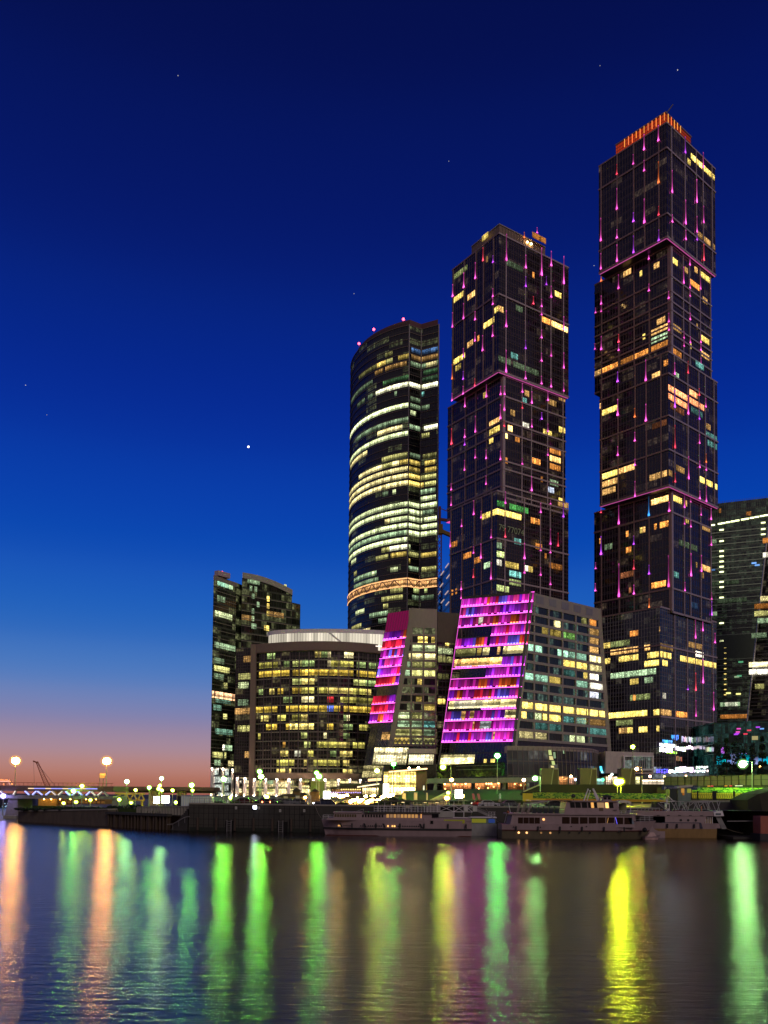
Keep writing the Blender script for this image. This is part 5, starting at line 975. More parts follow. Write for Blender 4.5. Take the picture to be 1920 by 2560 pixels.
# teal lit low pavilion with coloured floodlights
te = thing("shopping_pavilion", "low dark teal glass pavilion with cyan and violet floodlights behind fir trees", "building", (190, 360, 6.4))
a, b = P2(1785, 372, 1880), P2(2010, 355, 1880); zz = zat(0, 1806, a); m = MB(); m.prism([a, b, b + V((0, 40, 0)), a + V((0, 40, 0))], 6.2, zz, 4.4); m.build("glass_block", glass("dark_teal_glass", (.006, .045, .04), (.2, .7, .6), .05, .6, cell=6, band=.06), te)
ft = Face(a + Z * 6.2, b - a, Z, (b - a).length, zz - 6.2, 4.4); g = MB()
for i in range(24): ft.vbar(g, i * 3.2, 0, ft.h, .15, .15)
g.build("mullion_grid", MUL_DARK, te)
cols = [(0, .7, 1), (0, .75, .9), (.2, .4, 1), (.45, .5, 1), (.1, .5, 1)]
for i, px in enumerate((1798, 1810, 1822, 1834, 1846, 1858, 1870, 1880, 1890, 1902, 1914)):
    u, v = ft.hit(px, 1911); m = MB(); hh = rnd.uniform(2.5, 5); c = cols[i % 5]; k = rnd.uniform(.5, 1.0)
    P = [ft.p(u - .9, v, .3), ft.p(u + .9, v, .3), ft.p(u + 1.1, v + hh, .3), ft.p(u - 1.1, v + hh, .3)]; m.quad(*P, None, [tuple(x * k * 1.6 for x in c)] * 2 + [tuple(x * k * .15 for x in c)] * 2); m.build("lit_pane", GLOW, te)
for x0, x1, y0, y1, c, k in ((1803, 1811, 1868, 1885, (.6, .15, .9), .9), (1811, 1870, 1883, 1885, (.4, .3, 1), .8), (1813, 1825, 1888, 1900, (1, .1, .15), .6), (1826, 1858, 1886, 1898, (.05, .4, .8), .4), (1800, 1850, 1900, 1908, (0, .5, .7), .5), (1824, 1832, 1904, 1912, (.6, .5, 1), .7), (1870, 1910, 1893, 1905, (0, .35, .7), .3), (1880, 1895, 1840, 1850, YW, .4)):
    u0, v0 = ft.hit(x0, y1); u1, v1 = ft.hit(x1, y0); m = MB(); ft.rect(m, u0, v0, u1, v1, .25, tuple(q * k for q in c)); m.build("lit_pane", GLOW, te)
for px, py, c in ((1845, 1830, MAG), (1847, 1822, MAG), (1843, 1834, PUR), (1840, 1836, PUR), (1873, 1826, RED), (1864, 1835, RED), (1895, 1818, PUR), (1905, 1822, BLU)): bulb(te, ft, px, py, .5, c, 1.0, "facade_light")

# ------------------------------------------------------------------ buildings and terraces at the feet of the towers
# entrance hall: two glass boxes over a bright lobby
eh = thing("entrance_hall", "bright yellow glass entrance hall with a thin canopy and two lamps over it", "building", (8, 290, 6.0))
def quadface(p0, p1, p2, p3):
    U = p1 - p0; W = p3 - p0; return Face(p0, U, W, U.length, W.length, 3.6)
def litbox(root, name, pxs, ys, d0, d1, depth, col, k, nm, lean=0, nh=3, core=None):
    """a glazed box: image columns, image rows of top and foot, distance of its two ends"""
    a, b = pt(pxs[0], ys[1], d0), pt(pxs[1], ys[1], d1); c, d = pt(pxs[1] + lean, ys[0], d1), pt(pxs[0] + lean, ys[0], d0); z0, z1 = min(a.z, b.z), max(c.z, d.z)
    A_, B_, C_, D_ = V((a.x, a.y, z0)), V((b.x, b.y, z0)), V((c.x, c.y, z1)), V((d.x, d.y, z1)); dp = V((0, depth, 0))
    m = MB(); m.hexa([A_, B_, B_ + dp, A_ + dp, D_, C_, C_ + dp, D_ + dp]); body = m.build(name, core or plain("box_frame", (.2, .18, .12), .6), root)
    f = quadface(A_, B_, C_, D_); mm = MB(); f.rect(mm, .25, .2, f.w - .25, f.h - .25, .06, tuple(q * k for q in col), rnd.randint(0, 200) * 1.5); mm.build("lit_glazing", ROOM, body)
    g = MB()
    for i in range(nm + 1): f.vbar(g, f.w * i / nm, 0, f.h, .11, .2)
    for i in range(nh + 1): f.hbar(g, 0, f.w, f.h * i / nh, .11, .2)
    g.build("glazing_bars", MUL_DARK, body); return body, f
YB = (1.0, .80, .32)
litbox(eh, "glass_hall", (929, 1016), (1868, 1912), 312, 312, 10, (1, .86, .45), 1.9, 13, lean=7)
litbox(eh, "glass_hall", (1019, 1084), (1884, 1912), 308, 308, 10, (1, .86, .5), 1.9, 11, lean=3)
m = MB(); a = pt(1018, 1884, 308); b = pt(1090, 1872, 308); m.box((a.x, 308.1, a.z), (b.x - a.x, 0, 0), (0, 9.5, 0), (0, 0, b.z - a.z)); m.build("pink_parapet", plain("pale_pink_cladding", (.5, .4, .38), .6), eh)
m = MB(); a, b = pt(945, 1866, 313), pt(1088, 1868, 313)
for i in range(14):
    p = a.lerp(b, i / 13); q = a.lerp(b, (i + 1) / 13) + V((0, 4, 3.0)); m.bar(p + V((0, 1, .2)), q, .22); m.bar(p + V((0, 1, .2)), a.lerp(b, max(0, i - 1) / 13) + V((0, 4, 3.0)), .22)
m.build("roof_truss", STEEL, eh)
bd, f = litbox(eh, "lobby", (958, 1068), (1928, 1990), 292, 290, 12, (1, .72, .18), 4.5, 16, nh=4)
m = MB(); a, b = pt(972, 1932, 288), pt(1068, 1924, 286); m.box(a, b - a, (0, 6, 0), (0, 0, .7)); cn = m.build("canopy", MUL_BIG, eh); m = MB(); m.box(a + V((0, -.25, .1)), b - a, (0, .2, 0), (0, 0, .4), (3.2, 1.9, .9)); m.build("canopy_light_strip", GLOW, cn)
for px, py in ((1023.5, 1921), (1046, 1920)): m = MB(); m.ball(pt(px, py, 287), .42, 8, 5); m.build("canopy_lamp", emit("canopy_lamp_light", (1, .62, .3), 60.), cn)
litbox(eh, "lower_lobby", (945, 1040), (1967, 1988), 284, 284, 6, (1, .78, .26), 7.0, 12, nh=2)
m = MB(); a, b = pt(1040, 1927, 289), pt(1066, 1927, 289); m.box(V((a.x, 288, 6)), (b.x - a.x, 0, 0), (0, 1.5, 0), (0, 0, a.z - 6)); m.build("stone_pier", plain("orange_brown_stone", (.3, .17, .09), .7), eh)  # pier stone in a warm orange brown
litbox(eh, "doorway", (1056, 1063), (1962, 1984), 287.8, 287.8, .15, (1, .9, .6), 1.2, 2, nh=1)
wp = thing("white_pavilion", "white framed garden pavilion with a lit glazed front beside the entrance hall", "pavilion", (-5, 275, 6))
bd, f = litbox(wp, "glazed_front", (905, 947), (1968, 1987), 276, 274, 6, (1, .74, .32), 3.0, 7, nh=2, core=WHITE)
m = MB(); a, b = pt(893, 1968, 273), pt(948, 1960, 271); m.box(a, b - a, (0, 8, 0), (0, 0, .35)); rf = m.build("roof_slab", WHITE, wp); m = MB(); m.box(a + V((0, -.2, -.15)), b - a, (0, .15, 0), (0, 0, .3), (2.4, 1.9, 1.1)); m.build("edge_light", GLOW, rf)
m = MB(); a, b = pt(920, 1953.5, 280), pt(953, 1951, 280); m.box(a, b - a, (0, 1, 0), (0, 0, .8), (2.2, 1.4, .6)); m.build("sign_or_reflection", GLOW, wp)
tr = thing("terrace_bar", "long bar terrace with rows of violet and amber lamps under a dark roof", "terrace", (-12, 272, 6))
bd, f = litbox(tr, "back_wall", (828, 903), (1972, 1990), 272, 272, 3, (.9, .45, .15), .35, 10, nh=2, core=plain("dark_timber", (.06, .04, .025), .7))
m = MB(); a, b = pt(824, 1971, 268), pt(905, 1964, 268); m.box(a, b - a, (0, 8, 0), (0, 0, .4)); m.build("roof_slab", plain("dark_timber", (.06, .04, .025), .7), tr)
for i in range(14):
    m = MB(); q = pt(826 + i * 5.6, 1983 - rnd.random(), 269); m.box(q, (.45, 0, 0), (0, .2, 0), (0, 0, .3), tuple(x * 1.5 for x in ((.55, .4, 1) if i > 3 else (.9, .6, 1)))); m.build("terrace_light", GLOW, tr)
for i in range(9):
    m = MB(); q = pt(852 + i * 5.8, 1975, 269); m.box(q, (.45, 0, 0), (0, .2, 0), (0, 0, .35), (2.0, 1.4, .4)); m.build("terrace_light", GLOW, tr)
m = MB(); a = pt(850, 1958, 281); m.box(V((a.x, 281, 6)), (16, 0, 0), (0, 6, 0), (0, 0, a.z - 6)); m.build("upper_terrace", plain("dark_olive_cladding", (.10, .085, .05), .7), tr)
# restaurant under the large leaning block
rs = thing("restaurant", "restaurant with red and amber lit windows under a long concrete canopy", "restaurant", (40, 278, 6))
m = MB(); a, b = pt(1070, 1947, 272), pt(1335, 1944, 270); m.box(a - Z * 1.5, b - a, (0, 9, 0), (0, 0, 1.6)); m.build("canopy", CONC, rs)
for x0, x1, k in ((1107, 1180, 1.0), (1186, 1252, .9), (1268, 1316, .45)):
    bd, f = litbox(rs, "window_bay", (x0, x1), (1955, 1975), 277, 277, 4, (1, .34, .10), k * 1.3, 7, nh=2, core=plain("dark_timber", (.06, .04, .025), .7))
for px, py, k in ((1112, 1960, 20), (1137, 1960, 20), (1164, 1959, 20), (1216, 1959, 14), (1222, 1959, 14), (1228, 1959, 14), (1246, 1958, 20), (1220, 1970, 5), (1113, 1972, 5), (1197, 1971, 8), (1234, 1967, 5), (1287, 1960, 6), (1302, 1963, 5)):
    m = MB(); m.ball(pt(px, py, 275.5), .26, 8, 5); m.build("pendant_lamp", emit("pendant_%d" % k, (1, .45, .14), float(k)), rs)
m = MB(); a = pt(1086, 1950, 273); m.bar((a.x, 273, 6), pt(1090, 1945, 273), 1.0); a = pt(1258, 1950, 273); m.bar((a.x, 273, 6), pt(1262, 1945, 273), .9); m.build("raking_pier", CONC, rs)
m = MB(); a, b = pt(1094, 1912, 280), pt(1262, 1905, 276); m.box(a - Z * 4.4, b - a, (0, 4, 0), (0, 0, 4.4)); m.build("dark_soffit_band", DARKGL, rs)
m = MB(); a, b = pt(1140, 1925, 279), pt(1250, 1922, 276)
for q in (0, 1.2): m.bar(a + V((0, -1, q)), b + V((0, -1, q)), .12)
m.build("balcony_rail", STEEL, rs)
# bowed glass podium under the stone side
bp_ = thing("bowed_podium", "bowed glass podium with stone bands under the grid side of the leaning block", "building", (60, 286, 6))
e0, e1 = P2(1272, 281, 1900), P2(1513, 300, 1900); n = 24; lo = []; hi = []
for i in range(n + 1):
    t = i / n; k = math.sin(math.pi * min(1, t * 1.0)) ; p = e0.lerp(e1, t) + V((.35, -1, 0)) * 5.5 * k + V((0, 10 * max(0, t - .85) / .15, 0)) * .6; lo.append(p); hi.append(p + V((-.25, .6, 0)) * 2.2)
zP = zat(0, 1864, e0); m = MB(); z0p = 6.0
for i in range(n):
    a, b, c, d = lo[i], lo[i + 1], hi[i + 1], hi[i]; L0 = i * 1.5
    m.quad((a.x, a.y, z0p), (b.x, b.y, z0p), (c.x, c.y, zP), (d.x, d.y, zP), [(L0, 0), (L0 + 1.5, 0), (L0 + 1.5, 3), (L0, 3)])
m.build("podium_glazing", glass("smoky_podium_glass", (.055, .05, .055), (.8, .8, .7), .12, .3, band=.3, bandcol=(.02, .02, .04)), bp_)
m = MB()
for i in range(n + 1):
    a, d = lo[i], hi[i]; m.bar((a.x, a.y - .1, z0p), (d.x, d.y - .1, zP), .16, .3)
for t in (.2, .45, .72, .97):
    for i in range(n):
        a, b = lo[i].lerp(hi[i], t), lo[i + 1].lerp(hi[i + 1], t); z_ = z0p + (zP - z0p) * t; m.bar((a.x, a.y - .1, z_), (b.x, b.y - .1, z_), .2, .3)
m.build("podium_bars", MUL, bp_)
m = MB()
for i in range(n):
    a, b, c, d = hi[i], hi[i + 1], V((hi[i + 1].x, hi[i + 1].y + 5, 0)), V((hi[i].x, hi[i].y + 5, 0))
    m.hexa([(a.x, a.y, zP - 2.2), (b.x, b.y, zP - 2.2), (c.x, c.y, zP - 2.2), (d.x, d.y, zP - 2.2), (a.x, a.y - .35, zP), (b.x, b.y - .35, zP), (c.x, c.y, zP), (d.x, d.y, zP)])
m.build("stone_band", plain("pinkish_stone", (.34, .26, .24), .7), bp_)
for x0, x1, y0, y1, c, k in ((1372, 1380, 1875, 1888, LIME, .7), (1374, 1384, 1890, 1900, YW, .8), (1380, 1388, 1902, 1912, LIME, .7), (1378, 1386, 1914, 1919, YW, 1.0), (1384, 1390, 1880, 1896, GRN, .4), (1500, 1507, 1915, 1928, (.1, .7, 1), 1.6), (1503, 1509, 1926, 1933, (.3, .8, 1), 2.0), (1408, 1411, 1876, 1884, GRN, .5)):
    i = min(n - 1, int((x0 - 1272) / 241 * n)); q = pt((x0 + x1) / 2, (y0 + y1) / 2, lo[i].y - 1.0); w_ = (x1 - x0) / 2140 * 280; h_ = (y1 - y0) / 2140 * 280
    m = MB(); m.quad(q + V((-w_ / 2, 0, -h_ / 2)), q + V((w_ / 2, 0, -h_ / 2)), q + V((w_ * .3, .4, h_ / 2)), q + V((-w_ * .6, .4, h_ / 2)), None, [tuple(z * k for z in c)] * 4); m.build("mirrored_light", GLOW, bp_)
# annex with a framed window band
an = thing("annex", "low pale annex with one long framed window band beside the bowed podium", "building", (80, 300, 6))
m = MB(); a, b = pt(1514, 1878, 300), pt(1634, 1880, 306); m.box(V((a.x, 300, pt(1514, 1933, 300).z)), V((b.x - a.x, 6, 0)), (0, 14, 0), (0, 0, a.z - pt(1514, 1933, 300).z)); m.build("pale_block", plain("pale_pink_cladding", (.5, .4, .38), .6), an)
a, b = pt(1560, 1922, 301.6), pt(1628, 1922, 305.2); f = Face(a, b - a, Z, (b - a).length, (pt(1560, 1892, 301.6) - a).length, 3); m = MB(); f.rect(m, 0, 0, f.w, f.h, .15); fm = m.build("window_band", glass("annex_glass", (.03, .045, .045), (.5, .7, .6), .25, .6, band=.02), an); g = MB()
for i in range(16): f.vbar(g, f.w * i / 15, 0, f.h, .1, .3)
f.hbar(g, -.6, f.w + .6, -.3, .6, .8); f.hbar(g, -.6, f.w + .6, f.h + .2, .4, .8); f.vbar(g, -.3, 0, f.h, .5, .8); f.vbar(g, f.w + .3, 0, f.h, .5, .8); g.build("window_frame", WHITE, fm)
m = MB(); a = pt(1514, 1936, 304); m.box(V((a.x, 304, 6)), (17, 1, 0), (0, 8, 0), (0, 0, a.z - 6)); m.build("dark_ground_storey", glass("dark_shop_glass", (.03, .04, .04), (.6, .8, .7), .15, .5), an)
# shops: lit strips at the foot, blue and white mirrored neon painted as glowing marks
sh = thing("shop_row", "row of brightly lit shop fronts below the tallest tower", "shop", (95, 300, 6))
for x0, x1, y0, y1, c, k in ((1396, 1420, 1940, 1963, (1, .4, .12), .9), (1421, 1450, 1942, 1963, (1, .5, .3), .55), (1490, 1512, 1945, 1963, (.4, .9, .75), 1.2), (1513, 1545, 1940, 1963, (1, .75, .5), 1.6), (1586, 1602, 1940, 1962, (1, .95, .4), 1.6), (1602, 1662, 1948, 1962, (1, .8, .55), 2.4)):
    litbox(sh, "shop_front", (x0, x1), (y0, y1), 262, 262, 3, c, k * 1.6, 6, nh=2)
for px, py, c, k, r in ((1507, 1949, (.1, 1, .4), 3, .5), (1427.5, 1941, (1, .5, .2), 24, .42), (1525, 1942, (1, .5, .2), 26, .45), (1625, 1941, (1, .45, .3), 22, .4), (1439, 1949, (.5, .6, 1), 4, .4), (1530, 1936, (.8, 1, .9), 4, .4), (1661, 1942, (1, .7, .2), 8, .35), (1715, 1940, (1, .5, .2), 10, .3)):
    m = MB(); m.ball(pt(px, py, 259), r, 8, 5); m.build("shop_lamp", emit("shop_lamp_%d_%d" % (px, py), c, float(k)), sh)
a, b = P2(1632, 318, 1930), P2(1772, 312, 1930); fz = Face(V((a.x, a.y, 6)), b - a, Z, (b - a).length, pt(1700, 1917, 315).z - 6, 4); m = MB(); m.prism([a, b, b + V((0, 10, 0)), a + V((0, 10, 0))], 6, 6 + fz.h, 4); gs = m.build("glass_base", glass("pale_base_glass", (.10, .12, .13), (.7, .85, 1), .25, .6, band=.1), sh)
mirrored_sign_rows(gs, fz, zs, [(190, 480, 850, 905, (.1, .1, 1), 1.4, 'txt'), (190, 480, 905, 955, (.12, .1, 1), 1.2, 'txt'), (100, 130, 880, 950, (.05, .1, 1), .9, 'bar'), (480, 640, 870, 950, (.95, .95, 1), 2.2, 'bar'), (640, 1040, 800, 930, (1, .97, 1), 2.6, 'bar'), (1110, 1400, 780, 850, (1, .97, 1), 1.5, 'txt'), (1070, 1410, 870, 945, (1, .97, 1), 1.6, 'txt')])
# retaining wall with three slanted vent shafts
rw = thing("retaining_wall", "long dark concrete retaining wall under the vent shafts", "wall", (75, 216, 6)); 
pts_ = [(1305, 1982), (1330, 1972), (1352, 1961), (1668, 1961)]; m = MB()
for (x0, y0), (x1, y1_) in zip(pts_, pts_[1:]):
    a, b = pt(x0, y0, 216), pt(x1, y1_, 216); m.hexa([(a.x, 216, 4.8), (b.x, 216, 4.8), (b.x, 219, 4.8), (a.x, 219, 4.8), a, b, b + V((0, 3, 0)), a + V((0, 3, 0))])
m.build("wall_body", plain("very_dark_concrete", (.018, .017, .014), .9, var=.3), rw)  # wall in a very dark concrete tone
m = MB(); a, b = pt(1309, 1979, 215.8), pt(1352, 1960.5, 215.8); m.bar(a, b, .3); m.build("coping", CONC, rw)
for i, (x0, x1, lab) in enumerate(((1353, 1396, "slanted concrete vent shaft with a dark louvre, nearest the bowed podium"), (1449, 1492, "slanted concrete vent shaft with a dark louvre, between the two lit shop gaps"), (1552, 1588, "slanted concrete vent shaft beside the dazzling yellow street lamp"))):
    v_ = thing("vent_shaft", lab, "vent", pt((x0 + x1) / 2, 1962, 221), "concrete vent shafts on the retaining wall"); a = pt(x0, 1962, 220); b = pt(x1, 1962, 220); t_ = pt(x1, 1921, 220); xm = a.x + (b.x - a.x) * .52; zl_, zh = a.z - 1.2, t_.z
    m = MB(); m.hexa([(a.x, 220, zl_), (xm, 220, zl_), (xm, 224, zl_), (a.x, 224, zl_), (a.x + .2, 220, zh), (xm + .75, 220, zh), (xm + .75, 224, zh), (a.x + .2, 224, zh)]); m.build("shaft", plain("olive_concrete", (.11, .095, .065), .8, var=.2), v_)
    m = MB(); m.hexa([(xm, 219.8, zl_), (b.x, 219.8, zl_), (b.x, 224, zl_), (xm, 224, zl_), (xm + .75, 219.8, zh), (b.x, 219.8, zh), (b.x, 224, zh), (xm + .75, 224, zh)]); fr_m = m.build("louvre_frame", CONC, v_)
    m = MB(); m.quad((xm + .35, 219.7, zl_ + .9), (b.x - .15, 219.7, zl_ + .9), (b.x - .15, 219.7, zh - .3), (xm + .9, 219.7, zh - .3)); m.build("louvre", plain("brown_louvre", (.06, .045, .03), .7), fr_m)
# noise barrier
nb = thing("noise_barrier", "long grey panelled noise barrier along the raised road", "barrier", (75, 205, 8)); N0, N1 = P2(1662, 212, 1950), P2(1990, 176, 1950)
fb_ = Face(V((N0.x, N0.y, zat(0, 1966, N0))), N1 - N0, Z, (N1 - N0).length, zat(0, 1943, N0) - zat(0, 1966, N0), 3); k = 0; u = 0
while u < fb_.w:
    m = MB(); w_ = 2.35 if u < 7 else 2.1; m.box(fb_.p(u + .08, 0, -.06), fb_.U * (w_ - .16), fb_.n * .12, Z * fb_.h); m.build("barrier_panel", plain("frosted_panel", (.10, .09, .088), .5, var=.15), nb); u += w_; k += 1
m = MB(); u = 0
while u < fb_.w: fb_.vbar(m, u, -1.2, fb_.h + .15, .16, .25); u += 2.35 if u < 7 else 2.1
fb_.hbar(m, 0, fb_.w, fb_.h * .55, .1, .2); fb_.hbar(m, 0, fb_.w, fb_.h, .12, .2); fb_.hbar(m, 0, fb_.w, 0, .15, .2); m.build("barrier_posts", BLACK, nb)
rdk = thing("road_viaduct", "dark edge beam of the raised road below the noise barrier", "viaduct", (75, 205, 5)); m = MB(); m.hexa([fb_.p(-2, -2.2, .8), fb_.p(fb_.w, -2.2, .8), fb_.p(fb_.w, -2.2, -9), fb_.p(-2, -2.2, -9), fb_.p(-2, -.2, .8), fb_.p(fb_.w, -.2, .8), fb_.p(fb_.w, -.2, -9), fb_.p(-2, -.2, -9)]); m.build("edge_beam", CONC_DARK, rdk)
m = MB(); m.hexa([fb_.p(-2, -6, -.5), fb_.p(fb_.w, -6, -.5), fb_.p(fb_.w, -6, -8), fb_.p(-2, -6, -8), fb_.p(-2, -2.2, -.5), fb_.p(fb_.w, -2.2, -.5), fb_.p(fb_.w, -2.2, -8), fb_.p(-2, -2.2, -8)]); m.build("abutment", CONC_DARK, rdk)
for px, c in ((1785, RED), (1777, ORA), (1820, ORA), (1832, RED), (1846, WHT), (1858, WHT), (1852, GRN)):
    m = MB(); u = fb_.u_at(px, -.2); q = fb_.p(u, -.12, .9); m.box(q, fb_.U * .7, fb_.n * .1, Z * .16, tuple(x * 1.3 for x in c)); m.build("road_reflector", GLOW, rdk)

# ------------------------------------------------------------------ quay walls
def wall(name, label, pts, z_top, z_bot=-2, t=2.5, mat=QUAYM, cap=True):
    o = thing(name, label, "wall", (pts[0].x, pts[0].y, 0)); m = MB()
    for a, b, za_, zb_ in zip(pts, pts[1:], z_top, z_top[1:]):
        d = (b - a).normalized(); nn = V((-d.y, d.x, 0)) * t
        m.hexa([(a.x, a.y, z_bot), (b.x, b.y, z_bot), (b.x + nn.x, b.y + nn.y, z_bot), (a.x + nn.x, a.y + nn.y, z_bot), (a.x, a.y, za_), (b.x, b.y, zb_), (b.x + nn.x, b.y + nn.y, zb_), (a.x + nn.x, a.y + nn.y, za_)])
    m.build("wall_body", mat, o)
    if cap:
        m = MB()
        for a, b, za_, zb_ in zip(pts, pts[1:], z_top, z_top[1:]):
            d = (b - a).normalized(); nn = V((-d.y, d.x, 0)); m.hexa([V((a.x, a.y, za_ + .004)) - nn * .15, V((b.x, b.y, zb_ + .004)) - nn * .15, V((b.x, b.y, zb_ + .004)) + nn * (t - .3), V((a.x, a.y, za_ + .004)) + nn * (t - .3), V((a.x, a.y, za_ + .3)) - nn * .15, V((b.x, b.y, zb_ + .3)) - nn * .15, V((b.x, b.y, zb_ + .3)) + nn * (t - .3), V((a.x, a.y, za_ + .3)) + nn * (t - .3)])
        m.build("coping", CONC, o)
    return o
w1 = wall("quay_wall", "old brown masonry river wall near the bridge pier", [Q[0] + V((-2, 30, 0)), Q[0], Q[1]], [2.2, 2.4, 3.5])
m = MB(); a, b = Q[1], Q[2]; nn = int((b - a).length / 1.1)
w2 = thing("sheet_pile_wall", "rusty sheet pile river wall between the masonry wall and the steps", "wall", (a.x, a.y, 0))
for i in range(nn):
    p = a.lerp(b, i / nn); q = a.lerp(b, (i + .5) / nn); e = a.lerp(b, (i + 1) / nn); o = V((0, -.55, 0))
    for s_, t_ in ((p + o, q + o), (q + V((0, 0, 0)), e)): m.hexa([(s_.x, s_.y, -2), (t_.x, t_.y, -2), (t_.x, t_.y + .7, -2), (s_.x, s_.y + .7, -2), (s_.x, s_.y, 2.7), (t_.x, t_.y, 2.7), (t_.x, t_.y + .7, 2.7), (s_.x, s_.y + .7, 2.7)])
m.build("pile_sheets", RUST, w2); m = MB(); m.bar(V((a.x, a.y - .4, 2.9)), V((b.x, b.y - .4, 2.9)), 1.2, .5); m.build("capping_beam", CONC_DARK, w2)
m = MB()
for k in range(9):
    p = a.lerp(b, k / 9 + .03); m.tube((p.x, p.y - .8, -2), (p.x, p.y - .8, 2.5), .2, n=6)
m.build("fender_piles", BARK, w2)
st = thing("river_steps", "dark stairway going down to the water with a pale handrail", "stairs", (Q[2].x, Q[2].y, 0)); m = MB(); a, b = Q[2], Q[3]; L_ = (b - a); 
for i in range(12):
    p = a + L_ * (.05 + .9 * i / 12); m.box((p.x, p.y - .2 + .0, -2), (L_.x * .9 / 12, L_.y * .9 / 12, 0), (0, 5, 0), (0, 0, 2.2 + i * .36))
m.build("steps", CONC_DARK, st); m = MB(); q0, q1, q2 = pt(418, 2061, 165), pt(432, 2060, 165), pt(462, 2043, 164); q3 = pt(474, 2041, 164); m.bar(q0, q1, .12); m.bar(q1, q2, .12); m.bar(q2, q3, .12)
for q in (q1, q1.lerp(q2, .5), q2): m.bar(q, q - Z * 1.1, .08)
m.build("handrail", STEEL, st)
m = MB(); a = pt(345, 2020, 176); b = pt(472, 2019, 166); 
bw_ = thing("balustrade", "pale balustrade with dark gaps along the low terrace edge", "balustrade", a); 
for i in range(18):
    p = a.lerp(b, i / 17); m.cbox(V((p.x, p.y, 2.6)), .55, .3, p.z - 2.6 + .1)
m.build("balusters", CONC, bw_); m = MB(); m.bar(a + Z * .2, b + Z * .2, .4, .25); m.build("top_rail", CONC, bw_)
w3 = wall("quay_wall", "high dark concrete quay wall with two ladder recesses, empty of boats", [Q[3], Q[4] + V((.0, 0, 0))], [5.1, 5.0], mat=CONC_DARK)
m = MB(); a, b = Q[3], Q[4]; d = (b - a); k = 0
for z_ in (1.2, 2.3, 3.4, 4.4): m.bar(V((a.x, a.y - .0, z_)), V((b.x, b.y - .0, z_)), .07, .05)
for i in range(1, 26): p = a + d * (i / 26); m.bar((p.x, p.y, -1), (p.x, p.y, 4.95), .07, .05)
m.build("wall_joint_grooves", plain("black_recess", (.006, .006, .005), .9), w3)
m = MB(); m.hexa([(a.x + .2, a.y - .06, -1), (b.x, b.y - .06, -1), (b.x, b.y + .2, -1), (a.x + .2, a.y + .2, -1), (a.x + .2, a.y - .06, .75), (b.x, b.y - .06, .75), (b.x, b.y + .2, .75), (a.x + .2, a.y + .2, .75)]); m.build("tide_band", plain("slimy_stone", (.012, .016, .008), .5, var=.5, bump=.4), w3)
m = MB()
for i in range(7):
    m = MB(); p = a + d * ((i + .5) / 7); m.tube((p.x, p.y - .35, .2), (p.x, p.y - .35, 2.6), .22, n=8); m.build("fender_pile", BARK, w3)
for px in (576, 705):
    p = Q[3].lerp(Q[4], (px - 472) / 328); m = MB(); m.box((p.x - .8, p.y - .25, -2), (2.0, 0, 0), (0, .5, 0), (0, 0, 4.0)); nc = m.build("ladder_recess", plain("black_recess", (.006, .006, .005), .9), w3); m = MB()
    for s_ in (-.5, .3): m.bar((p.x + s_, p.y - .3, -1), (p.x + s_, p.y - .3, 2.2), .12)
    for k in range(8): m.bar((p.x - .5, p.y - .3, -.6 + k * .36), (p.x + .3, p.y - .3, -.6 + k * .36), .07)
    m.build("ladder", STEEL, nc)
w4 = wall("quay_wall", "dark quay wall behind the moored ships", [Q[4] + V((.01, 0, 0)), Q[5], Q[6]], [5.0, 5.0, 5.0], mat=CONC_DARK)
# tall wall at the edge of the view with a sloping shoulder
w5 = thing("river_wall", "tall dark river wall under the ornate fence and yellow banner hedge", "wall", (Q[6].x, Q[6].y, 0)); A_, B_ = P2(1640, 172, 2000), P2(2150, 160, 2000); m = MB(); za_ = zat(0, 2004, A_); m.hexa([(A_.x, A_.y - 6, -2), (B_.x, B_.y - 6, -2), (B_.x, B_.y + 3, -2), (A_.x, A_.y + 3, -2), (A_.x, A_.y, za_), (B_.x, B_.y, za_), (B_.x, B_.y + 3, za_), (A_.x, A_.y + 3, za_)]); m.build("wall_body", CONC_DARK, w5)
a, b = pt(1868, 2000, 160), pt(1925, 1972, 158); m = MB(); c_ = pt(1990, 1962, 156); m.loft([[(a.x, a.y - 3, 0), (a.x, a.y + 8, 0), (a.x, a.y + 8, a.z), (a.x, a.y, a.z)], [(b.x - 2, b.y - 3, 0), (b.x - 2, b.y + 8, 0), (b.x - 2, b.y + 8, a.z + 1.2), (b.x - 2, b.y, a.z + 1.2)], [(c_.x, c_.y - 3, 0), (c_.x, c_.y + 8, 0), (c_.x, c_.y + 8, b.z + .8), (c_.x, c_.y, b.z + .8)]]); m.build("earth_shoulder", plain("dark_earth", (.05, .045, .025), .95, bump=.5), w5)
m = MB(); q = pt(1830, 2066, 151); m.box((q.x, 150.5, -1), (30, 0, 0), (0, 7, 0), (0, 0, 1.4)); m.build("lower_quay", CONC_DARK, w5); m = MB(); a = pt(1818, 2053, 152); b = pt(1930, 2052, 151); m.bar(a, b, .14); m.build("mooring_line", STEEL, w5)
rk = thing("pontoon_hut", "dark low pontoon at the foot of the tall river wall", "pontoon", pt(1905, 2070, 149)); m = MB(); q = pt(1888, 2072, 149); m.box((q.x, 147, -.6), (14, 0, 0), (0, 4, 0), (0, 0, 1.7)); m.build("deck", plain("dark_steel", (.03, .03, .03), .6), rk); m = MB(); q = pt(1895, 2040, 149); m.box((q.x, 148, 1.1), (9, 0, 0), (0, 3, 0), (0, 0, q.z - 1.1)); m.build("hut", STEEL_RED, rk)

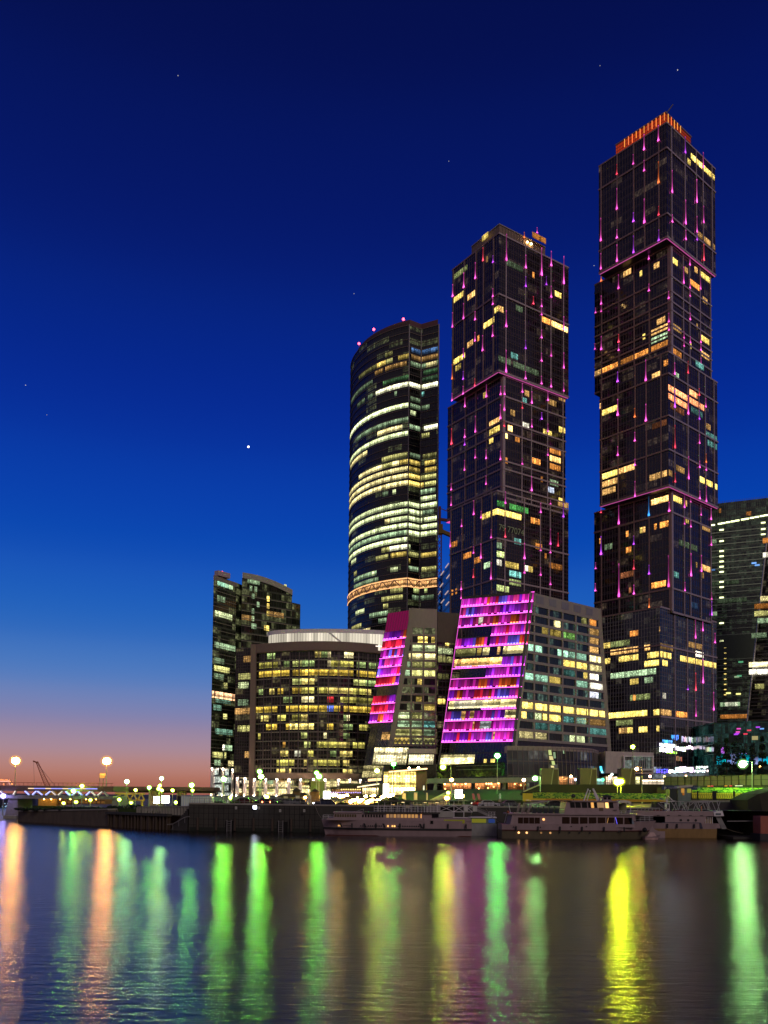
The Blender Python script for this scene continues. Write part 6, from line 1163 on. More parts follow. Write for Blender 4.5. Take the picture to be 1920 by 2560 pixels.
# ------------------------------------------------------------------ banner hedge, fence, kiosk
def banner_mat():
    m, nt = newmat("printed_leaf_banner"); L = nt.links.new; out = N(nt, "ShaderNodeOutputMaterial"); b = N(nt, "ShaderNodeBsdfPrincipled", i_Roughness=.6); geo = N(nt, "ShaderNodeNewGeometry"); mp = N(nt, "ShaderNodeMapping"); mp.inputs[3].default_value = (.8, .8, 1.5); L(geo.outputs["Position"], mp.inputs[0])
    n1 = N(nt, "ShaderNodeTexNoise", i_Scale=1.7, i_Detail=4.0, i_Distortion=1.2); L(mp.outputs[0], n1.inputs["Vector"]); r = N(nt, "ShaderNodeValToRGB"); e = r.color_ramp.elements
    e[0].position = .36; e[0].color = (.02, .07, .01, 1); e[1].position = .6; e[1].color = (.55, .7, .05, 1); x = e.new(.48); x.color = (.14, .4, .02, 1); L(n1.outputs[0], r.inputs[0]); L(r.outputs[0], b.inputs["Base Color"]); L(b.outputs[0], out.inputs[0]); return m
BAN = banner_mat(); YELP = plain("yellow_board", (.75, .62, .03), .55, var=.08); ORAP = plain("orange_board", (.6, .3, .02), .6, var=.1)
bh = thing("banner_fence", "hoarding printed with green leaves over an orange stripe, ending in a plain yellow board", "hoarding", pt(1480, 2000, 186))
a, b = P2(1332, 186, 1990), P2(1674, 183, 1990); z0_, z1_ = zat(0, 1996, a), zat(0, 1984, a); m = MB(); m.box((a.x, a.y, z0_), b - a, (0, .2, 0), (0, 0, z1_ - z0_ + .25)); m.build("leaf_print", BAN, bh)
m = MB(); m.box((a.x, a.y - .02, z0_ - .55), b - a, (0, .2, 0), (0, 0, .55)); m.build("orange_stripe", ORAP, bh)
m = MB(); q = pt(1307, 1990, 186); m.box((q.x, 186 - .1, z0_ - .7), (a.x - q.x, 0, 0), (0, .2, 0), (0, 0, z1_ - z0_ + .75)); q2_ = pt(1390, 1990, 186); m.box((q.x, 185.7, z0_ - .7), (q2_.x - q.x, 0, 0), (0, .1, 0), (0, 0, .6)); m.build("yellow_board", YELP, bh)
bh2 = thing("banner_fence", "hoarding with bright green leaf print behind the ornate iron fence", "hoarding", pt(1820, 1985, 180)); a, b = P2(1731, 181, 1975), P2(1990, 176, 1975); z0_, z1_ = zat(0, 1982, a), zat(0, 1971, a); m = MB(); m.box((a.x, a.y, z0_), b - a, (0, .2, 0), (0, 0, z1_ - z0_ + .2)); m.build("leaf_print", BAN, bh2); m = MB(); m.box((a.x, a.y - .02, z0_ - 1.2), b - a, (0, .2, 0), (0, 0, 1.2)); m.build("yellow_board", plain("amber_board", (.7, .42, .03), .6, var=.15), bh2)
fe_ = thing("iron_fence", "ornate black iron fence of looped panels with dark posts along the wall top", "fence", pt(1820, 1995, 172)); a, b = P2(1727, 172, 1990), P2(1990, 167, 1990); f = Face(V((a.x, a.y, zat(0, 1998, a))), b - a, Z, (b - a).length, 1.35, 1.4); m = MB(); f.hbar(m, 0, f.w, f.h, .07, .07); f.hbar(m, 0, f.w, .12, .08, .08); f.hbar(m, 0, f.w, f.h * .72, .05, .05); u = 0
while u < f.w: m.bar(f.p(u, .1, .03), f.p(u + .28, f.h * .72, .03), .05); m.bar(f.p(u + .28, .1, .03), f.p(u, f.h * .72, .03), .05); f.vbar(m, u, 0, f.h, .05, .05); u += .42
m.build("looped_panels", BLACK, fe_)
for px, w_ in ((1744, .3), (1786, .75), (1835, .35), (1897, .45)): u = f.u_at(px, .6); m = MB(); m.box(f.p(u - w_ / 2, -.2, -.2), f.U * w_, f.n * .5, Z * 1.85); m.build("post", BLACK, fe_)
m = MB(); m.box(f.p(-.5, -.5, -.3), f.U * f.w, f.n * .6, Z * .35); m.build("kerb", CONC, fe_)
ki = thing("parking_kiosk", "small kiosk with an amber lit window, pale roof and dark blue parking sign board", "kiosk", pt(1705, 2000, 170)); a, b = pt(1695, 1999, 170), pt(1727, 1999, 170); zt_ = pt(1700, 1970, 170).z; m = MB(); m.box((a.x, 170, 4.9), (b.x - a.x, 0, 0), (0, 2.4, 0), (0, 0, zt_ - 4.9)); m.build("cabin", plain("green_grey_panel", (.16, .22, .18), .6), ki)
m = MB(); p0, p1, p2, p3 = pt(1694, 1971, 169.5), pt(1731, 1967, 169.5), pt(1733, 1962, 169.5), pt(1700, 1965, 169.5); dp = V((0, 3, 0)); m.hexa([p0, p1, p1 + dp, p0 + dp, p3, p2, p2 + dp, p3 + dp]); m.build("roof", plain("pale_sheet_roof", (.5, .47, .36), .6), ki)
for x0, x1, y0, y1_, c, k in ((1703, 1711, 1971, 1982, (1, .5, .1), 1.5), (1706, 1711, 1982, 1988, (1, .35, .08), .9), (1718, 1728, 1972, 1982, (.9, .9, .15), .9)):
    a, b = pt(x0, y1_, 169.9), pt(x1, y0, 169.9); m = MB(); m.quad(a, (b.x, 169.9, a.z), b, (a.x, 169.9, b.z), None, [tuple(q * k for q in c)] * 4); m.build("lit_window", ROOM, ki)
m = MB(); a, b = pt(1675, 1998, 169), pt(1694, 1973, 169); m.box((a.x, 169, 4.9), (b.x - a.x, 0, 0), (0, 2.2, 0), (0, 0, b.z - 4.9)); m.build("side_shed", plain("dark_green_sheet", (.02, .03, .022), .6), ki)
a, b = pt(1660, 1974, 171.8), pt(1748, 1964, 171.8); m = MB(); m.box((a.x, 173, a.z), (b.x - a.x, 0, 0), (0, .2, 0), (0, 0, b.z - a.z)); sg = m.build("sign_board", plain("dark_blue_board", (.02, .035, .12), .5), ki)
def text(parent, s, pos, size, mat, rz=0.0, name="lettering", ax=None):
    cu = bpy.data.curves.new(name, 'FONT'); cu.body = s; cu.size = size; cu.extrude = .01
    o = bpy.data.objects.new(name, cu); me = None
    COL.objects.link(o); bpy.context.view_layer.update(); dg = bpy.context.evaluated_depsgraph_get(); me = bpy.data.meshes.new_from_object(o.evaluated_get(dg)); bpy.data.objects.remove(o); bpy.data.curves.remove(cu)
    me.materials.clear(); me.materials.append(mat); o = bpy.data.objects.new(name, me); COL.objects.link(o); base = V((0, 0, 0)); q = parent
    while q: base += q.location; q = q.parent
    o.parent = parent; M = ax or Matrix(((1, 0, 0), (0, 0, -1), (0, 1, 0))).to_4x4(); o.matrix_basis = Matrix.Translation(V(pos) - base) @ M; return o
text(sg, "P", pt(1660.5, 1974, 172.8), .82, plain("sign_white", (.8, .78, .7), .5)); text(sg, "ПАРКОВКА", pt(1671, 1972, 172.8), .42, plain("sign_grey", (.35, .36, .4), .5)); text(sg, "ПАРК", pt(1734, 1971.5, 172.8), .5, plain("sign_grey", (.35, .36, .4), .5))

tw, fc = PHONE; u, v = fc.hit(*y2(582, 1475)); ax = Matrix(((fc.U.x, 0, fc.n.x, 0), (fc.U.y, 0, fc.n.y, 0), (0, 1, 0, 0), (0, 0, 0, 1)))
text(tw, "79 77074", fc.p(u, v - 1.6, .5), 4.2, emit("dim_window_letters", (.5, .5, .3), .16), name="window_lettering", ax=ax)
# ------------------------------------------------------------------ bridge, far shore, crawler crane
br = thing("truss_bridge", "river bridge with a long deck over a truss of V braces lit violet blue", "bridge", pt(60, 2030, 240))
D0 = 240; a, b = pt(-1300, 1960, D0), pt(300, 1968, D0); a.z = pt(-160, 1966, D0).z; m = MB(); m.box((a.x, D0 - 6, a.z - 1.1), (b.x - a.x, 0, 0), (0, 14, 0), (0, 0, 1.5)); m.build("deck", plain("brown_bridge_steel", (.14, .08, .06), .7), br)
m = MB(); m.bar((a.x, D0 - 6, a.z + 1.2), (b.x, D0 - 6, a.z + 1.2), .12); x = a.x
while x < b.x: m.bar((x, D0 - 6, a.z + .3), (x, D0 - 6, a.z + 1.2), .08); x += 1.2
m.build("railing", STEEL_RED, br)
zc_ = pt(100, 1992, D0).z; m = MB(); m.box((a.x, D0 - 6, zc_ - .5), (b.x - a.x, 0, 0), (0, 12, 0), (0, 0, 1.0)); m.build("bottom_chord", plain("grey_bridge_steel", (.22, .2, .18), .6), br)
ztop_ = a.z - 1.1; zs_ = [(-40, 0), (-15, 0), (12, 0), (40, 0), (64, 1), (92, 1), (97, 1), (126, 1), (129, 0), (157, 0), (165, 1), (190, 1), (195, 1), (224, 1), (227, 0), (255, 0), (260, 0)]
def brace(x0, x1, lit):
    p, q = pt(x0, 1971, D0 - 6.2), pt(x1, 1990, D0 - 6.2); m = MB(); m.bar((p.x, D0 - 6.2, ztop_), (q.x, D0 - 6.2, zc_ + .4), .62, .5)
    o = m.build("truss_brace", plain("pale_bridge_steel", (.5, .48, .46), .5), br)
    if lit:
        m = MB(); c = (.28, .32, 1.0) if lit == 1 else (.8, .7, .6); k = 4.0 if lit == 1 else 1.5; m.bar((p.x, D0 - 6.6, ztop_), (q.x, D0 - 6.6, zc_ + .6), .46, .1, col=tuple(x * k for x in c)); m.build("brace_light", GLOW, o)
for x0, x1, lit in tuple((-8 - 32 * i - (13 if i % 2 else 0) , -24 - 32 * i, 0) for i in range(38)) + ((2, 9, 2), (40, 34, 2), (64, 74, 1), (92, 82, 1), (95, 107, 1), (127, 115, 1), (130, 140, 2), (157, 146, 2), (165, 175, 1), (191, 181, 1), (196, 207, 1), (226, 216, 1), (229, 239, 2), (256, 244, 2), (260, 270, 0)): brace(x0, x1, lit)
m = MB(); p = pt(70, 1972, D0 - 6.4); q = pt(228, 1973, D0 - 6.4)
for i in range(12):
    t = p.lerp(q, i / 11); m = MB(); m.box(t, (1.6, 0, 0), (0, .2, 0), (0, 0, .22), (.5, .5, 1.6) if i % 3 else (1.4, 1.0, .6)); m.build("deck_light", GLOW, br)
for x0, x1 in ((-1010, -980), (-510, -480), (24, 50), (282, 300)):
    p, q = pt(x0, 1993, D0 - 3), pt(x1, 2046, D0 - 3); m = MB(); m.hexa([(p.x - .6, D0 - 5, -1), (q.x + .4, D0 - 5, -1), (q.x + .4, D0 + 5, -1), (p.x - .6, D0 + 5, -1), (p.x + .6, D0 - 5, zc_ - .5), (q.x, D0 - 5, zc_ - .5), (q.x, D0 + 5, zc_ - .5), (p.x + .6, D0 + 5, zc_ - .5)]); m.build("pier", plain("pale_concrete", (.22, .19, .18), .8, var=.2), br)
p = pt(16, 2046, D0 - 6); m = MB(); m.box((p.x, D0 - 8, -1), (3.6, 0, 0), (0, 14, 0), (0, 0, 1.8)); m.build("pier_footing", CONC, br)
# approach viaduct to the right of the truss
va = thing("approach_viaduct", "long approach viaduct on pairs of tan columns lit by sodium light", "viaduct", pt(400, 2000, 300)); a, b = pt(286, 1969, 300), pt(536, 1967, 300); m = MB(); m.box((a.x, 296, a.z - .9), (b.x - a.x + .5, 0, 0), (0, 12, 0), (0, 0, 1.3)); m.build("deck", plain("brown_bridge_steel", (.14, .08, .06), .7), va)
m = MB(); p = pt(288, 1981, 302); q = pt(536, 1980, 302); m.box((p.x, 303, p.z), (q.x - p.x - .5, 0, 0), (0, 6, 0), (0, 0, a.z - p.z - .9)); m.build("girder", plain("brown_bridge_steel", (.14, .08, .06), .7), va)
for px in (377, 384, 391, 399, 406, 446, 454, 463): p = pt(px, 1972, 299); m = MB(); m.tube((p.x, 299, 2), (p.x, 299, a.z - .8), .55, n=10); m.build("column", plain("tan_concrete", (.5, .38, .22), .8), va)
m = MB(); a, b = pt(288, 1984, 280), pt(362, 2001, 280)
m.bar((a.x, 280, a.z), (b.x, 280, a.z), .5); m.bar((a.x, 280, b.z), (b.x, 280, b.z), .5); n = 8
for i in range(n):
    x0, x1 = a.x + (b.x - a.x) * i / n, a.x + (b.x - a.x) * (i + 1) / n; m.bar((x0, 280, a.z if i % 2 else b.z), (x1, 280, b.z if i % 2 else a.z), .4)
ye = thing("truss_footbridge", "short ochre steel truss span standing under the viaduct", "footbridge", (a.x, 280, 2)); m.build("truss", STEEL_YEL, ye); m = MB()
for x in (a.x + 1, b.x - 1): m.bar((x, 280.5, 2), (x, 280.5, b.z), .7)
m.build("legs", STEEL_YEL, ye)
# bridge portal at the image edge
po = thing("bridge_portal", "pink lit steel portal frame on the bridge deck at the edge of the view", "portal", pt(10, 1962, 245)); m = MB(); pk = plain("pink_steel", (.7, .42, .38), .6); p = [pt(-60, 1951, 245), pt(22, 1951, 245), pt(31, 1968, 245), pt(10, 1968, 245)]
m.bar(p[0], p[1], .8); m.bar(p[1], p[2], .7); m.bar(p[1] - V((1, 0, 0)), p[3], .6); m.build("frame", pk, po); m = MB(); m.bar(p[0] + V((0, -.6, -.3)), p[1] + V((0, -.6, -.3)), .3, .2, col=(1.1, .6, .5)); m.bar(p[1] + V((0, -.6, 0)), p[2] + V((0, -.6, 0)), .3, .2, col=(.8, .4, .35)); m.build("light_strip", GLOW, po)
# dark building far across the water, a few blue windows
fb2 = thing("warehouse", "dark far warehouse with a few pale blue windows under the bridge", "building", pt(10, 2030, 420)); a, b = pt(-60, 1994, 420), pt(27, 1994, 420); m = MB(); m.box((a.x, 420, 0), (b.x - a.x, 0, 0), (0, 30, 0), (0, 0, a.z)); m.build("wall", plain("night_blue_cladding", (.02, .02, .05), .6), fb2)
for px, py in ((5, 2017), (11, 2010), (15, 2016), (18, 2010), (23, 2010), (24, 2012), (12, 2017), (17, 2017)): p = pt(px, py, 419.8); m = MB(); m.quad(p, p + V((.5, 0, 0)), p + V((.5, 0, .4)), p + V((0, 0, .4)), None, [(.45, .7, 1)] * 4); m.build("lit_window", GLOW, fb2)
# warm lit sheds and scaffolds under the bridge
sc_ = thing("depot_shed", "long ochre lit depot shed behind the river wall under the bridge", "building", pt(200, 2005, 330)); a, b = pt(97, 1993, 330), pt(262, 2006, 330); m = MB(); m.box((a.x, 330, 1.5), (b.x - a.x, 0, 0), (0, 10, 0), (0, 0, a.z - 1.5)); m.build("wall", plain("ochre_cladding", (.4, .24, .07), .7, var=.4), sc_); m = MB(); x = a.x
while x < b.x: m.bar((x, 329.6, 1.5), (x, 329.6, a.z), .2); x += 1.6
for q in (.4, .75): m.bar((a.x, 329.6, 1.5 + (a.z - 1.5) * q), (b.x, 329.6, 1.5 + (a.z - 1.5) * q), .18)
m.build("wall_ribs", plain("dark_timber", (.06, .04, .025), .7), sc_)
for px, k in ((110, 14), (128, 16), (150, 14), (176, 10), (215, 14), (240, 16)): p = pt(px, 1998, 327); m = MB(); m.ball(p, .22, 6, 4); m.build("wall_lamp", emit("sodium_wall_lamp", (1, .5, .1), 40.), sc_)
cr_ = thing("lattice_crane", "dark red lattice boom crane standing beyond the bridge deck", "crane", pt(120, 1970, 330)); top, ft = pt(90, 1905, 330), pt(121, 1972, 330); d = (ft - top); sd_ = V((1.0, 0, .45)); m = MB(); m.bar(top, ft - sd_ * .8, .22); m.bar(top + sd_ * .6, ft + sd_ * .9, .22)
for i in range(16): p = top.lerp(ft - sd_ * .8, i / 16); q = (top + sd_ * .6).lerp(ft + sd_ * .9, (i + 1) / 16); r_ = top.lerp(ft - sd_ * .8, (i + 1) / 16); m.bar(p, q, .1); m.bar(q, r_, .1)
m.build("boom", STEEL_RED, cr_); m = MB(); m.bar(top + V((-1.1, 0, .35)), top + V((.5, 0, -.25)), .5); m.build("boom_head", STEEL_RED, cr_); m = MB(); m.bar(top, pt(137, 1964, 330), .1); m.bar(pt(84, 1904, 330), pt(86, 1966, 330), .07); m.build("cables", STEEL, cr_); m = MB(); q = pt(121, 1972, 330); m.box((q.x - 3, 328, 2), (7, 0, 0), (0, 4, 0), (0, 0, q.z - 1.5)); m.build("cab", STEEL_YEL, cr_)
bb_ = thing("billboard", "tan billboard on two posts standing on the bridge deck", "billboard", pt(253, 1965, 236)); a, b = pt(249, 1945, 236), pt(256, 1933, 236); m = MB(); m.box((a.x, 236, a.z), (b.x - a.x + .5, .9, 0), (0, .2, 0), (0, 0, b.z - a.z)); m.build("board", plain("tan_board", (.5, .36, .18), .6), bb_); m = MB(); m.bar((a.x, 236.2, a.z - 2.4), (a.x, 236.2, b.z), .15); m.bar((b.x, 236.9, a.z - 2.4), (b.x, 236.9, a.z + .2), .15); m.build("posts", STEEL, bb_)

# ------------------------------------------------------------------ ships
def hull(root, x0, x1, y, beam, z_stern, z_mid, z_bow, bow_dir, mat_top, mat_low, rake=2.4, zsplit=1.0, low2=None):
    """x0<x1 at the waterline; bow at x1 (bow_dir 1) or x0 (-1)"""
    n = 22; rings_t = []; rings_l = []
    for i in range(n + 1):
        t = i / n; tt = t if bow_dir > 0 else 1 - t; fb = max(0, (tt - .62) / .38); hb = beam / 2 * (1 - fb ** 2.2) * (1 - .12 * max(0, (.1 - tt) / .1)); hb = max(hb, .04)
        zd = z_stern + (z_mid - z_stern) * min(1, tt / .4) + (z_bow - z_mid) * max(0, (tt - .45) / .55) ** 1.6; ov = rake * fb ** 1.3 * bow_dir
        x = x0 + (x1 - x0) * t; f = lambda z: ov * max(0, z) / z_bow
        hw = hb * (1 - .35 * fb)
        rings_l.append([(x + f(zsplit), y - hb * .96, zsplit), (x, y - hw * .86, -.5), (x, y + hw * .86, -.5), (x + f(zsplit), y + hb * .96, zsplit)])
        rings_t.append([(x + f(zd), y - hb, zd), (x + f(zsplit), y - hb * .96, zsplit + .003), (x + f(zsplit), y + hb * .96, zsplit + .003), (x + f(zd), y + hb, zd)])
    m = MB(); m.loft(rings_l); m.build("lower_hull", mat_low, root, False); m = MB(); m.loft(rings_t); m.build("upper_hull", mat_top, root, False)
    return rings_t
def cabin(root, name, X0, X1, y, w, z0, z1, s0, s1, mat):
    """deckhouse with raked ends (s0, s1 shift the top ends)"""
    m = MB(); m.hexa([(X0, y - w / 2, z0), (X1, y - w / 2, z0), (X1, y + w / 2, z0), (X0, y + w / 2, z0), (X0 + s0, y - w / 2, z1), (X1 + s1, y - w / 2, z1), (X1 + s1, y + w / 2, z1), (X0 + s0, y + w / 2, z1)]); return m.build(name, mat, root)
def slab(root, name, X0, X1, y, w, z, h, mat):
    m = MB(); m.box((X0, y - w / 2, z), (X1 - X0, 0, 0), (0, w, 0), (0, 0, h)); return m.build(name, mat, root)
def win(root, X0, X1, y, z0, z1, mat=None, col=None, shear=0.0, name="window"):
    m = MB(); m.hexa([(X0, y - .03, z0), (X1, y - .03, z0), (X1, y + .05, z0), (X0, y + .05, z0), (X0 + shear, y - .03, z1), (X1 + shear, y - .03, z1), (X1 + shear, y + .05, z1), (X0 + shear, y + .05, z1)], col); return m.build(name, mat or DARKGL, root)
def port(root, X, y, z, r, mat=None, col=None, name="porthole"):
    m = MB(); m.tube((X, y - .04, z), (X, y + .06, z), r, n=12, col=col); o = m.build(name, mat or BLACK, root); return o
def rails(root, X0, X1, y, z, h, step=1.1, mat=None, rows=3, name="railing"):
    m = MB(); x = X0
    while x <= X1 + .01: m.bar((x, y, z), (x, y, z + h), .05); x += step
    for k in range(rows): m.bar((X0, y, z + h * (k + 1) / rows), (X1, y, z + h * (k + 1) / rows), .045)
    m.build(name, mat or WHITE, root)
GUNMETAL = plain("olive_hull_paint", (.12, .10, .06), .5, var=.15)
# --- centre yacht
YY = 148.0; fy = YY - 3.1
yx = lambda px: pt(px, 2060, fy).x
yz = lambda py, px=1450: pt(px, py, fy).z
ya = thing("motor_yacht", "white motor yacht with an olive lower hull, aft awning and folded masts on its wheelhouse", "yacht", (yx(1450), YY, 0))
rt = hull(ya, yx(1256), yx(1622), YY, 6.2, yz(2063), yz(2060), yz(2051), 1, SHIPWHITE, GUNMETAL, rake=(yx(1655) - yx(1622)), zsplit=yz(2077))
m = MB(); n = 22
for i in range(n):
    a, b = rt[i], rt[i + 1]; m.bar(V(a[1]) + V((0, -.05, 0)), V(b[1]) + V((0, -.05, 0)), .16, .16)
m.build("rubbing_strake", plain("dark_red_strake", (.08, .02, .015), .5), ya)
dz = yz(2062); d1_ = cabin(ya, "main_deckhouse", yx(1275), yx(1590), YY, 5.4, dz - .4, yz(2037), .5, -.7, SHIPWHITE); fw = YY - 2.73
wxs = [1405 + i * 22.3 for i in range(9)]
for i, px in enumerate(wxs[:-1]): win(d1_, yx(px + 1.5), yx(px + 20.5), fw, yz(2059.5), yz(2043), plain("curtained_glass", (.03, .012, .006), .2, var=.4, scale=4, spec=.2), name="window")
win(d1_, yx(1578), yx(1588), fw, yz(2059), yz(2043), plain("pale_screen_glass", (.2, .25, .3), .1), shear=-.5)
for i in range(4): win(d1_, yx(1296 + i * 14), yx(1308.5 + i * 14), fw, yz(2060), yz(2045), plain("curtained_glass", (.03, .012, .006), .2, var=.4, scale=4, spec=.2))
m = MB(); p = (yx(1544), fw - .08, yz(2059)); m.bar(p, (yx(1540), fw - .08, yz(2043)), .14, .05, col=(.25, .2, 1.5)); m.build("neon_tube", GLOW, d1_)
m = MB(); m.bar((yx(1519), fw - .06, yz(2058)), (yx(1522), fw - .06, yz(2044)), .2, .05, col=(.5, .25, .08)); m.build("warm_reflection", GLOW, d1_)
port(ya, yx(1360), fw - .03, yz(2049.5), .2, GLOW, (2.2, 1.0, .35), "deck_lamp")
slab(ya, "upper_deck", yx(1270), yx(1612), YY, 6.0, yz(2037.5), .22, SHIPWHITE)
uh = cabin(ya, "wheelhouse", yx(1413), yx(1554), YY, 4.6, yz(2036), yz(2003.5), .35, -.5, SHIPWHITE); fu = YY - 2.33
for x0, x1, mt, c in ((1429, 1440, None, None), (1442, 1455, None, None), (1458, 1471, None, None), (1474, 1480, None, None), (1481.5, 1488, GLOW, (1.0, .48, .12)), (1489, 1496, None, None), (1497, 1514, GLOW, (.35, .2, .1)), (1517.5, 1525, GLOW, (2.2, 1.2, .35)), (1527, 1537, None, None)): win(uh, yx(x0), yx(x1), fu, yz(2019.5), yz(2006), mt or DARKGL, c, shear=-.1, name="window")
win(uh, yx(1501), yx(1511), fu, yz(2027), yz(2018.5), plain("brown_door", (.12, .08, .05), .6), name="door")
slab(ya, "wheelhouse_roof", yx(1328), yx(1545), YY, 5.2, yz(2004), .16, SHIPWHITE)
# aft awning: curved canvas on raking struts
m = MB(); R_ = []
for i in range(13):
    t = i / 12; X_ = yx(1326) + (yx(1430) - yx(1326)) * t; zz = yz(2010.5) + (yz(2002.5) - yz(2010.5)) * math.sin(math.pi / 2 * min(1, t * 1.6)); R_.append([(X_, YY - 2.6, zz - .1), (X_, YY + 2.6, zz - .1), (X_, YY + 2.6, zz + .08), (X_, YY - 2.6, zz + .08)])
m.loft(R_); m.build("aft_awning", plain("canvas", (.45, .4, .36), .8), ya)
m = MB()
for x0, x1 in ((1317, 1328), (1303, 1310)): 
    for s in (-2.4, 2.4): m.hexa([(yx(x0), YY + s - .06, yz(2036)), (yx(x0) + .4, YY + s - .06, yz(2036)), (yx(x0) + .4, YY + s + .06, yz(2036)), (yx(x0), YY + s + .06, yz(2036)), (yx(x1), YY + s - .06, yz(2009)), (yx(x1) + .3, YY + s - .06, yz(2009)), (yx(x1) + .3, YY + s + .06, yz(2009)), (yx(x1), YY + s + .06, yz(2009))])
m.build("awning_struts", SHIPWHITE, ya)
rails(ya, yx(1268), yx(1412), YY - 2.8, yz(2036), .95, mat=BLACK); rails(ya, yx(1595), yx(1640), YY - 1.6, yz(2052), .9, step=.8)
m = MB()
for k in range(5): m.cbox((yx(1340 + k * 14), YY - 1.2, yz(2036)), .6, .6, .8); m.cbox((yx(1340 + k * 14) - .25, YY - 1.2, yz(2036) + .8), .1, .6, .5)
m.build("deck_seats", plain("dark_blue_seat", (.02, .025, .04), .7), ya)
tb = cabin(ya, "bridge_box", yx(1514), yx(1537), YY, 2.4, yz(2003), yz(1991), .1, -.15, SHIPWHITE); win(tb, yx(1516.5), yx(1524), YY - 1.23, yz(1998), yz(1992.5)); win(tb, yx(1527), yx(1534), YY - 1.23, yz(1998), yz(1992.5)); m = MB(); m.hexa([(yx(1512), YY - 1.4, yz(1991)), (yx(1540), YY - 1.4, yz(1991)), (yx(1540), YY + 1.4, yz(1991)), (yx(1512), YY + 1.4, yz(1991)), (yx(1520), YY - .7, yz(1987)), (yx(1532), YY - .7, yz(1987)), (yx(1532), YY + .7, yz(1987)), (yx(1520), YY + .7, yz(1987))]); m.build("bridge_box_roof", plain("dark_canvas", (.03, .03, .03), .8), tb)
for x0, y0, x1, y1_, w_ in ((1470, 2003, 1481, 1973, .16), (1478, 2003, 1486, 1977, .12), (1510, 2002, 1494, 1972, .3), (1506, 2002, 1497, 1984, .2)): m = MB(); m.bar((yx(x0), YY, yz(y0)), (yx(x1), YY, yz(y1_)), w_); m.ball((yx(x1), YY, yz(y1_)), .16, 6, 4); m.build("folded_mast", WHITE, ya)
m = MB(); m.ball((yx(1443.5), YY, yz(1990)), .38, 10, 6); m.bar((yx(1443.5), YY, yz(2003)), (yx(1443.5), YY, yz(1992)), .1); m.build("signal_ball", BLACK, ya)
for px in (1284, 1351, 1428, 1466): port(ya, yx(px), fy - .05, yz(2069) + (.2 if px > 1400 else 0), .1)
for px in (1340, 1376, 1400): port(ya, yx(px), YY - 2.78, yz(2066), .09)
for px, k in ((1297, 1.8), (1317, 1.5), (1376, .5), (1353, .18)): port(ya, yx(px), YY - 3.06, yz(2083), .17, GLOW, (1.6 * k, .8 * k, .3 * k), "lit_porthole")
for px in (1399, 1424, 1449, 1475): port(ya, yx(px), YY - 3.04, yz(2082), .16)
for px, r in ((1522, .18), (1549, .18)): port(ya, yx(px), YY - 2.6, yz(2078), r)
m = MB(); m.ball((yx(1614) + .2, YY - 1.9, yz(2074)), .42, 8, 6); m.bar((yx(1614) + .2, YY - 2.2, yz(2076)), (yx(1614) + .2, YY - 2.2, yz(2068)), .12); m.build("anchor", BLACK, ya)
text(ya, "УМР", (yx(1534.5), fu - .1, yz(2027)), .34, BLACK, name="ship_name")
m = MB(); m.ball((yx(1271), YY - 2.5, yz(2032)), .25, 8, 6); m.build("life_ring", plain("orange_ring", (.5, .15, .05), .6), ya)
m = MB(); m.bar((yx(1268), YY, yz(2060)), (yx(1273), YY, yz(2037)), .1); m.bar((yx(1283), YY, yz(2035)), (yx(1278), YY, yz(2010)), .08); m.build("stern_posts", WHITE, ya)
# --- long excursion ship
LY = 153.0; fl0 = LY - 3.4; lx = lambda px: pt(px, 2060, fl0).x; lz = lambda py, px=1000: pt(px, py, fl0).z
le = thing("excursion_ship", "long low white excursion ship with a black boot stripe and a roofed open upper deck", "ship", (lx(1000), LY, 0))
rt = hull(le, lx(812), lx(1180), LY, 6.8, lz(2052), lz(2050), lz(2051), -1, SHIPWHITE, SHIPWHITE, rake=lx(812) - lx(800), zsplit=lz(2073))
m = MB(); rr = rt
for i in range(len(rr) - 1): m.bar(V(rr[i][1]) + V((0, -.06, 0)), V(rr[i + 1][1]) + V((0, -.06, 0)), .18, .3)
m.build("boot_stripe", BLACK, le); 
m = MB(); m.box((lx(815), LY - 3.0, -.48), (lx(1178) - lx(815), 0, 0), (0, 6.0, 0), (0, 0, .62)); m.build("red_antifouling", plain("dark_red_strake", (.08, .02, .015), .5), le)
h1 = cabin(le, "lower_deckhouse", lx(815), lx(1080), LY, 6.0, lz(2052), lz(2046), .2, 0, SHIPWHITE); h2 = cabin(le, "saloon", lx(833), lx(1080), LY, 5.4, lz(2046), lz(2034), .1, 0, SHIPWHITE); f2 = LY - 2.73
for i in range(9): win(h2, lx(836 + i * 6.2), lx(840.5 + i * 6.2), f2, lz(2044), lz(2037), plain("olive_pane", (.09, .07, .03), .15))
for i in range(9): win(h2, lx(966 + i * 9), lx(972.5 + i * 9), f2, lz(2044.5), lz(2036), ROOM, (1.6, .8, .25) if i not in (1, 3) else (.9, .5, .25), name="lit_window")
win(h2, lx(1052), lx(1054), f2, lz(2045), lz(2035), GLOW, (1.2, .55, .15), name="lit_window")
for i in range(8): win(h2, lx(905 + i * 7), lx(909 + i * 7), f2, lz(2044), lz(2037))
slab(le, "saloon_roof", lx(832), lx(905), LY, 5.8, lz(2034), .2, SHIPWHITE); slab(le, "open_deck", lx(910), lx(1100), LY, 6.2, lz(2034), .25, plain("dark_deck_edge", (.05, .045, .035), .6))
cabin(le, "upper_cabin", lx(1065), lx(1102), LY, 4.6, lz(2034), lz(2014), 0, 0, plain("grey_cabin", (.3, .27, .25), .6)); win(le, lx(1014), lx(1024), LY - 2.3, lz(2020), lz(2012), plain("dim_sign", (.5, .45, .3), .6), name="notice")
rails(le, lx(935), lx(1100), LY - 3.0, lz(2033), 1.15, step=.55); m = MB()
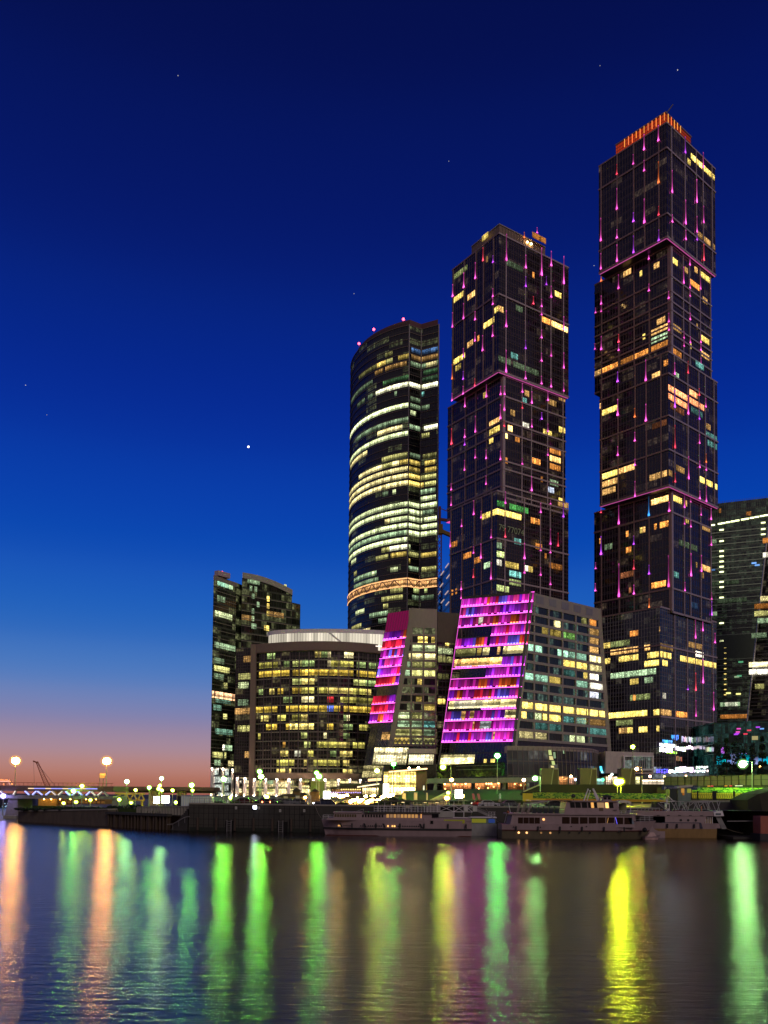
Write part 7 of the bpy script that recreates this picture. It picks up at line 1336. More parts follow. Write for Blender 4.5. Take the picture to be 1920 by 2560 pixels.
for k in range(10): x = lx(945) + k * 1.15; m.bar((x, LY - 2.8, lz(2033)), (x, LY - 2.8, lz(2006)), .07); m.bar((x, LY + 2.8, lz(2033)), (x, LY + 2.8, lz(2006)), .07)
m.build("awning_posts", WHITE, le); slab(le, "awning_roof", lx(938), lx(1100), LY, 6.2, lz(2005), .22, plain("olive_awning", (.08, .075, .045), .7))
for i in range(6): m = MB(); x = lx(960 + i * 22); m.cbox((x, LY - 1.5, lz(2033)), .9, .8, .75); m.cbox((x - .4, LY - 1.5, lz(2033) + .7), .1, .8, .5); m.build("deck_seat", plain("dark_blue_seat", (.02, .025, .04), .7), le)
af = cabin(le, "aft_deckhouse", lx(1060), lx(1178), LY, 6.4, lz(2052), lz(2045), 0, 0, SHIPWHITE); win(le, lx(1076), lx(1083), LY - 3.43, lz(2059), lz(2051), name="door"); m = MB(); m.hexa([(lx(1110), LY - 3.24, lz(2057)), (lx(1162), LY - 3.24, lz(2057)), (lx(1162), LY - 3.2, lz(2057)), (lx(1110), LY - 3.2, lz(2057)), (lx(1110), LY - 3.24, lz(2048)), (lx(1162), LY - 3.24, lz(2048)), (lx(1162), LY - 3.2, lz(2048)), (lx(1110), LY - 3.2, lz(2048))], (.10, .085, .01)); m.build("dim_aft_window", GLOW, af)
for i, px in enumerate((860, 865, 870, 875, 902, 907)): port(le, lx(px), fl0 - .0, lz(2065.5), .11)
for px in [921 + 5.4 * i for i in range(7)] + [990 + 5.7 * i for i in range(11)]: port(le, lx(px), fl0 - .0, lz(2065.5), .12)
for px, k in ((846.5, .7), (851, .8), (970, 1.3), (981, 1.2), (986.5, 1.5)): port(le, lx(px), fl0 - (.0 if px > 900 else -.25), lz(2065.5), .15, GLOW, (1.5 * k, .75 * k, .2 * k), "lit_porthole")
m = MB()
for px in (852, 912, 960, 1052): m.hexa([(lx(px), fl0 - .08, lz(2069)), (lx(px + 5), fl0 - .08, lz(2069)), (lx(px + 5), fl0 + .05, lz(2069)), (lx(px), fl0 + .05, lz(2069)), (lx(px - 4), fl0 - .08, lz(2059)), (lx(px + 0), fl0 - .08, lz(2059)), (lx(px + 0), fl0 + .05, lz(2059)), (lx(px - 4), fl0 + .05, lz(2059))])
m.build("hull_chevrons", BLACK, le); rails(le, lx(806), lx(835), LY - 2.0, lz(2051), .8, step=.9)
m = MB()
for px in (852, 907): m.bar((lx(px), LY, lz(2034)), (lx(px), LY, lz(2024)), .12)
m.bar((lx(880), LY, lz(2034)), (lx(906), LY, lz(2024)), .1); m.build("short_masts", STEEL, le)
# --- pontoon with gangways behind its stern
PY = 157.0; pn_ = thing("landing_pontoon", "landing pontoon with pale gantries and a yellow lit cabin behind the long ship", "pontoon", pt(1190, 2070, PY)); px_ = lambda p: pt(p, 2060, PY - 2.5).x; pz = lambda p: pt(1190, p, PY - 2.5).z
m = MB(); m.box((px_(1150), PY - 2.5, -.5), (px_(1242) - px_(1150), 0, 0), (0, 5, 0), (0, 0, pz(2060) + .5)); m.build("hull", plain("grey_hull", (.3, .3, .28), .6), pn_); cb_ = cabin(pn_, "cabin", px_(1178), px_(1240), PY, 4, pz(2060), pz(2045), 0, 0, plain("green_grey_panel", (.16, .22, .18), .6))
m = MB(); f = [(px_(1180), px_(1216), (.16, .15, .015)), (px_(1222), px_(1238), (.02, .04, .16))]
for x0, x1, c in f: m = MB(); m.quad((x0, PY - 2.03, pz(2057)), (x1, PY - 2.03, pz(2057)), (x1, PY - 2.03, pz(2047)), (x0, PY - 2.03, pz(2047)), None, [c] * 4); m.build("dim_window", GLOW, cb_)
slab(pn_, "cabin_roof", px_(1176), px_(1242), PY, 4.6, pz(2045), .2, WHITE); m = MB()
for x0, x1 in ((1097, 1135), (1135, 1160), (1160, 1182)):
    for z_ in (2044, 2030, 2014): m.bar((px_(x0), PY - 2.2, pz(z_)), (px_(x1), PY - 2.2, pz(z_)), .1)
    m.bar((px_(x0), PY - 2.2, pz(2045)), (px_(x0), PY - 2.2, pz(2003)), .12); m.bar((px_(x0), PY - 2.2, pz(2030)), (px_(x1), PY - 2.2, pz(2014)), .08); m.bar((px_(x0), PY - 2.2, pz(2014)), (px_(x1), PY - 2.2, pz(2030)), .08)
m.build("gantry_frame", WHITE, pn_); m = MB(); m.bar((px_(1178), PY - 2, pz(2018)), (px_(1236), PY - 2, pz(2044)), .25, .5); m.bar((px_(1178), PY - 2.3, pz(2012)), (px_(1236), PY - 2.3, pz(2038)), .08); m.build("gangway", STEEL, pn_)
for x0, x1 in ((1160, 1170), (1182, 1193)): m = MB(); m.box((px_(x0), PY - 2.4, pz(2029)), (px_(x1) - px_(x0), 0, 0), (0, .1, 0), (0, 0, pz(2015) - pz(2029))); m.build("notice_board", plain("pale_notice", (.5, .5, .42), .6), pn_)
slab(pn_, "mesh_screen", px_(1097), px_(1133), PY - 2.35, .1, pz(2044), pz(2030) - pz(2044), plain("grey_mesh", (.35, .34, .3), .7)); rails(pn_, px_(1222), px_(1240), PY - 2.2, pz(2045), 1.1, step=.5); m = MB(); m.hexa([(px_(1096), PY - 3, pz(2003)), (px_(1175), PY - 3, pz(2003)), (px_(1175), PY + 3, pz(2003)), (px_(1096), PY + 3, pz(2003)), (px_(1105), PY - 1, pz(2000)), (px_(1165), PY - 1, pz(2000)), (px_(1165), PY + 2, pz(2000)), (px_(1105), PY + 2, pz(2000))]); m.build("canopy", plain("green_grey_canvas", (.2, .22, .15), .8), pn_)
# --- white ship with tube frames on deck
SY = 156.0; fs_ = SY - 3.2; wx_ = lambda p: pt(p, 2060, fs_).x; wz = lambda p: pt(1700, p, fs_).z
ws = thing("passenger_ship", "white passenger ship with grey tube frames on its roof and a stair down its stern", "ship", (wx_(1700), SY, 0))
hull(ws, wx_(1560), wx_(1795), SY, 6.4, wz(2058), wz(2058), wz(2056), -1, SHIPWHITE, plain("ochre_boot", (.28, .17, .06), .6), rake=-2, zsplit=wz(2072))
dk = cabin(ws, "deckhouse", wx_(1590), wx_(1762), SY, 6.0, wz(2058), wz(2033), 0, .6, SHIPWHITE); cabin(ws, "stern_bulwark", wx_(1783), wx_(1804), SY, 5.6, wz(2070), wz(2058), 0, -.3, SHIPWHITE); slab(ws, "roof_overhang", wx_(1588), wx_(1803), SY, 6.2, wz(2040), .55, SHIPWHITE); slab(ws, "roof_rim", wx_(1588), wx_(1786), SY, 6.1, wz(2040) + .55, .3, SHIPWHITE)
m = MB(); m.hexa([(wx_(1786), SY - 3.25, wz(2040)), (wx_(1810), SY - 3.25, wz(2039)), (wx_(1810), SY + 3.2, wz(2039)), (wx_(1786), SY + 3.2, wz(2040)), (wx_(1784), SY - 3.25, wz(2030)), (wx_(1806), SY - 3.25, wz(2026)), (wx_(1806), SY + 3.2, wz(2026)), (wx_(1784), SY + 3.2, wz(2030))]); bx_ = m.build("stern_platform", WHITE, ws); win(bx_, wx_(1789), wx_(1802), SY - 3.28, wz(2037), wz(2032), plain("slate_board", (.12, .14, .15), .6), name="name_board")
for px in (1703, 1721.5, 1740.5): port(ws, wx_(px), SY - 3.03, wz(2050.5), .22)
for px in (1646, 1672, 1700, 1727, 1755): win(ws, wx_(px - 4), wx_(px + 3), SY - 3.12, wz(2039.5), wz(2038), BLACK, name="vent_slot")
slab(ws, "dark_strake", wx_(1655), wx_(1752), SY - 3.15, .1, wz(2057.5), .1, plain("navy_stripe", (.03, .03, .06), .5)); m = MB(); m.hexa([(wx_(1751), SY - 3.25, wz(2071)), (wx_(1757), SY - 3.25, wz(2071)), (wx_(1757), SY - 3.1, wz(2071)), (wx_(1751), SY - 3.1, wz(2071)), (wx_(1748), SY - 3.25, wz(2057)), (wx_(1753), SY - 3.25, wz(2057)), (wx_(1753), SY - 3.1, wz(2057)), (wx_(1748), SY - 3.1, wz(2057))]); m.build("navy_chevron", plain("navy_stripe", (.03, .03, .06), .5), ws)
m = MB(); m.box((wx_(1762), SY - 2.2, wz(2062)), (wx_(1786) - wx_(1762), 0, 0), (0, 4, 0), (0, 0, wz(2043) - wz(2062))); m.build("aft_saloon", plain("tan_panel", (.4, .28, .14), .6), ws)
m = MB()
for i in range(4): m.bar((wx_(1766 + i * 5.5), SY - 2.9, wz(2066)), (wx_(1766 + i * 5.5), SY - 2.9, wz(2042)), .09)
m.build("aft_posts", WHITE, ws)
m = MB(); m.bar((wx_(1796), SY - 2.4, wz(2040)), (wx_(1812), SY - 2.4, wz(2071)), .18, .5); m.bar((wx_(1803), SY - 2.4, wz(2040)), (wx_(1819), SY - 2.4, wz(2071)), .12, .3)
for k in range(7): t = k / 6; m.bar((wx_(1797 + 15 * t), SY - 2.4, wz(2042 + 28 * t)), (wx_(1804 + 15 * t), SY - 2.4, wz(2042 + 28 * t)), .1, .3)
m.build("stern_stair", STEEL, ws)
m = MB(); pairs = [(1704, 2005, 1718, 2028), (1715, 2003, 1722, 2029), (1708, 2028, 1716, 2005), (1736, 2003, 1748, 2022), (1745, 2003, 1736, 2027), (1752, 2014, 1766, 2003), (1766, 2003, 1775, 2024), (1772, 2003, 1779, 2021), (1784, 2003, 1792, 2024), (1796, 2003, 1803, 2026), (1804, 2002, 1797, 2026), (1728, 2006, 1722, 2029), (1700, 2003, 1770, 2006), (1766, 2006, 1788, 2001), (1788, 2001, 1801, 2001), (1772, 2005, 1800, 2002), (1652, 1995, 1700, 2004), (1700, 2004, 1770, 2004)]
for s in (-2.6, 2.2):
    for x0, y0, x1, y1_ in pairs: m.bar((wx_(x0), SY + s, wz(y0)), (wx_(x1), SY + s, wz(y1_)), .085)
m.build("tube_frames", plain("grey_tube", (.36, .35, .33), .5), ws); rails(ws, wx_(1690), wx_(1784), SY - 2.9, wz(2033), .75, step=1.2, rows=2, mat=plain("grey_tube", (.36, .35, .33), .5))
fun = cabin(ws, "signal_mast", wx_(1674), wx_(1682), SY - 1, 1.0, wz(2034), wz(2008), 0, 0, WHITE); win(fun, wx_(1676), wx_(1680), SY - 1.53, wz(2022), wz(2011), name="mast_opening"); m = MB(); m.bar((wx_(1678), SY - 1, wz(2008)), (wx_(1674), SY - 1, wz(1992)), .1); m.bar((wx_(1678), SY - 1, wz(2006)), (wx_(1681), SY - 1, wz(1990)), .09); m.bar((wx_(1681), SY - 1, wz(1990)), (wx_(1694), SY - 1, wz(2003)), .1); m.bar((wx_(1660), SY - 1, wz(2007)), (wx_(1697), SY - 1, wz(2003)), .08); m.build("rigging", WHITE, fun)
m = MB()
for x0, x1 in ((1640, 1660), (1693, 1702), (1707, 1714)): m.box((wx_(x0), SY - 2, wz(2033)), (wx_(x1) - wx_(x0), 0, 0), (0, 3, 0), (0, 0, .5))
m.build("red_life_rafts", plain("dark_red_raft", (.14, .02, .015), .6), ws); m = MB(); m.bar((wx_(1648), SY - 2.5, wz(2008)), (wx_(1676), SY - 2.5, wz(2032)), .12); m.bar((wx_(1656), SY - 2.5, wz(2010)), (wx_(1682), SY - 2.5, wz(2033)), .09); m.build("deck_ladder", STEEL, ws)
m = MB(); m.bar((wx_(1757), SY - 2.6, wz(2033)), (wx_(1757), SY - 2.6, wz(2015)), .14); m.build("orange_pole", plain("orange_paint", (.6, .25, .08), .5), ws)
# canvas gazebo on the deck between the two ships
gz_ = thing("deck_gazebo", "pale scalloped canvas gazebo on the deck behind the yacht's wheelhouse", "gazebo", pt(1565, 2030, 152)); gy = 151.2; gx = lambda p: pt(p, 2020, gy).x; gzz = lambda p: pt(1560, p, gy).z; m = MB(); Rg = []
for i in range(9): t = i / 8; X_ = gx(1545) + (gx(1578) - gx(1545)) * t; z_ = gzz(2004.5) + .28 * math.sin(math.pi * t); Rg.append([(X_, gy, z_ - .35 - (.12 if i % 2 else 0)), (X_, gy, z_), (X_, gy + 3, z_), (X_, gy + 3, z_ - .35)])
m.loft(Rg, close=False, cap=False); m.build("canvas_roof", plain("cream_canvas", (.6, .56, .42), .8), gz_); m = MB()
for px in (1546, 1577): m.bar((gx(px), gy + .1, gzz(2040)), (gx(px), gy + .1, gzz(2006)), .1); m.bar((gx(px), gy + 2.9, gzz(2040)), (gx(px), gy + 2.9, gzz(2006)), .1)
m.build("posts", WHITE, gz_); slab(gz_, "back_canvas", gx(1546), gx(1577), gy + 2.8, .1, gzz(2040), 2.2, plain("olive_canvas", (.2, .2, .1), .8))
gb = thing("deck_barge", "low white deck barge with folding chairs between the yacht and the framed ship", "barge", pt(1600, 2050, 156)); m = MB(); x0, x1 = pt(1540, 2040, 154).x, pt(1658, 2040, 154).x; zt_ = pt(1600, 2040, 154).z; m.box((x0, 153, -.4), (x1 - x0, 0, 0), (0, 2.6, 0), (0, 0, zt_ + .4)); m.build("hull", SHIPWHITE, gb); rails(gb, x0, x1, 153, zt_, .9, step=.7)
for k in range(7): m = MB(); x = pt(1590 + k * 9, 2030, 154).x; z_ = zt_; m.bar((x, 154, z_), (x + .4, 154, z_ + 1.4), .08); m.bar((x + .4, 154, z_), (x, 154, z_ + .8), .07); m.bar((x, 154, z_ + .6), (x + .5, 154, z_ + .6), .08, .4); m.build("folded_chair", plain("grey_tube", (.36, .35, .33), .5), gb)
# small tender under the yacht's bow
dn = thing("dinghy", "small pale dinghy floating under the yacht's bow", "boat", pt(1630, 2083, 147)); hull(dn, pt(1612, 2085, 146).x, pt(1645, 2085, 146).x, 146.5, 1.7, .55, .5, .8, 1, SHIPWHITE, plain("pink_boat_paint", (.5, .32, .28), .5), rake=.6, zsplit=.3); m = MB(); q = pt(1628, 2078, 146.5); m.hexa([(q.x - .9, 146, .5), (q.x + .8, 146, .5), (q.x + .8, 147, .5), (q.x - .9, 147, .5), (q.x - .3, 146.2, 1.2), (q.x + .4, 146.2, 1.2), (q.x + .4, 146.8, 1.2), (q.x - .3, 146.8, 1.2)]); m.build("cover", plain("pink_boat_cover", (.5, .34, .3), .7), dn)

# fenders and mooring ropes
for root, xs, y, z_, z0_ in ((ya, [yx(p) for p in (1290, 1345, 1400, 1455, 1510, 1560)], YY - 3.25, yz(2066), yz(2078)), (le, [lx(p) for p in (880, 940, 1000, 1060, 1120, 1165)], LY - 3.55, lz(2056), lz(2070)), (ws, [wx_(p) for p in (1668, 1692, 1735)], SY - 3.4, wz(2060), wz(2070))):
    for x in xs: m = MB(); m.tube((x, y, z0_ + .1), (x, y, z0_ + .75), .14, n=8); m.ball((x, y, z0_ + .1), .14, 8, 4); m.bar((x, y, z0_ + .7), (x, y + .15, z_), .04); m.build("fender", plain("dirty_rubber", (.04, .038, .035), .8), root)
def rope(root, a, b, sag):
    m = MB(); pts_ = [V(a).lerp(V(b), i / 10) - Z * sag * 4 * (i / 10) * (1 - i / 10) for i in range(11)]
    for p, q in zip(pts_, pts_[1:]): m.tube(p, q, .035, n=5)
    m.build("mooring_rope", plain("hemp_rope", (.3, .25, .15), .9), root)
rope(ya, (yx(1640), YY, yz(2053)), (yx(1668), 158, 4.8), .4); rope(ya, (yx(1262), YY, yz(2062)), (yx(1240), 159, 4.8), .5); rope(le, (lx(806), LY, lz(2052)), (lx(775), 160.5, 5.0), .5); rope(le, (lx(1176), LY, lz(2052)), (lx(1196), 160, 4.8), .5); rope(ws, (wx_(1806), SY, wz(2058)), (wx_(1850), 151.5, 1.0), .3)
for px, k in ((1004, 1.3), (1060, 1.0), (1090, 1.2)): m = MB(); m.box((lx(px), LY - 2.0, lz(2006.5)), (.5, 0, 0), (0, .4, 0), (0, 0, .12), (1.6 * k, 1.1 * k, .5 * k)); m.build("deck_lamp", GLOW, le)
# ------------------------------------------------------------------ street lamps
LC = dict(g=(.24, 1.0, .07), G=(.09, 1.0, .09), y=(.62, 1.0, .05), Y=(.85, 1.0, .02), o=(1.0, .42, .08), w=(.85, .9, 1.0), v=(.35, .3, 1.0), p=(1.0, .55, .32), c=(.42, 1.0, .28))
def lamp(px, py, d, zg, c, r, k, label, arm=0.0, ball=False, group="street lamps along the river", cat="street lamp", hood=True, name="street_lamp", pw=1.0):
    r *= 1.25; k *= 1.6
    q = pt(px, py, d); bx = q.x + arm; t = thing(name, label, cat, (bx, d, zg), group)
    m = MB(); zt = q.z + (.5 if arm else -.1); m.tube((bx, d, zg), (bx, d, max(zt, zg + .3)), .13 * pw, .07 * pw, n=8); m.tube((bx, d, zg), (bx, d, zg + .6), .2 * pw, n=8); m.build("pole", POLE, t)
    if arm: m = MB(); m.bar((bx, d, zt), (q.x, d, q.z + .45), .09); m.build("arm", POLE, t)
    if hood: m = MB(); m.cbox((q.x, d, q.z + r * .8), r * 1.7, r * 1.2, .16); m.build("lamp_head", STEEL, t)
    m = MB(); m.ball(q, r, 12, 8, .85); m.build("lamp_glow", emit("lamp_%s_%d" % (c, k), LC[c], float(k)), t)
    m = MB(); m.ball(q, r * rnd.uniform(1.45, 2.0), 16, 10, .95); m.build("lamp_halo", halo_mat(c), t, True); return t  # second ball is an added halo imitating lens glow round the lamp
def halo_mat(c):
    """added halo round a lamp, imitating lens glow: strongest in the middle, fading to the rim"""
    n_ = "lamp_halo_" + c
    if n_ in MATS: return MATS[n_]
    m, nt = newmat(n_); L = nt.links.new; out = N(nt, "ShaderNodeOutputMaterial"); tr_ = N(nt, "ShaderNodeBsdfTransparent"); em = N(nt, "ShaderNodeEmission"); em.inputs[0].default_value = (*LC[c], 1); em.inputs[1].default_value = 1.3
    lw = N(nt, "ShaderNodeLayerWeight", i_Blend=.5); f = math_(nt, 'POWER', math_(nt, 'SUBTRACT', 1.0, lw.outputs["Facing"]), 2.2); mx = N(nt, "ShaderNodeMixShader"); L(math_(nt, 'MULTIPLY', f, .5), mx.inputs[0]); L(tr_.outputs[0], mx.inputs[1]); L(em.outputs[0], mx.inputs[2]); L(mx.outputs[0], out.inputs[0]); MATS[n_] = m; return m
LO = 2.9
for a in [
    (39, 1902, 238, 8.6, 'o', .85, 190, "tall orange street lamp on the bridge deck above the violet truss near its portal", 0),
    (267, 1903, 236, 8.6, 'o', .85, 190, "tall orange street lamp on the bridge deck beside the tan billboard", 0),
    (205, 1965, 232, LO, 'y', .36, 70, "yellow green lamp at bridge deck height above the truss", 0),
    (183, 1977, 233, LO, 'g', .36, 120, "green lamp shining in front of the violet truss braces", 0),
    (8, 1990, 232, .8, 'v', .5, 36, "dazzling violet floodlight low on the bridge at the edge of the view", 0),
    (159, 2008, 205, LO, 'y', .28, 40, "low yellow green lamp under the bridge, nearest the pier", 0),
    (190, 2005, 206, LO, 'y', .28, 40, "low yellow green lamp under the bridge, between its two neighbours", 0),
    (226, 2000, 207, LO, 'y', .28, 40, "low yellow green lamp under the bridge, nearest the end of the truss", 0),
    (298, 1999, 200, LO, 'y', .28, 50, "yellow lamp in front of the ochre footbridge truss, at its foot", 0),
    (328, 2007, 196, LO, 'y', .25, 40, "small yellow lamp low by the dark shrubs under the footbridge", 0),
    (317, 1954, 262, LO, 'c', .46, 150, "pale green lamp high above the viaduct deck, alone", 0),
    (339, 1975, 262, LO, 'y', .32, 110, "yellow green lamp just under the viaduct deck over the footbridge", 0),
    (373, 1969, 258, LO, 'g', .4, 140, "green lamp level with the viaduct deck beside the tan columns", 0),
    (404, 1946, 262, LO, 'c', .44, 150, "pale green lamp topmost of the cluster by the floodlit yard", 0),
    (399.5, 1964, 258, LO, 'y', .33, 80, "yellow lamp under the topmost lamp of the yard cluster", 0),
    (396.5, 1972, 256, LO, 'y', .38, 80, "bright yellow lamp in the yard cluster over the twin floodlights", 0),
    (405, 1976, 255, LO, 'y', .33, 70, "yellow lamp lowest of the yard cluster", 0),
    (431.5, 1976, 255, LO, 'y', .32, 110, "yellow green lamp between the yard cluster and the white container", 0),
    (439.5, 2006, 190, LO, 'y', .26, 40, "yellow lamp on a low post just beside the white container", 0),
    (479, 1963, 230, 5.8, 'g', .46, 190, "bright green street lamp over the white container", 0),
    (481, 1976, 232, 5.8, 'y', .28, 100, "small yellow green lamp just under the bright one over the container", 0),
    (559.5, 1948, 205, 5.2, 'g', .46, 230, "bright green street lamp in front of the first columns of the slab tower", 0),
    (649, 1929, 215, 5.6, 'g', .38, 170, "green lamp, upper one of the pair before the bowed office block's first bays", 0),
    (652.5, 1941.5, 200, 5.2, 'g', .46, 230, "green lamp, lower one of the pair before the bowed office block's first bays", 0),
    (791.5, 1932, 212, 5.6, 'g', .34, 160, "green lamp, upper one of the pair over the pagoda pavilion", 0),
    (797.5, 1941, 200, 5.2, 'g', .42, 200, "green lamp, lower one of the pair over the pagoda pavilion", 0),
    (575, 1995, 172, 4.9, 'y', .26, 60, "low yellow lamp beside the white statue on the quay", 0),
    (667, 1992.5, 176, 4.9, 'y', .32, 70, "yellow lamp on the quay beside the pagoda hall", 0),
    (603, 2002, 176, 4.9, 'o', .2, 60, "small amber lamp at the foot of the columns", 0),
    (763, 1993.5, 178, 4.9, 'o', .22, 90, "amber lamp on a thin post among the vertical banners", 0),
    (942.5, 1927, 220, 5.8, 'y', .44, 220, "yellow green street lamp in front of the entrance hall's glass", 0),
    (984, 1910, 262, 6.2, 'G', .5, 160, "green lamp against the lit glass hall", 0),
    (1107.5, 1918, 215, 5.8, 'y', .44, 220, "yellow green street lamp on a curved arm before the magenta front", 2.0),
    (1129, 1949.5, 205, 5.6, 'o', .34, 120, "amber lamp on the same avenue over the restaurant canopy", 0),
    (1243.5, 1889.5, 225, 5.8, 'G', .5, 330, "emerald green street lamp in front of the magenta front's corner", 0),
    (1120.5, 1982, 185, 4.9, 'y', .28, 50, "small yellow lamp above the landing canopy of the pontoon", 0),
    (1117.5, 1995.5, 178, 4.9, 'o', .36, 120, "amber lamp under the pontoon's yellow lamp", 0),
    (1338, 1946, 200, 5.6, 'c', .4, 190, "pale green street lamp on a green lit post before the bowed podium", 1.2),
    (1309.5, 1950, 222, 6.0, 'p', .3, 110, "pink amber lamp on a short post beside the restaurant", 0),
    (1544, 1955, 196, 5.6, 'Y', .62, 330, "dazzling yellow twin lamp at the third vent shaft", 0),
    (1552, 1954, 197, 5.6, 'Y', .5, 280, "dazzling yellow lamp close beside its twin at the third vent shaft", 0),
    (1582, 1867, 225, 5.8, 'y', .36, 160, "yellow green lamp on a tall mast above the annex", 0),
    (1592, 1922.5, 205, 5.6, 'o', .34, 130, "orange street lamp on a brown post over the shop row", 1.25),
    (1857, 1910, 176, 5.4, 'c', .56, 330, "pale green street lamp on a bent arm above the noise barrier", 1.9),
    (1899, 1915, 240, 6, 'o', .24, 40, "small flat amber lamp beyond the noise barrier", 0)]:
    lamp(*a)
# floodlights
def flood(px, py, d, zg, r, k, c, label, w=1.0, h=1.0):
    q = pt(px, py, d); t = thing("floodlight", label, "floodlight", (q.x, d, zg), "floodlights on the quay"); m = MB(); m.tube((q.x, d + .3, zg), (q.x, d + .3, q.z), .09, n=6); m.build("post", POLE, t); m = MB(); m.cbox((q.x, d + .25, q.z - r * h), r * 2 * w + .1, .3, r * 2 * h + .1); m.build("housing", BLACK, t); m = MB(); m.box((q.x - r * w, d, q.z - r * h), (2 * r * w, 0, 0), (0, .09, 0), (0, 0, 2 * r * h)); m.build("lamp_glow", emit("flood_%s_%d" % (c, k), LC[c], float(k)), t)
LC['W'] = (1, .97, .82); LC['b'] = (.7, .75, 1.0)
flood(391.5, 2000, 214, LO, .75, 26, 'W', "white floodlight on the yard floor, first of two", .9, 1.1); flood(413.5, 1998.5, 214, LO, .85, 26, 'W', "white floodlight on the yard floor beside the small yellow lamp", 1.1, 1.0)
flood(637, 2018, 161.5, 4.6, .3, 22, 'b', "dazzling white floodlight on the edge of the high quay wall"); flood(790, 2016, 163, 4.6, .55, 40, 'b', "long white floodlight at the quay edge by the ship's bow", 2.2, .55); flood(768, 2014.5, 163.5, 4.6, .3, 14, 'b', "thin bluish strip floodlight at the quay edge", 4.0, .35)
flood(1147, 1985, 186, 4.9, .78, 14, 'W', "square white floodlight screen over the landing pontoon", 1.0, 1.15); flood(1157, 1990, 185.5, 4.9, .25, 60, 'o', "small amber floodlight under the white floodlight screen")
flood(817, 1988, 180, 4.9, .72, 12, 'W', "white lit advertising box on a post beside the terrace bar", 1.0, 1.15); flood(965, 1974, 260, 6, 1.1, 5, 'W', "glaring white light column at the entrance hall steps", .8, 1.6)

# ------------------------------------------------------------------ lawns, terraces, cafe lights
def lawn(name, pts, z0, mat=GRASS):
    m = MB(); n = len(pts); m.add([V(p) for p in pts] + [V((p.x, p.y, z0)) for p in pts], [tuple(range(n))] + [(i, n + i, n + (i + 1) % n, (i + 1) % n) for i in range(n)]); return struct(m.build(name, mat))
lawn("lawn_slope", [pt(985, 2008, 200), pt(1120, 2008, 200), pt(1135, 1974, 250), pt(1010, 1977, 255)], 4.0); lawn("lawn_slope", [pt(1120, 2003, 202), pt(1308, 2000, 200), pt(1306, 1974, 240), pt(1140, 1972, 250)], 4.0)
m = MB(); m.hexa([pt(1070, 2003, 198) - Z, pt(1122, 2003, 198) - Z, pt(1122, 2003, 203) - Z, pt(1070, 2003, 203) - Z, pt(1070, 2002, 198), pt(1122, 1997, 198), pt(1140, 1976, 240), pt(1128, 1973, 240)]); ra_ = thing("ramp", "pale stone ramp crossing the lawn under the restaurant", "ramp", pt(1100, 2000, 198)); m.build("paving", plain("pale_paving", (.42, .37, .24), .8), ra_)
cs = thing("cafe_steps", "broad warm lit cafe steps climbing from the quay to the terrace bar", "steps", pt(900, 2010, 185)); 
for i in range(8):
    a, b = pt(838 + i * 5, 2013 - i * 3.2, 178 + i * 9), pt(975 + i * 4, 2013 - i * 3.4, 178 + i * 9); m = MB(); m.box((a.x, a.y, 4.2), (b.x - a.x, 0, 0), (0, 9.2, 0), (0, 0, max(.5, a.z - 4.2))); m.build("step", plain("warm_stone_step", (.42, .34, .22), .75), cs)
k = 0
for (x0, y0), (x1, y1_), n_, lab in (((876, 2004), (893, 1996), 5, "short row of warm bulbs at the foot of the cafe steps, nearest the bar"), ((898, 2003), (902, 2009), 2, "pair of warm bulbs hung low at the bottom of the cafe steps"), ((903, 2000), (915, 1991), 4, "row of warm bulbs in the middle of the cafe steps"), ((917, 2006), (932, 1998), 5, "row of warm bulbs low on the cafe steps beside the bushes"), ((927, 1993), (935, 1990), 3, "short row of warm bulbs high on the cafe steps under the pavilion"), ((943, 2001), (962, 1989), 5, "long row of warm bulbs beside the glaring light column"), ((850, 1991), (868, 1989), 3, "three amber bulbs under the terrace bar"), ((833, 1988), (839, 1987.5), 2, "two amber bulbs beside the white advertising box"), ((972, 1990), (982, 1987), 3, "small bulbs at the top of the cafe steps by the lawn")):
    t = thing("light_string", lab, "string lights", pt(x0, y0, 188), "bulb rows over the cafe steps"); m = MB(); A_, B_ = pt(x0, y0, 188), pt(x1, y1_, 205); m.bar(A_ + Z * .25, B_ + Z * .25, .05); m.tube((A_.x, A_.y, 4.5), A_ + Z * .3, .05, n=6); m.build("wire", BLACK, t)
    for i in range(n_):
        p = A_.lerp(B_, i / max(1, n_ - 1)); m = MB(); m.ball(p, .36, 8, 6); m.build("bulb", emit("warm_bulb", (1, .62, .15), 100.), t)
ps = []
for i, (px, py, d) in enumerate(((884, 2012, 182), (905, 2013, 182), (925, 2012, 182), (945, 2010, 184), (868, 2008, 188), (936, 2002, 194))):
    t = thing("parasol", ["closed brown parasol under the first bulb row", "brown parasol below the pair of low bulbs", "brown parasol under the low bulb row beside the bushes", "brown parasol nearest the dark bushes on the quay", "brown parasol nearest the terrace bar's end", "brown parasol half way up the cafe steps"][i], "parasol", (pt(px, py, d).x, d, 4.6), "brown parasols on the cafe steps"); q = pt(px, py, d); m = MB(); m.tube((q.x, d, 4.6), (q.x, d, max(q.z, 7.0)), .05, n=6); m.build("pole", BARK, t); z_ = max(q.z, 7.0); m = MB(); m.tube((q.x, d, z_ - .7), (q.x, d, z_), 1.5, .05, n=8); m.build("canopy", plain("brown_canvas", (.2, .12, .05), .8), t)
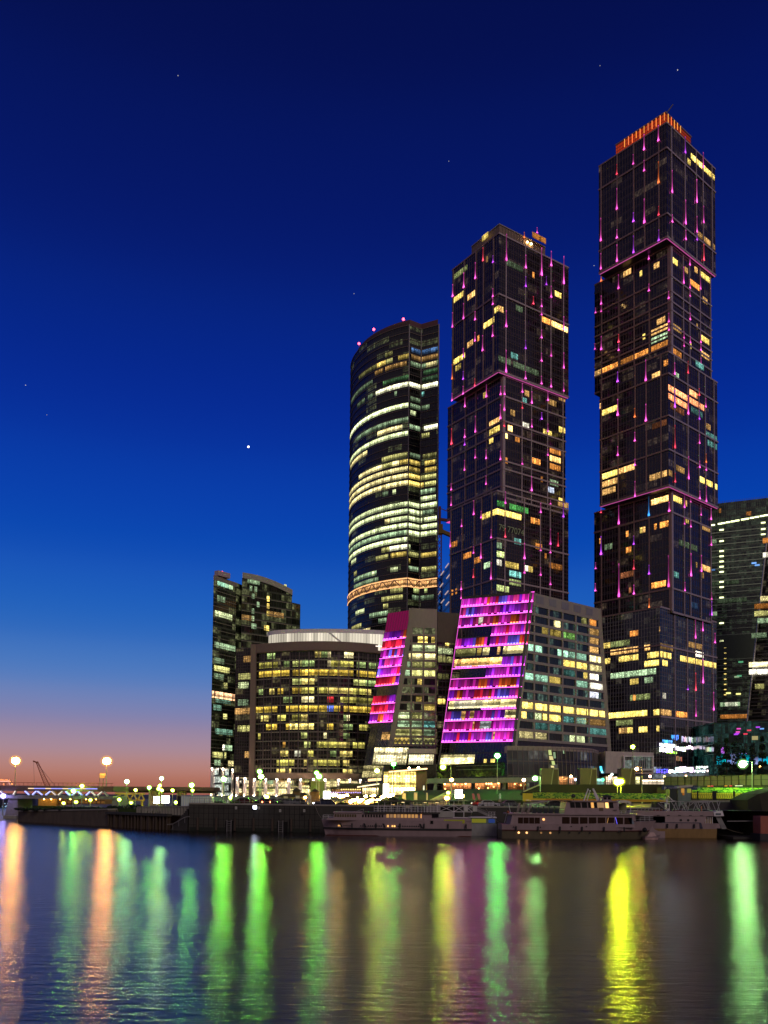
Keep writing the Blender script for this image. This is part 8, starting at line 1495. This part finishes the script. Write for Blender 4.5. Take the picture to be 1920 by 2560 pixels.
# pagoda pavilion
pg = thing("pagoda_pavilion", "small pagoda pavilion with upturned eaves over a low hall roof on the quay", "pavilion", pt(745, 2000, 190)); TILE = plain("dark_roof_tile", (.06, .055, .035), .8)
def eave(root, px0, px1, pyb, pyt, d, dep, name="roof"):
    a, b = pt(px0, pyb, d), pt(px1, pyb, d); tz = pt(px0, pyt, d).z; c = (a.x + b.x) / 2; hw = (b.x - a.x) / 2; R_ = []
    for t in (0, .25, .5, .75, .92, 1):
        w_ = hw * (1 - t) ** 1.5 + .12; z_ = a.z + (tz - a.z) * t; dd = dep / 2 * (1 - t) ** 1.5 + .12; up = .25 if t == 0 else 0; R_.append([(c - w_, d - dd, z_ + up), (c, d - dd, z_), (c + w_, d - dd, z_ + up), (c + w_, d + dd, z_ + up), (c, d + dd, z_), (c - w_, d + dd, z_ + up)])
    m = MB(); m.loft(R_); m.build(name, TILE, root)
eave(pg, 726, 757, 1978, 1969, 190, 2.6); m = MB(); a = pt(741.5, 1984, 190); m.cbox((a.x, 190, a.z - 1), 1.6, 1.6, 1.6); m.build("turret", plain("dim_timber", (.16, .11, .05), .7), pg)
a, b, c = pt(690, 1992, 186), pt(733, 1987, 190), pt(775, 1992, 190); m = MB(); m.hexa([(a.x, 186, a.z), (c.x, 190, a.z), (c.x, 194, a.z), (a.x, 192, a.z), (a.x + 1.2, 187.5, pt(700, 1986, 188).z), (c.x - 1.5, 191, pt(770, 1981, 190).z), (c.x - 1.5, 193, pt(770, 1981, 190).z), (a.x + 1.2, 191, pt(700, 1986, 188).z)]); m.build("hall_roof", TILE, pg); m = MB(); m.box((a.x + .8, 187.5, 4.6), (c.x - a.x - 1.6, 2, 0), (0, 4, 0), (0, 0, a.z - 4.6)); m.build("hall_wall", plain("olive_plaster", (.25, .22, .1), .8), pg)
eave(pg, 775, 800, 1980, 1971, 192, 3); m = MB(); a = pt(787, 1990, 192); m.cbox((a.x, 192, 4.6), 2.0, 2, a.z + .9 - 4.6); m.build("gate_tower", plain("dim_timber", (.16, .11, .05), .7), pg)
gb_ = thing("garden_screen", "large olive mesh screen standing behind the pagoda", "screen", pt(785, 1990, 240)); m = MB(); a, b = pt(776, 1990, 240), pt(812, 1953, 240); m.box((a.x, 240, 5.6), (b.x - a.x, 0, 0), (0, .3, 0), (0, 0, b.z - 5.6)); m.build("mesh", plain("olive_mesh", (.24, .24, .08), .8), gb_)
for i, (px, y0, y1_, d, lab) in enumerate(((714.5, 1991, 2007, 176, "white vertical banner in front of the low hall roof"), (744, 1989.5, 2008, 175, "white vertical banner between the two pagoda roofs"), (774.5, 1989, 2008, 175, "narrow white vertical banner of a pair, nearer the pagoda"), (778.5, 1989, 2008, 175, "narrow white vertical banner of a pair, nearer the advertising box"), (1010.5, 1982, 2000, 200, "lit white vertical banner on the lawn edge, nearer the cafe steps"), (1039, 1981, 2000, 200, "glowing white vertical banner in the middle of the lawn"), (1070, 1982, 2000, 199, "thin pale post banner beside the stone ramp"), (984.5, 1984, 1999, 205, "pale vertical banner at the corner of the lawn"))):
    t = thing("vertical_banner", lab, "banner", (pt(px, y1_, d).x, d, 4.7), "vertical banners along the quay"); a, b = pt(px, y1_, d), pt(px, y0, d); m = MB(); m.tube((a.x - .42, d, 4.6), (a.x - .42, d, b.z + .1), .05, n=6); m.build("pole", POLE, t); w_ = .8 if i in (0, 1, 4, 5) else .35; m = MB(); m.box((a.x - .4, d - .02, a.z), (w_, 0, 0), (0, .05, 0), (0, 0, b.z - a.z)); m.build("cloth", plain("banner_cloth", (.75, .66, .4), .8), t)
    m = MB(); m.box((a.x - .2, d - .7, 4.75), (.4, 0, 0), (0, .2, 0), (0, 0, .12)); m.build("spot_lamp", emit("banner_spot", (1, .8, .35), 40. if i in (4, 5) else 22.), t)
# white container, statue, small quay things
wc = thing("site_container", "long white site container reflecting the lamps beside the high quay wall", "container", pt(490, 2010, 186)); a, b = pt(453, 2014, 186), pt(529, 1990, 186); m = MB(); m.box((a.x, 186, 4.0), (b.x - a.x, 0, 0), (0, 3, 0), (0, 0, b.z - 4.0)); m.build("box", plain("white_container_paint", (.62, .68, .62), .3), wc); m = MB(); x = a.x
while x < b.x: m.bar((x, 185.97, 4.1), (x, 185.97, b.z - .1), .07); x += .5
m.bar((a.x, 185.95, b.z), (b.x, 185.95, b.z), .14); m.build("ribs", plain("pale_blue_trim", (.35, .45, .6), .5), wc); m = MB(); q = pt(443, 2012, 187); m.box((q.x, 187, 3), (1.2, 0, 0), (0, 2, 0), (0, 0, 3.6)); m.build("dark_cabinet", BLACK, wc)
stt = thing("tripod_sculpture", "white spindly sculpture lit from below on the quay beside a low yellow lamp", "sculpture", pt(570, 2013, 170)); q = pt(571, 2012, 170); m = MB()
for dx, h_ in ((-.55, 1.0), (-.1, 1.25), (.4, 1.1)): m.tube(q + V((dx, 0, -.1)), q + V((.05 + dx * .15, 0, h_)), .11, .06, n=7)
m.ball(q + V((.05, 0, 1.25)), .16, 8, 6); m.build("legs", WHITE, stt); m = MB(); m.ball(q + V((0, -.6, .1)), .1, 6, 4); m.build("uplight", emit("uplight", (1, .95, .8), 30.), stt)
for px, lab in ((648, "small pale box fixed to the face of the quay wall near its edge"), (701, "pale electrical box on the quay wall above the second ladder recess"), (761, "pale box on the quay wall nearest the ships"), (591, "pale box on the quay wall top beside the sculpture")):
    p = pt(px, 2030 if px > 650 else 2023, 160.6); t = thing("junction_box", lab, "box", p, "boxes along the quay wall"); m = MB(); m.cbox((p.x, 160.2, p.z), .35, .3, .5); m.build("casing", plain("pale_notice", (.5, .5, .42), .6), t); m = MB(); m.cbox((p.x, 160.03, p.z + .1), .2, .02, .25); m.build("lid", STEEL, t)
gd = thing("guard_rail", "pale guard rail along the top of the high quay wall", "railing", pt(640, 2012, 162)); m = MB(); a, b = V((Q[3].x, 164.6, 5.2)), V((Q[4].x, 161.8, 5.2)); n_ = 26
for i in range(n_ + 1): p = a.lerp(b, i / n_); m.bar(p, p + Z * 1.0, .06)
for h_ in (.5, 1.0): m.bar(a + Z * h_, b + Z * h_, .05)
m.build("rails", STEEL, gd)
g2 = thing("guard_rail", "dark guard rail along the quay behind the moored ships", "railing", pt(1200, 2005, 162)); m = MB(); a, b = V((Q[4].x, 162, 5.2)), V((Q[6].x - 22, 160, 5.2)); n_ = 60
for i in range(n_ + 1): p = a.lerp(b, i / n_); m.bar(p, p + Z * 1.05, .06)
for h_ in (.35, .7, 1.05): m.bar(a + Z * h_, b + Z * h_, .05)
m.build("rails", BLACK, g2)
# parked cars
def car(px, d, zg, col, label, rear=False, head=False, face=1):
    q = pt(px, 2010, d); t = thing("parked_car", label, "car", (q.x, d, zg), "cars parked on the embankment"); x0 = q.x - 2.15; y0 = d - .85
    prof = [(0, .35), (.02, .75), (.12, .95), (.55, 1.02), (1.05, 1.45), (2.55, 1.47), (3.2, 1.0), (4.1, .85), (4.28, .6), (4.3, .35)]
    m = MB(); m.loft([[(x0 + (x if face > 0 else 4.3 - x), y0 + o, zg + z) for x, z in prof] for o in (0, 1.7)]); m.build("body", plain("car_paint_%s" % col[0], col[1], .25, spec=.6, var=.05), t)
    m = MB(); gp = [(.75, 1.05), (1.15, 1.38), (2.5, 1.4), (3.0, 1.05)]; m.loft([[(x0 + (x if face > 0 else 4.3 - x), y0 - .012, zg + z) for x, z in gp], [(x0 + (x if face > 0 else 4.3 - x), y0 + .01, zg + z) for x, z in gp]]); m.build("side_window", DARKGL, t)
    for x in (.85, 3.4):
        m = MB(); m.tube((x0 + x, y0 - .04, zg + .32), (x0 + x, y0 + .2, zg + .32), .32, n=12); w_ = m.build("wheel", BLACK, t)
    for s in (0, 1):
        if rear: m = MB(); m.ball((q.x - .75 + 1.5 * s, y0 - .1, zg + .75), .14, 8, 5); m.build("tail_light", emit("tail_light", (1, .22, .08), 16.), t)
        if head: m = MB(); m.ball((x0 + (4.3 if face > 0 else 0), d - .6 + 1.2 * s, zg + .62), .14, 8, 5); m.build("headlight", emit("headlight", (.9, .92, 1), 40.), t)
car(667, 166, 4.9, ("black", (.015, .015, .018)), "black car with two red tail lights lit at the quay edge", rear=True)
car(684, 168.5, 4.9, ("green", (.2, .24, .22)), "silver green car parked beside the car with red tail lights")
car(700, 172, 4.9, ("silver", (.35, .36, .36)), "silver car parked behind the silver green one before the pagoda hall", face=-1)
car(722, 168.5, 4.9, ("grey", (.12, .13, .13)), "grey car parked below the first vertical banner")
car(742, 170, 4.9, ("dark", (.04, .05, .05)), "dark car parked beneath the pagoda's middle banner", face=-1)
car(812, 169, 4.9, ("navy", (.02, .03, .07)), "navy car with headlights lit by the advertising box post", head=True, face=-1)
car(622, 174, 4.9, ("black", (.015, .015, .018)), "black car parked behind the dazzling white floodlight")
car(606, 172, 4.9, ("maroon", (.08, .02, .02)), "dark red car parked before the last column of the slab tower", face=-1)
car(1222, 172, 4.9, ("white", (.5, .5, .5)), "white car parked on the embankment above the pontoon's gangway"); car(1205, 174, 4.9, ("red", (.3, .03, .03)), "red car parked beside the white one above the gangway", rear=True)
car(1388, 176, 4.9, ("black", (.015, .015, .018)), "black car parked under the yellow board of the hoarding"); car(1270, 173, 4.9, ("grey", (.12, .13, .13)), "grey car parked between the white statue and the hoarding", face=-1)
sv = thing("garden_statue", "small white statue on a plinth on the dark lawn behind the quay", "statue", pt(1250, 1998, 186)); q = pt(1250, 1998, 186); m = MB(); m.cbox(q - Z * .6, .5, .5, .7); m.build("plinth", CONC, sv); m = MB(); m.loft([[(q.x + r_ * math.cos(a), 186 + r_ * math.sin(a), q.z + z_) for a in [k * math.pi / 4 for k in range(8)]] for r_, z_ in ((.24, .1), (.2, .5), (.26, .85), (.12, 1.0), (.14, 1.1), (.13, 1.2), (.03, 1.3))]); m.build("figure", WHITE, sv)
for px, c, lab in ((1183, .9, "pink garden sign panel leaning on the lawn, taller of two"), (1196, .7, "pink garden sign panel beside its taller neighbour")):
    p = pt(px, 1999, 186); t = thing("garden_sign", lab, "sign", p, "pink panels on the lawn"); m = MB(); m.hexa([p, p + V((.5, 0, 0)), p + V((.5, .1, 0)), p + V((0, .1, 0)), p + V((-.3, 0, 1.3)), p + V((.2, 0, 1.3)), p + V((.2, .1, 1.3)), p + V((-.3, .1, 1.3))]); m.build("panel", plain("pink_panel", (.5, .12, .16), .6), t); m = MB(); m.bar(p - Z * .4, p + Z * .05, .1); m.build("post", BARK, t)
# ------------------------------------------------------------------ trees and shrubs
def leaves(root, c, rx, ry, rz, n, size, mat, cone=False, seed=1):
    r_ = random.Random(seed); m = MB(); cl = [(r_.gauss(0, .5), r_.gauss(0, .5), r_.uniform(-.9, .9)) for _ in range(max(5, n // 40))]
    for i in range(n):
        if cone: t = r_.random() ** .8; lay = (int(t * 9) + r_.random() * .55) / 9; w_ = (1 - lay) * (.55 + .45 * r_.random()) + .05; a = r_.uniform(0, 6.283); p = V((rx * w_ * math.cos(a), ry * w_ * math.sin(a), rz * (2 * lay - 1) - rz * .22 * w_))
        else:
            b = r_.choice(cl); p = V((b[0] + r_.gauss(0, .24), b[1] + r_.gauss(0, .24), b[2] * .8 + r_.gauss(0, .2)))
            if p.length > 1.25: p *= 1.1 / p.length
            p = V((p.x * rx, p.y * ry, p.z * rz))
        u = V((r_.gauss(0, 1), r_.gauss(0, 1), r_.gauss(0, .6))).normalized(); v = u.cross(V((r_.gauss(0, 1), r_.gauss(0, 1), r_.gauss(0, 1)))).normalized(); s = size * r_.uniform(.6, 1.4); q = c + p
        m.quad(q - u * s, q + v * s * .5, q + u * s, q - v * s * .5)
    return m.build("crown", mat, root)
def tree(px, pyb, pyt, d, zg, w_, label, name="broadleaf_tree", mat=LEAF, cone=False, n=700, size=.32, group=None, seed=1):
    q = pt(px, pyt, d); h_ = q.z - zg; t = thing(name, label, "tree" if "tree" in name else "shrub", (q.x, d, zg), group); b = V((q.x, d, zg)); m = MB(); m.tube(b, b + Z * h_ * (.95 if cone else .55), .16 * h_ / 8 + .05, .04, n=7)
    if not cone:
        for k in range(5): a = k * 1.26 + seed; m.tube(b + Z * h_ * (.3 + .05 * k), b + V((math.cos(a) * w_ * .6, math.sin(a) * w_ * .6, h_ * (.6 + .06 * k))), .06, .02, n=5)
    m.build("trunk", BARK, t)
    if cone: leaves(t, b + Z * h_ * .52, w_, w_, h_ * .49, n, size, mat, True, seed)
    else: leaves(t, b + Z * h_ * .62, w_ * .75, w_ * .75, h_ * .4, n, size, mat, False, seed)
FT = "fir trees before the teal pavilion"
tree(1816, 1915, 1838, 235, 6, 2.6, "dark fir tree beside the violet lit panes of the teal pavilion", "fir_tree", NEEDLE, True, 1500, .42, FT, 3)
tree(1905, 1915, 1833, 232, 6, 2.4, "tall dark fir tree nearest the edge of the view", "fir_tree", NEEDLE, True, 1600, .42, FT, 5)
tree(1842, 1915, 1852, 238, 6, 2.8, "broad dark tree between the two tall firs", "broadleaf_tree", NEEDLE, False, 900, .4, None, 7); tree(1876, 1915, 1850, 240, 6, 2.4, "rounded dark tree close beside the tall fir", "broadleaf_tree", NEEDLE, False, 800, .4, None, 9)
tree(1802, 1915, 1845, 242, 6, 2.2, "slim dark tree touching the foot of the tallest tower", "broadleaf_tree", NEEDLE, False, 600, .36, None, 11); tree(1860, 1915, 1868, 229, 6, 1.5, "small fir tree half hidden under the bent arm lamp", "fir_tree", NEEDLE, True, 800, .34, FT, 13)
BG = "shrubs on the quay behind the long ship"
for i, (px, pyt, d, w_, lab) in enumerate(((975, 1993, 182, 2.4, "large round shrub lit yellow at the end of the cafe steps"), (992, 1996, 180, 2.0, "round shrub beside the large one by the lawn corner"), (958, 2004, 178, 1.8, "low dark shrub in front of the long bulb row"), (940, 2008, 176, 1.6, "low dark shrub below the brown parasols"), (1012, 2001, 178, 1.6, "low shrub under the first lawn banner"))): tree(px, 2020, pyt, d, 4.7, w_, lab, "quay_shrub", LEAF, False, 500, .22, BG, 20 + i)
B2 = "shrubs along the high quay wall"
for i, (px, pyt, lab) in enumerate(((545, 2004, "shrub behind the guard rail nearest the container"), (590, 2002, "green lit shrub between the sculpture and the amber lamp"), (690, 1999, "green shrub at the corner of the pagoda hall"), (860, 2006, "dark shrub at the foot of the terrace bar"), (845, 2010, "low dark shrub beside the navy car"))): tree(px, 2018, pyt, 170, 4.8, 1.3, lab, "quay_shrub", LEAF, False, 380, .2, B2, 40 + i)
B3 = "dark shrubs on the river wall by the bridge"
for i, (px, pyt, d, w_, lab) in enumerate(((60, 2018, 205, 2.6, "dark shrub spilling over the river wall beside the bridge pier"), (95, 2020, 202, 2.2, "dark shrub on the river wall under the depot shed"), (130, 2019, 199, 2.2, "dark shrub on the river wall below the low lamps"), (165, 2019, 196, 2.0, "dark shrub in the middle of the river wall"), (200, 2018, 193, 2.2, "dark shrub on the river wall near the end of the truss"), (235, 2018, 190, 2.0, "dark shrub on the river wall beside the sheet piles"), (290, 2015, 188, 2.6, "dark shrub above the sheet piles under the footbridge"), (330, 2012, 186, 2.6, "dark shrub next to the small yellow lamp"), (362, 2016, 184, 2.2, "dark shrub at the start of the balustrade"))): tree(px, 2030, pyt, d, LO - .4, w_, lab, "bank_shrub", NEEDLE, False, 420, .26, B3, 60 + i)
m = MB(); a, b = Q[0] + V((3, 4, 0)), Q[2] + V((0, 6, 0)); r_ = random.Random(5)
for i in range(2600):
    p = a.lerp(b, r_.random()) + V((r_.gauss(0, .5), r_.gauss(0, 2.0), 0)); h_ = r_.uniform(.3, 1.0); dx = r_.gauss(0, .2); m.quad((p.x, p.y, 2.9), (p.x + .12, p.y, 2.9), (p.x + .12 + dx, p.y, 2.9 + h_), (p.x + dx, p.y, 2.9 + h_))
m.build("rough_grass", GRASS, kind="stuff")
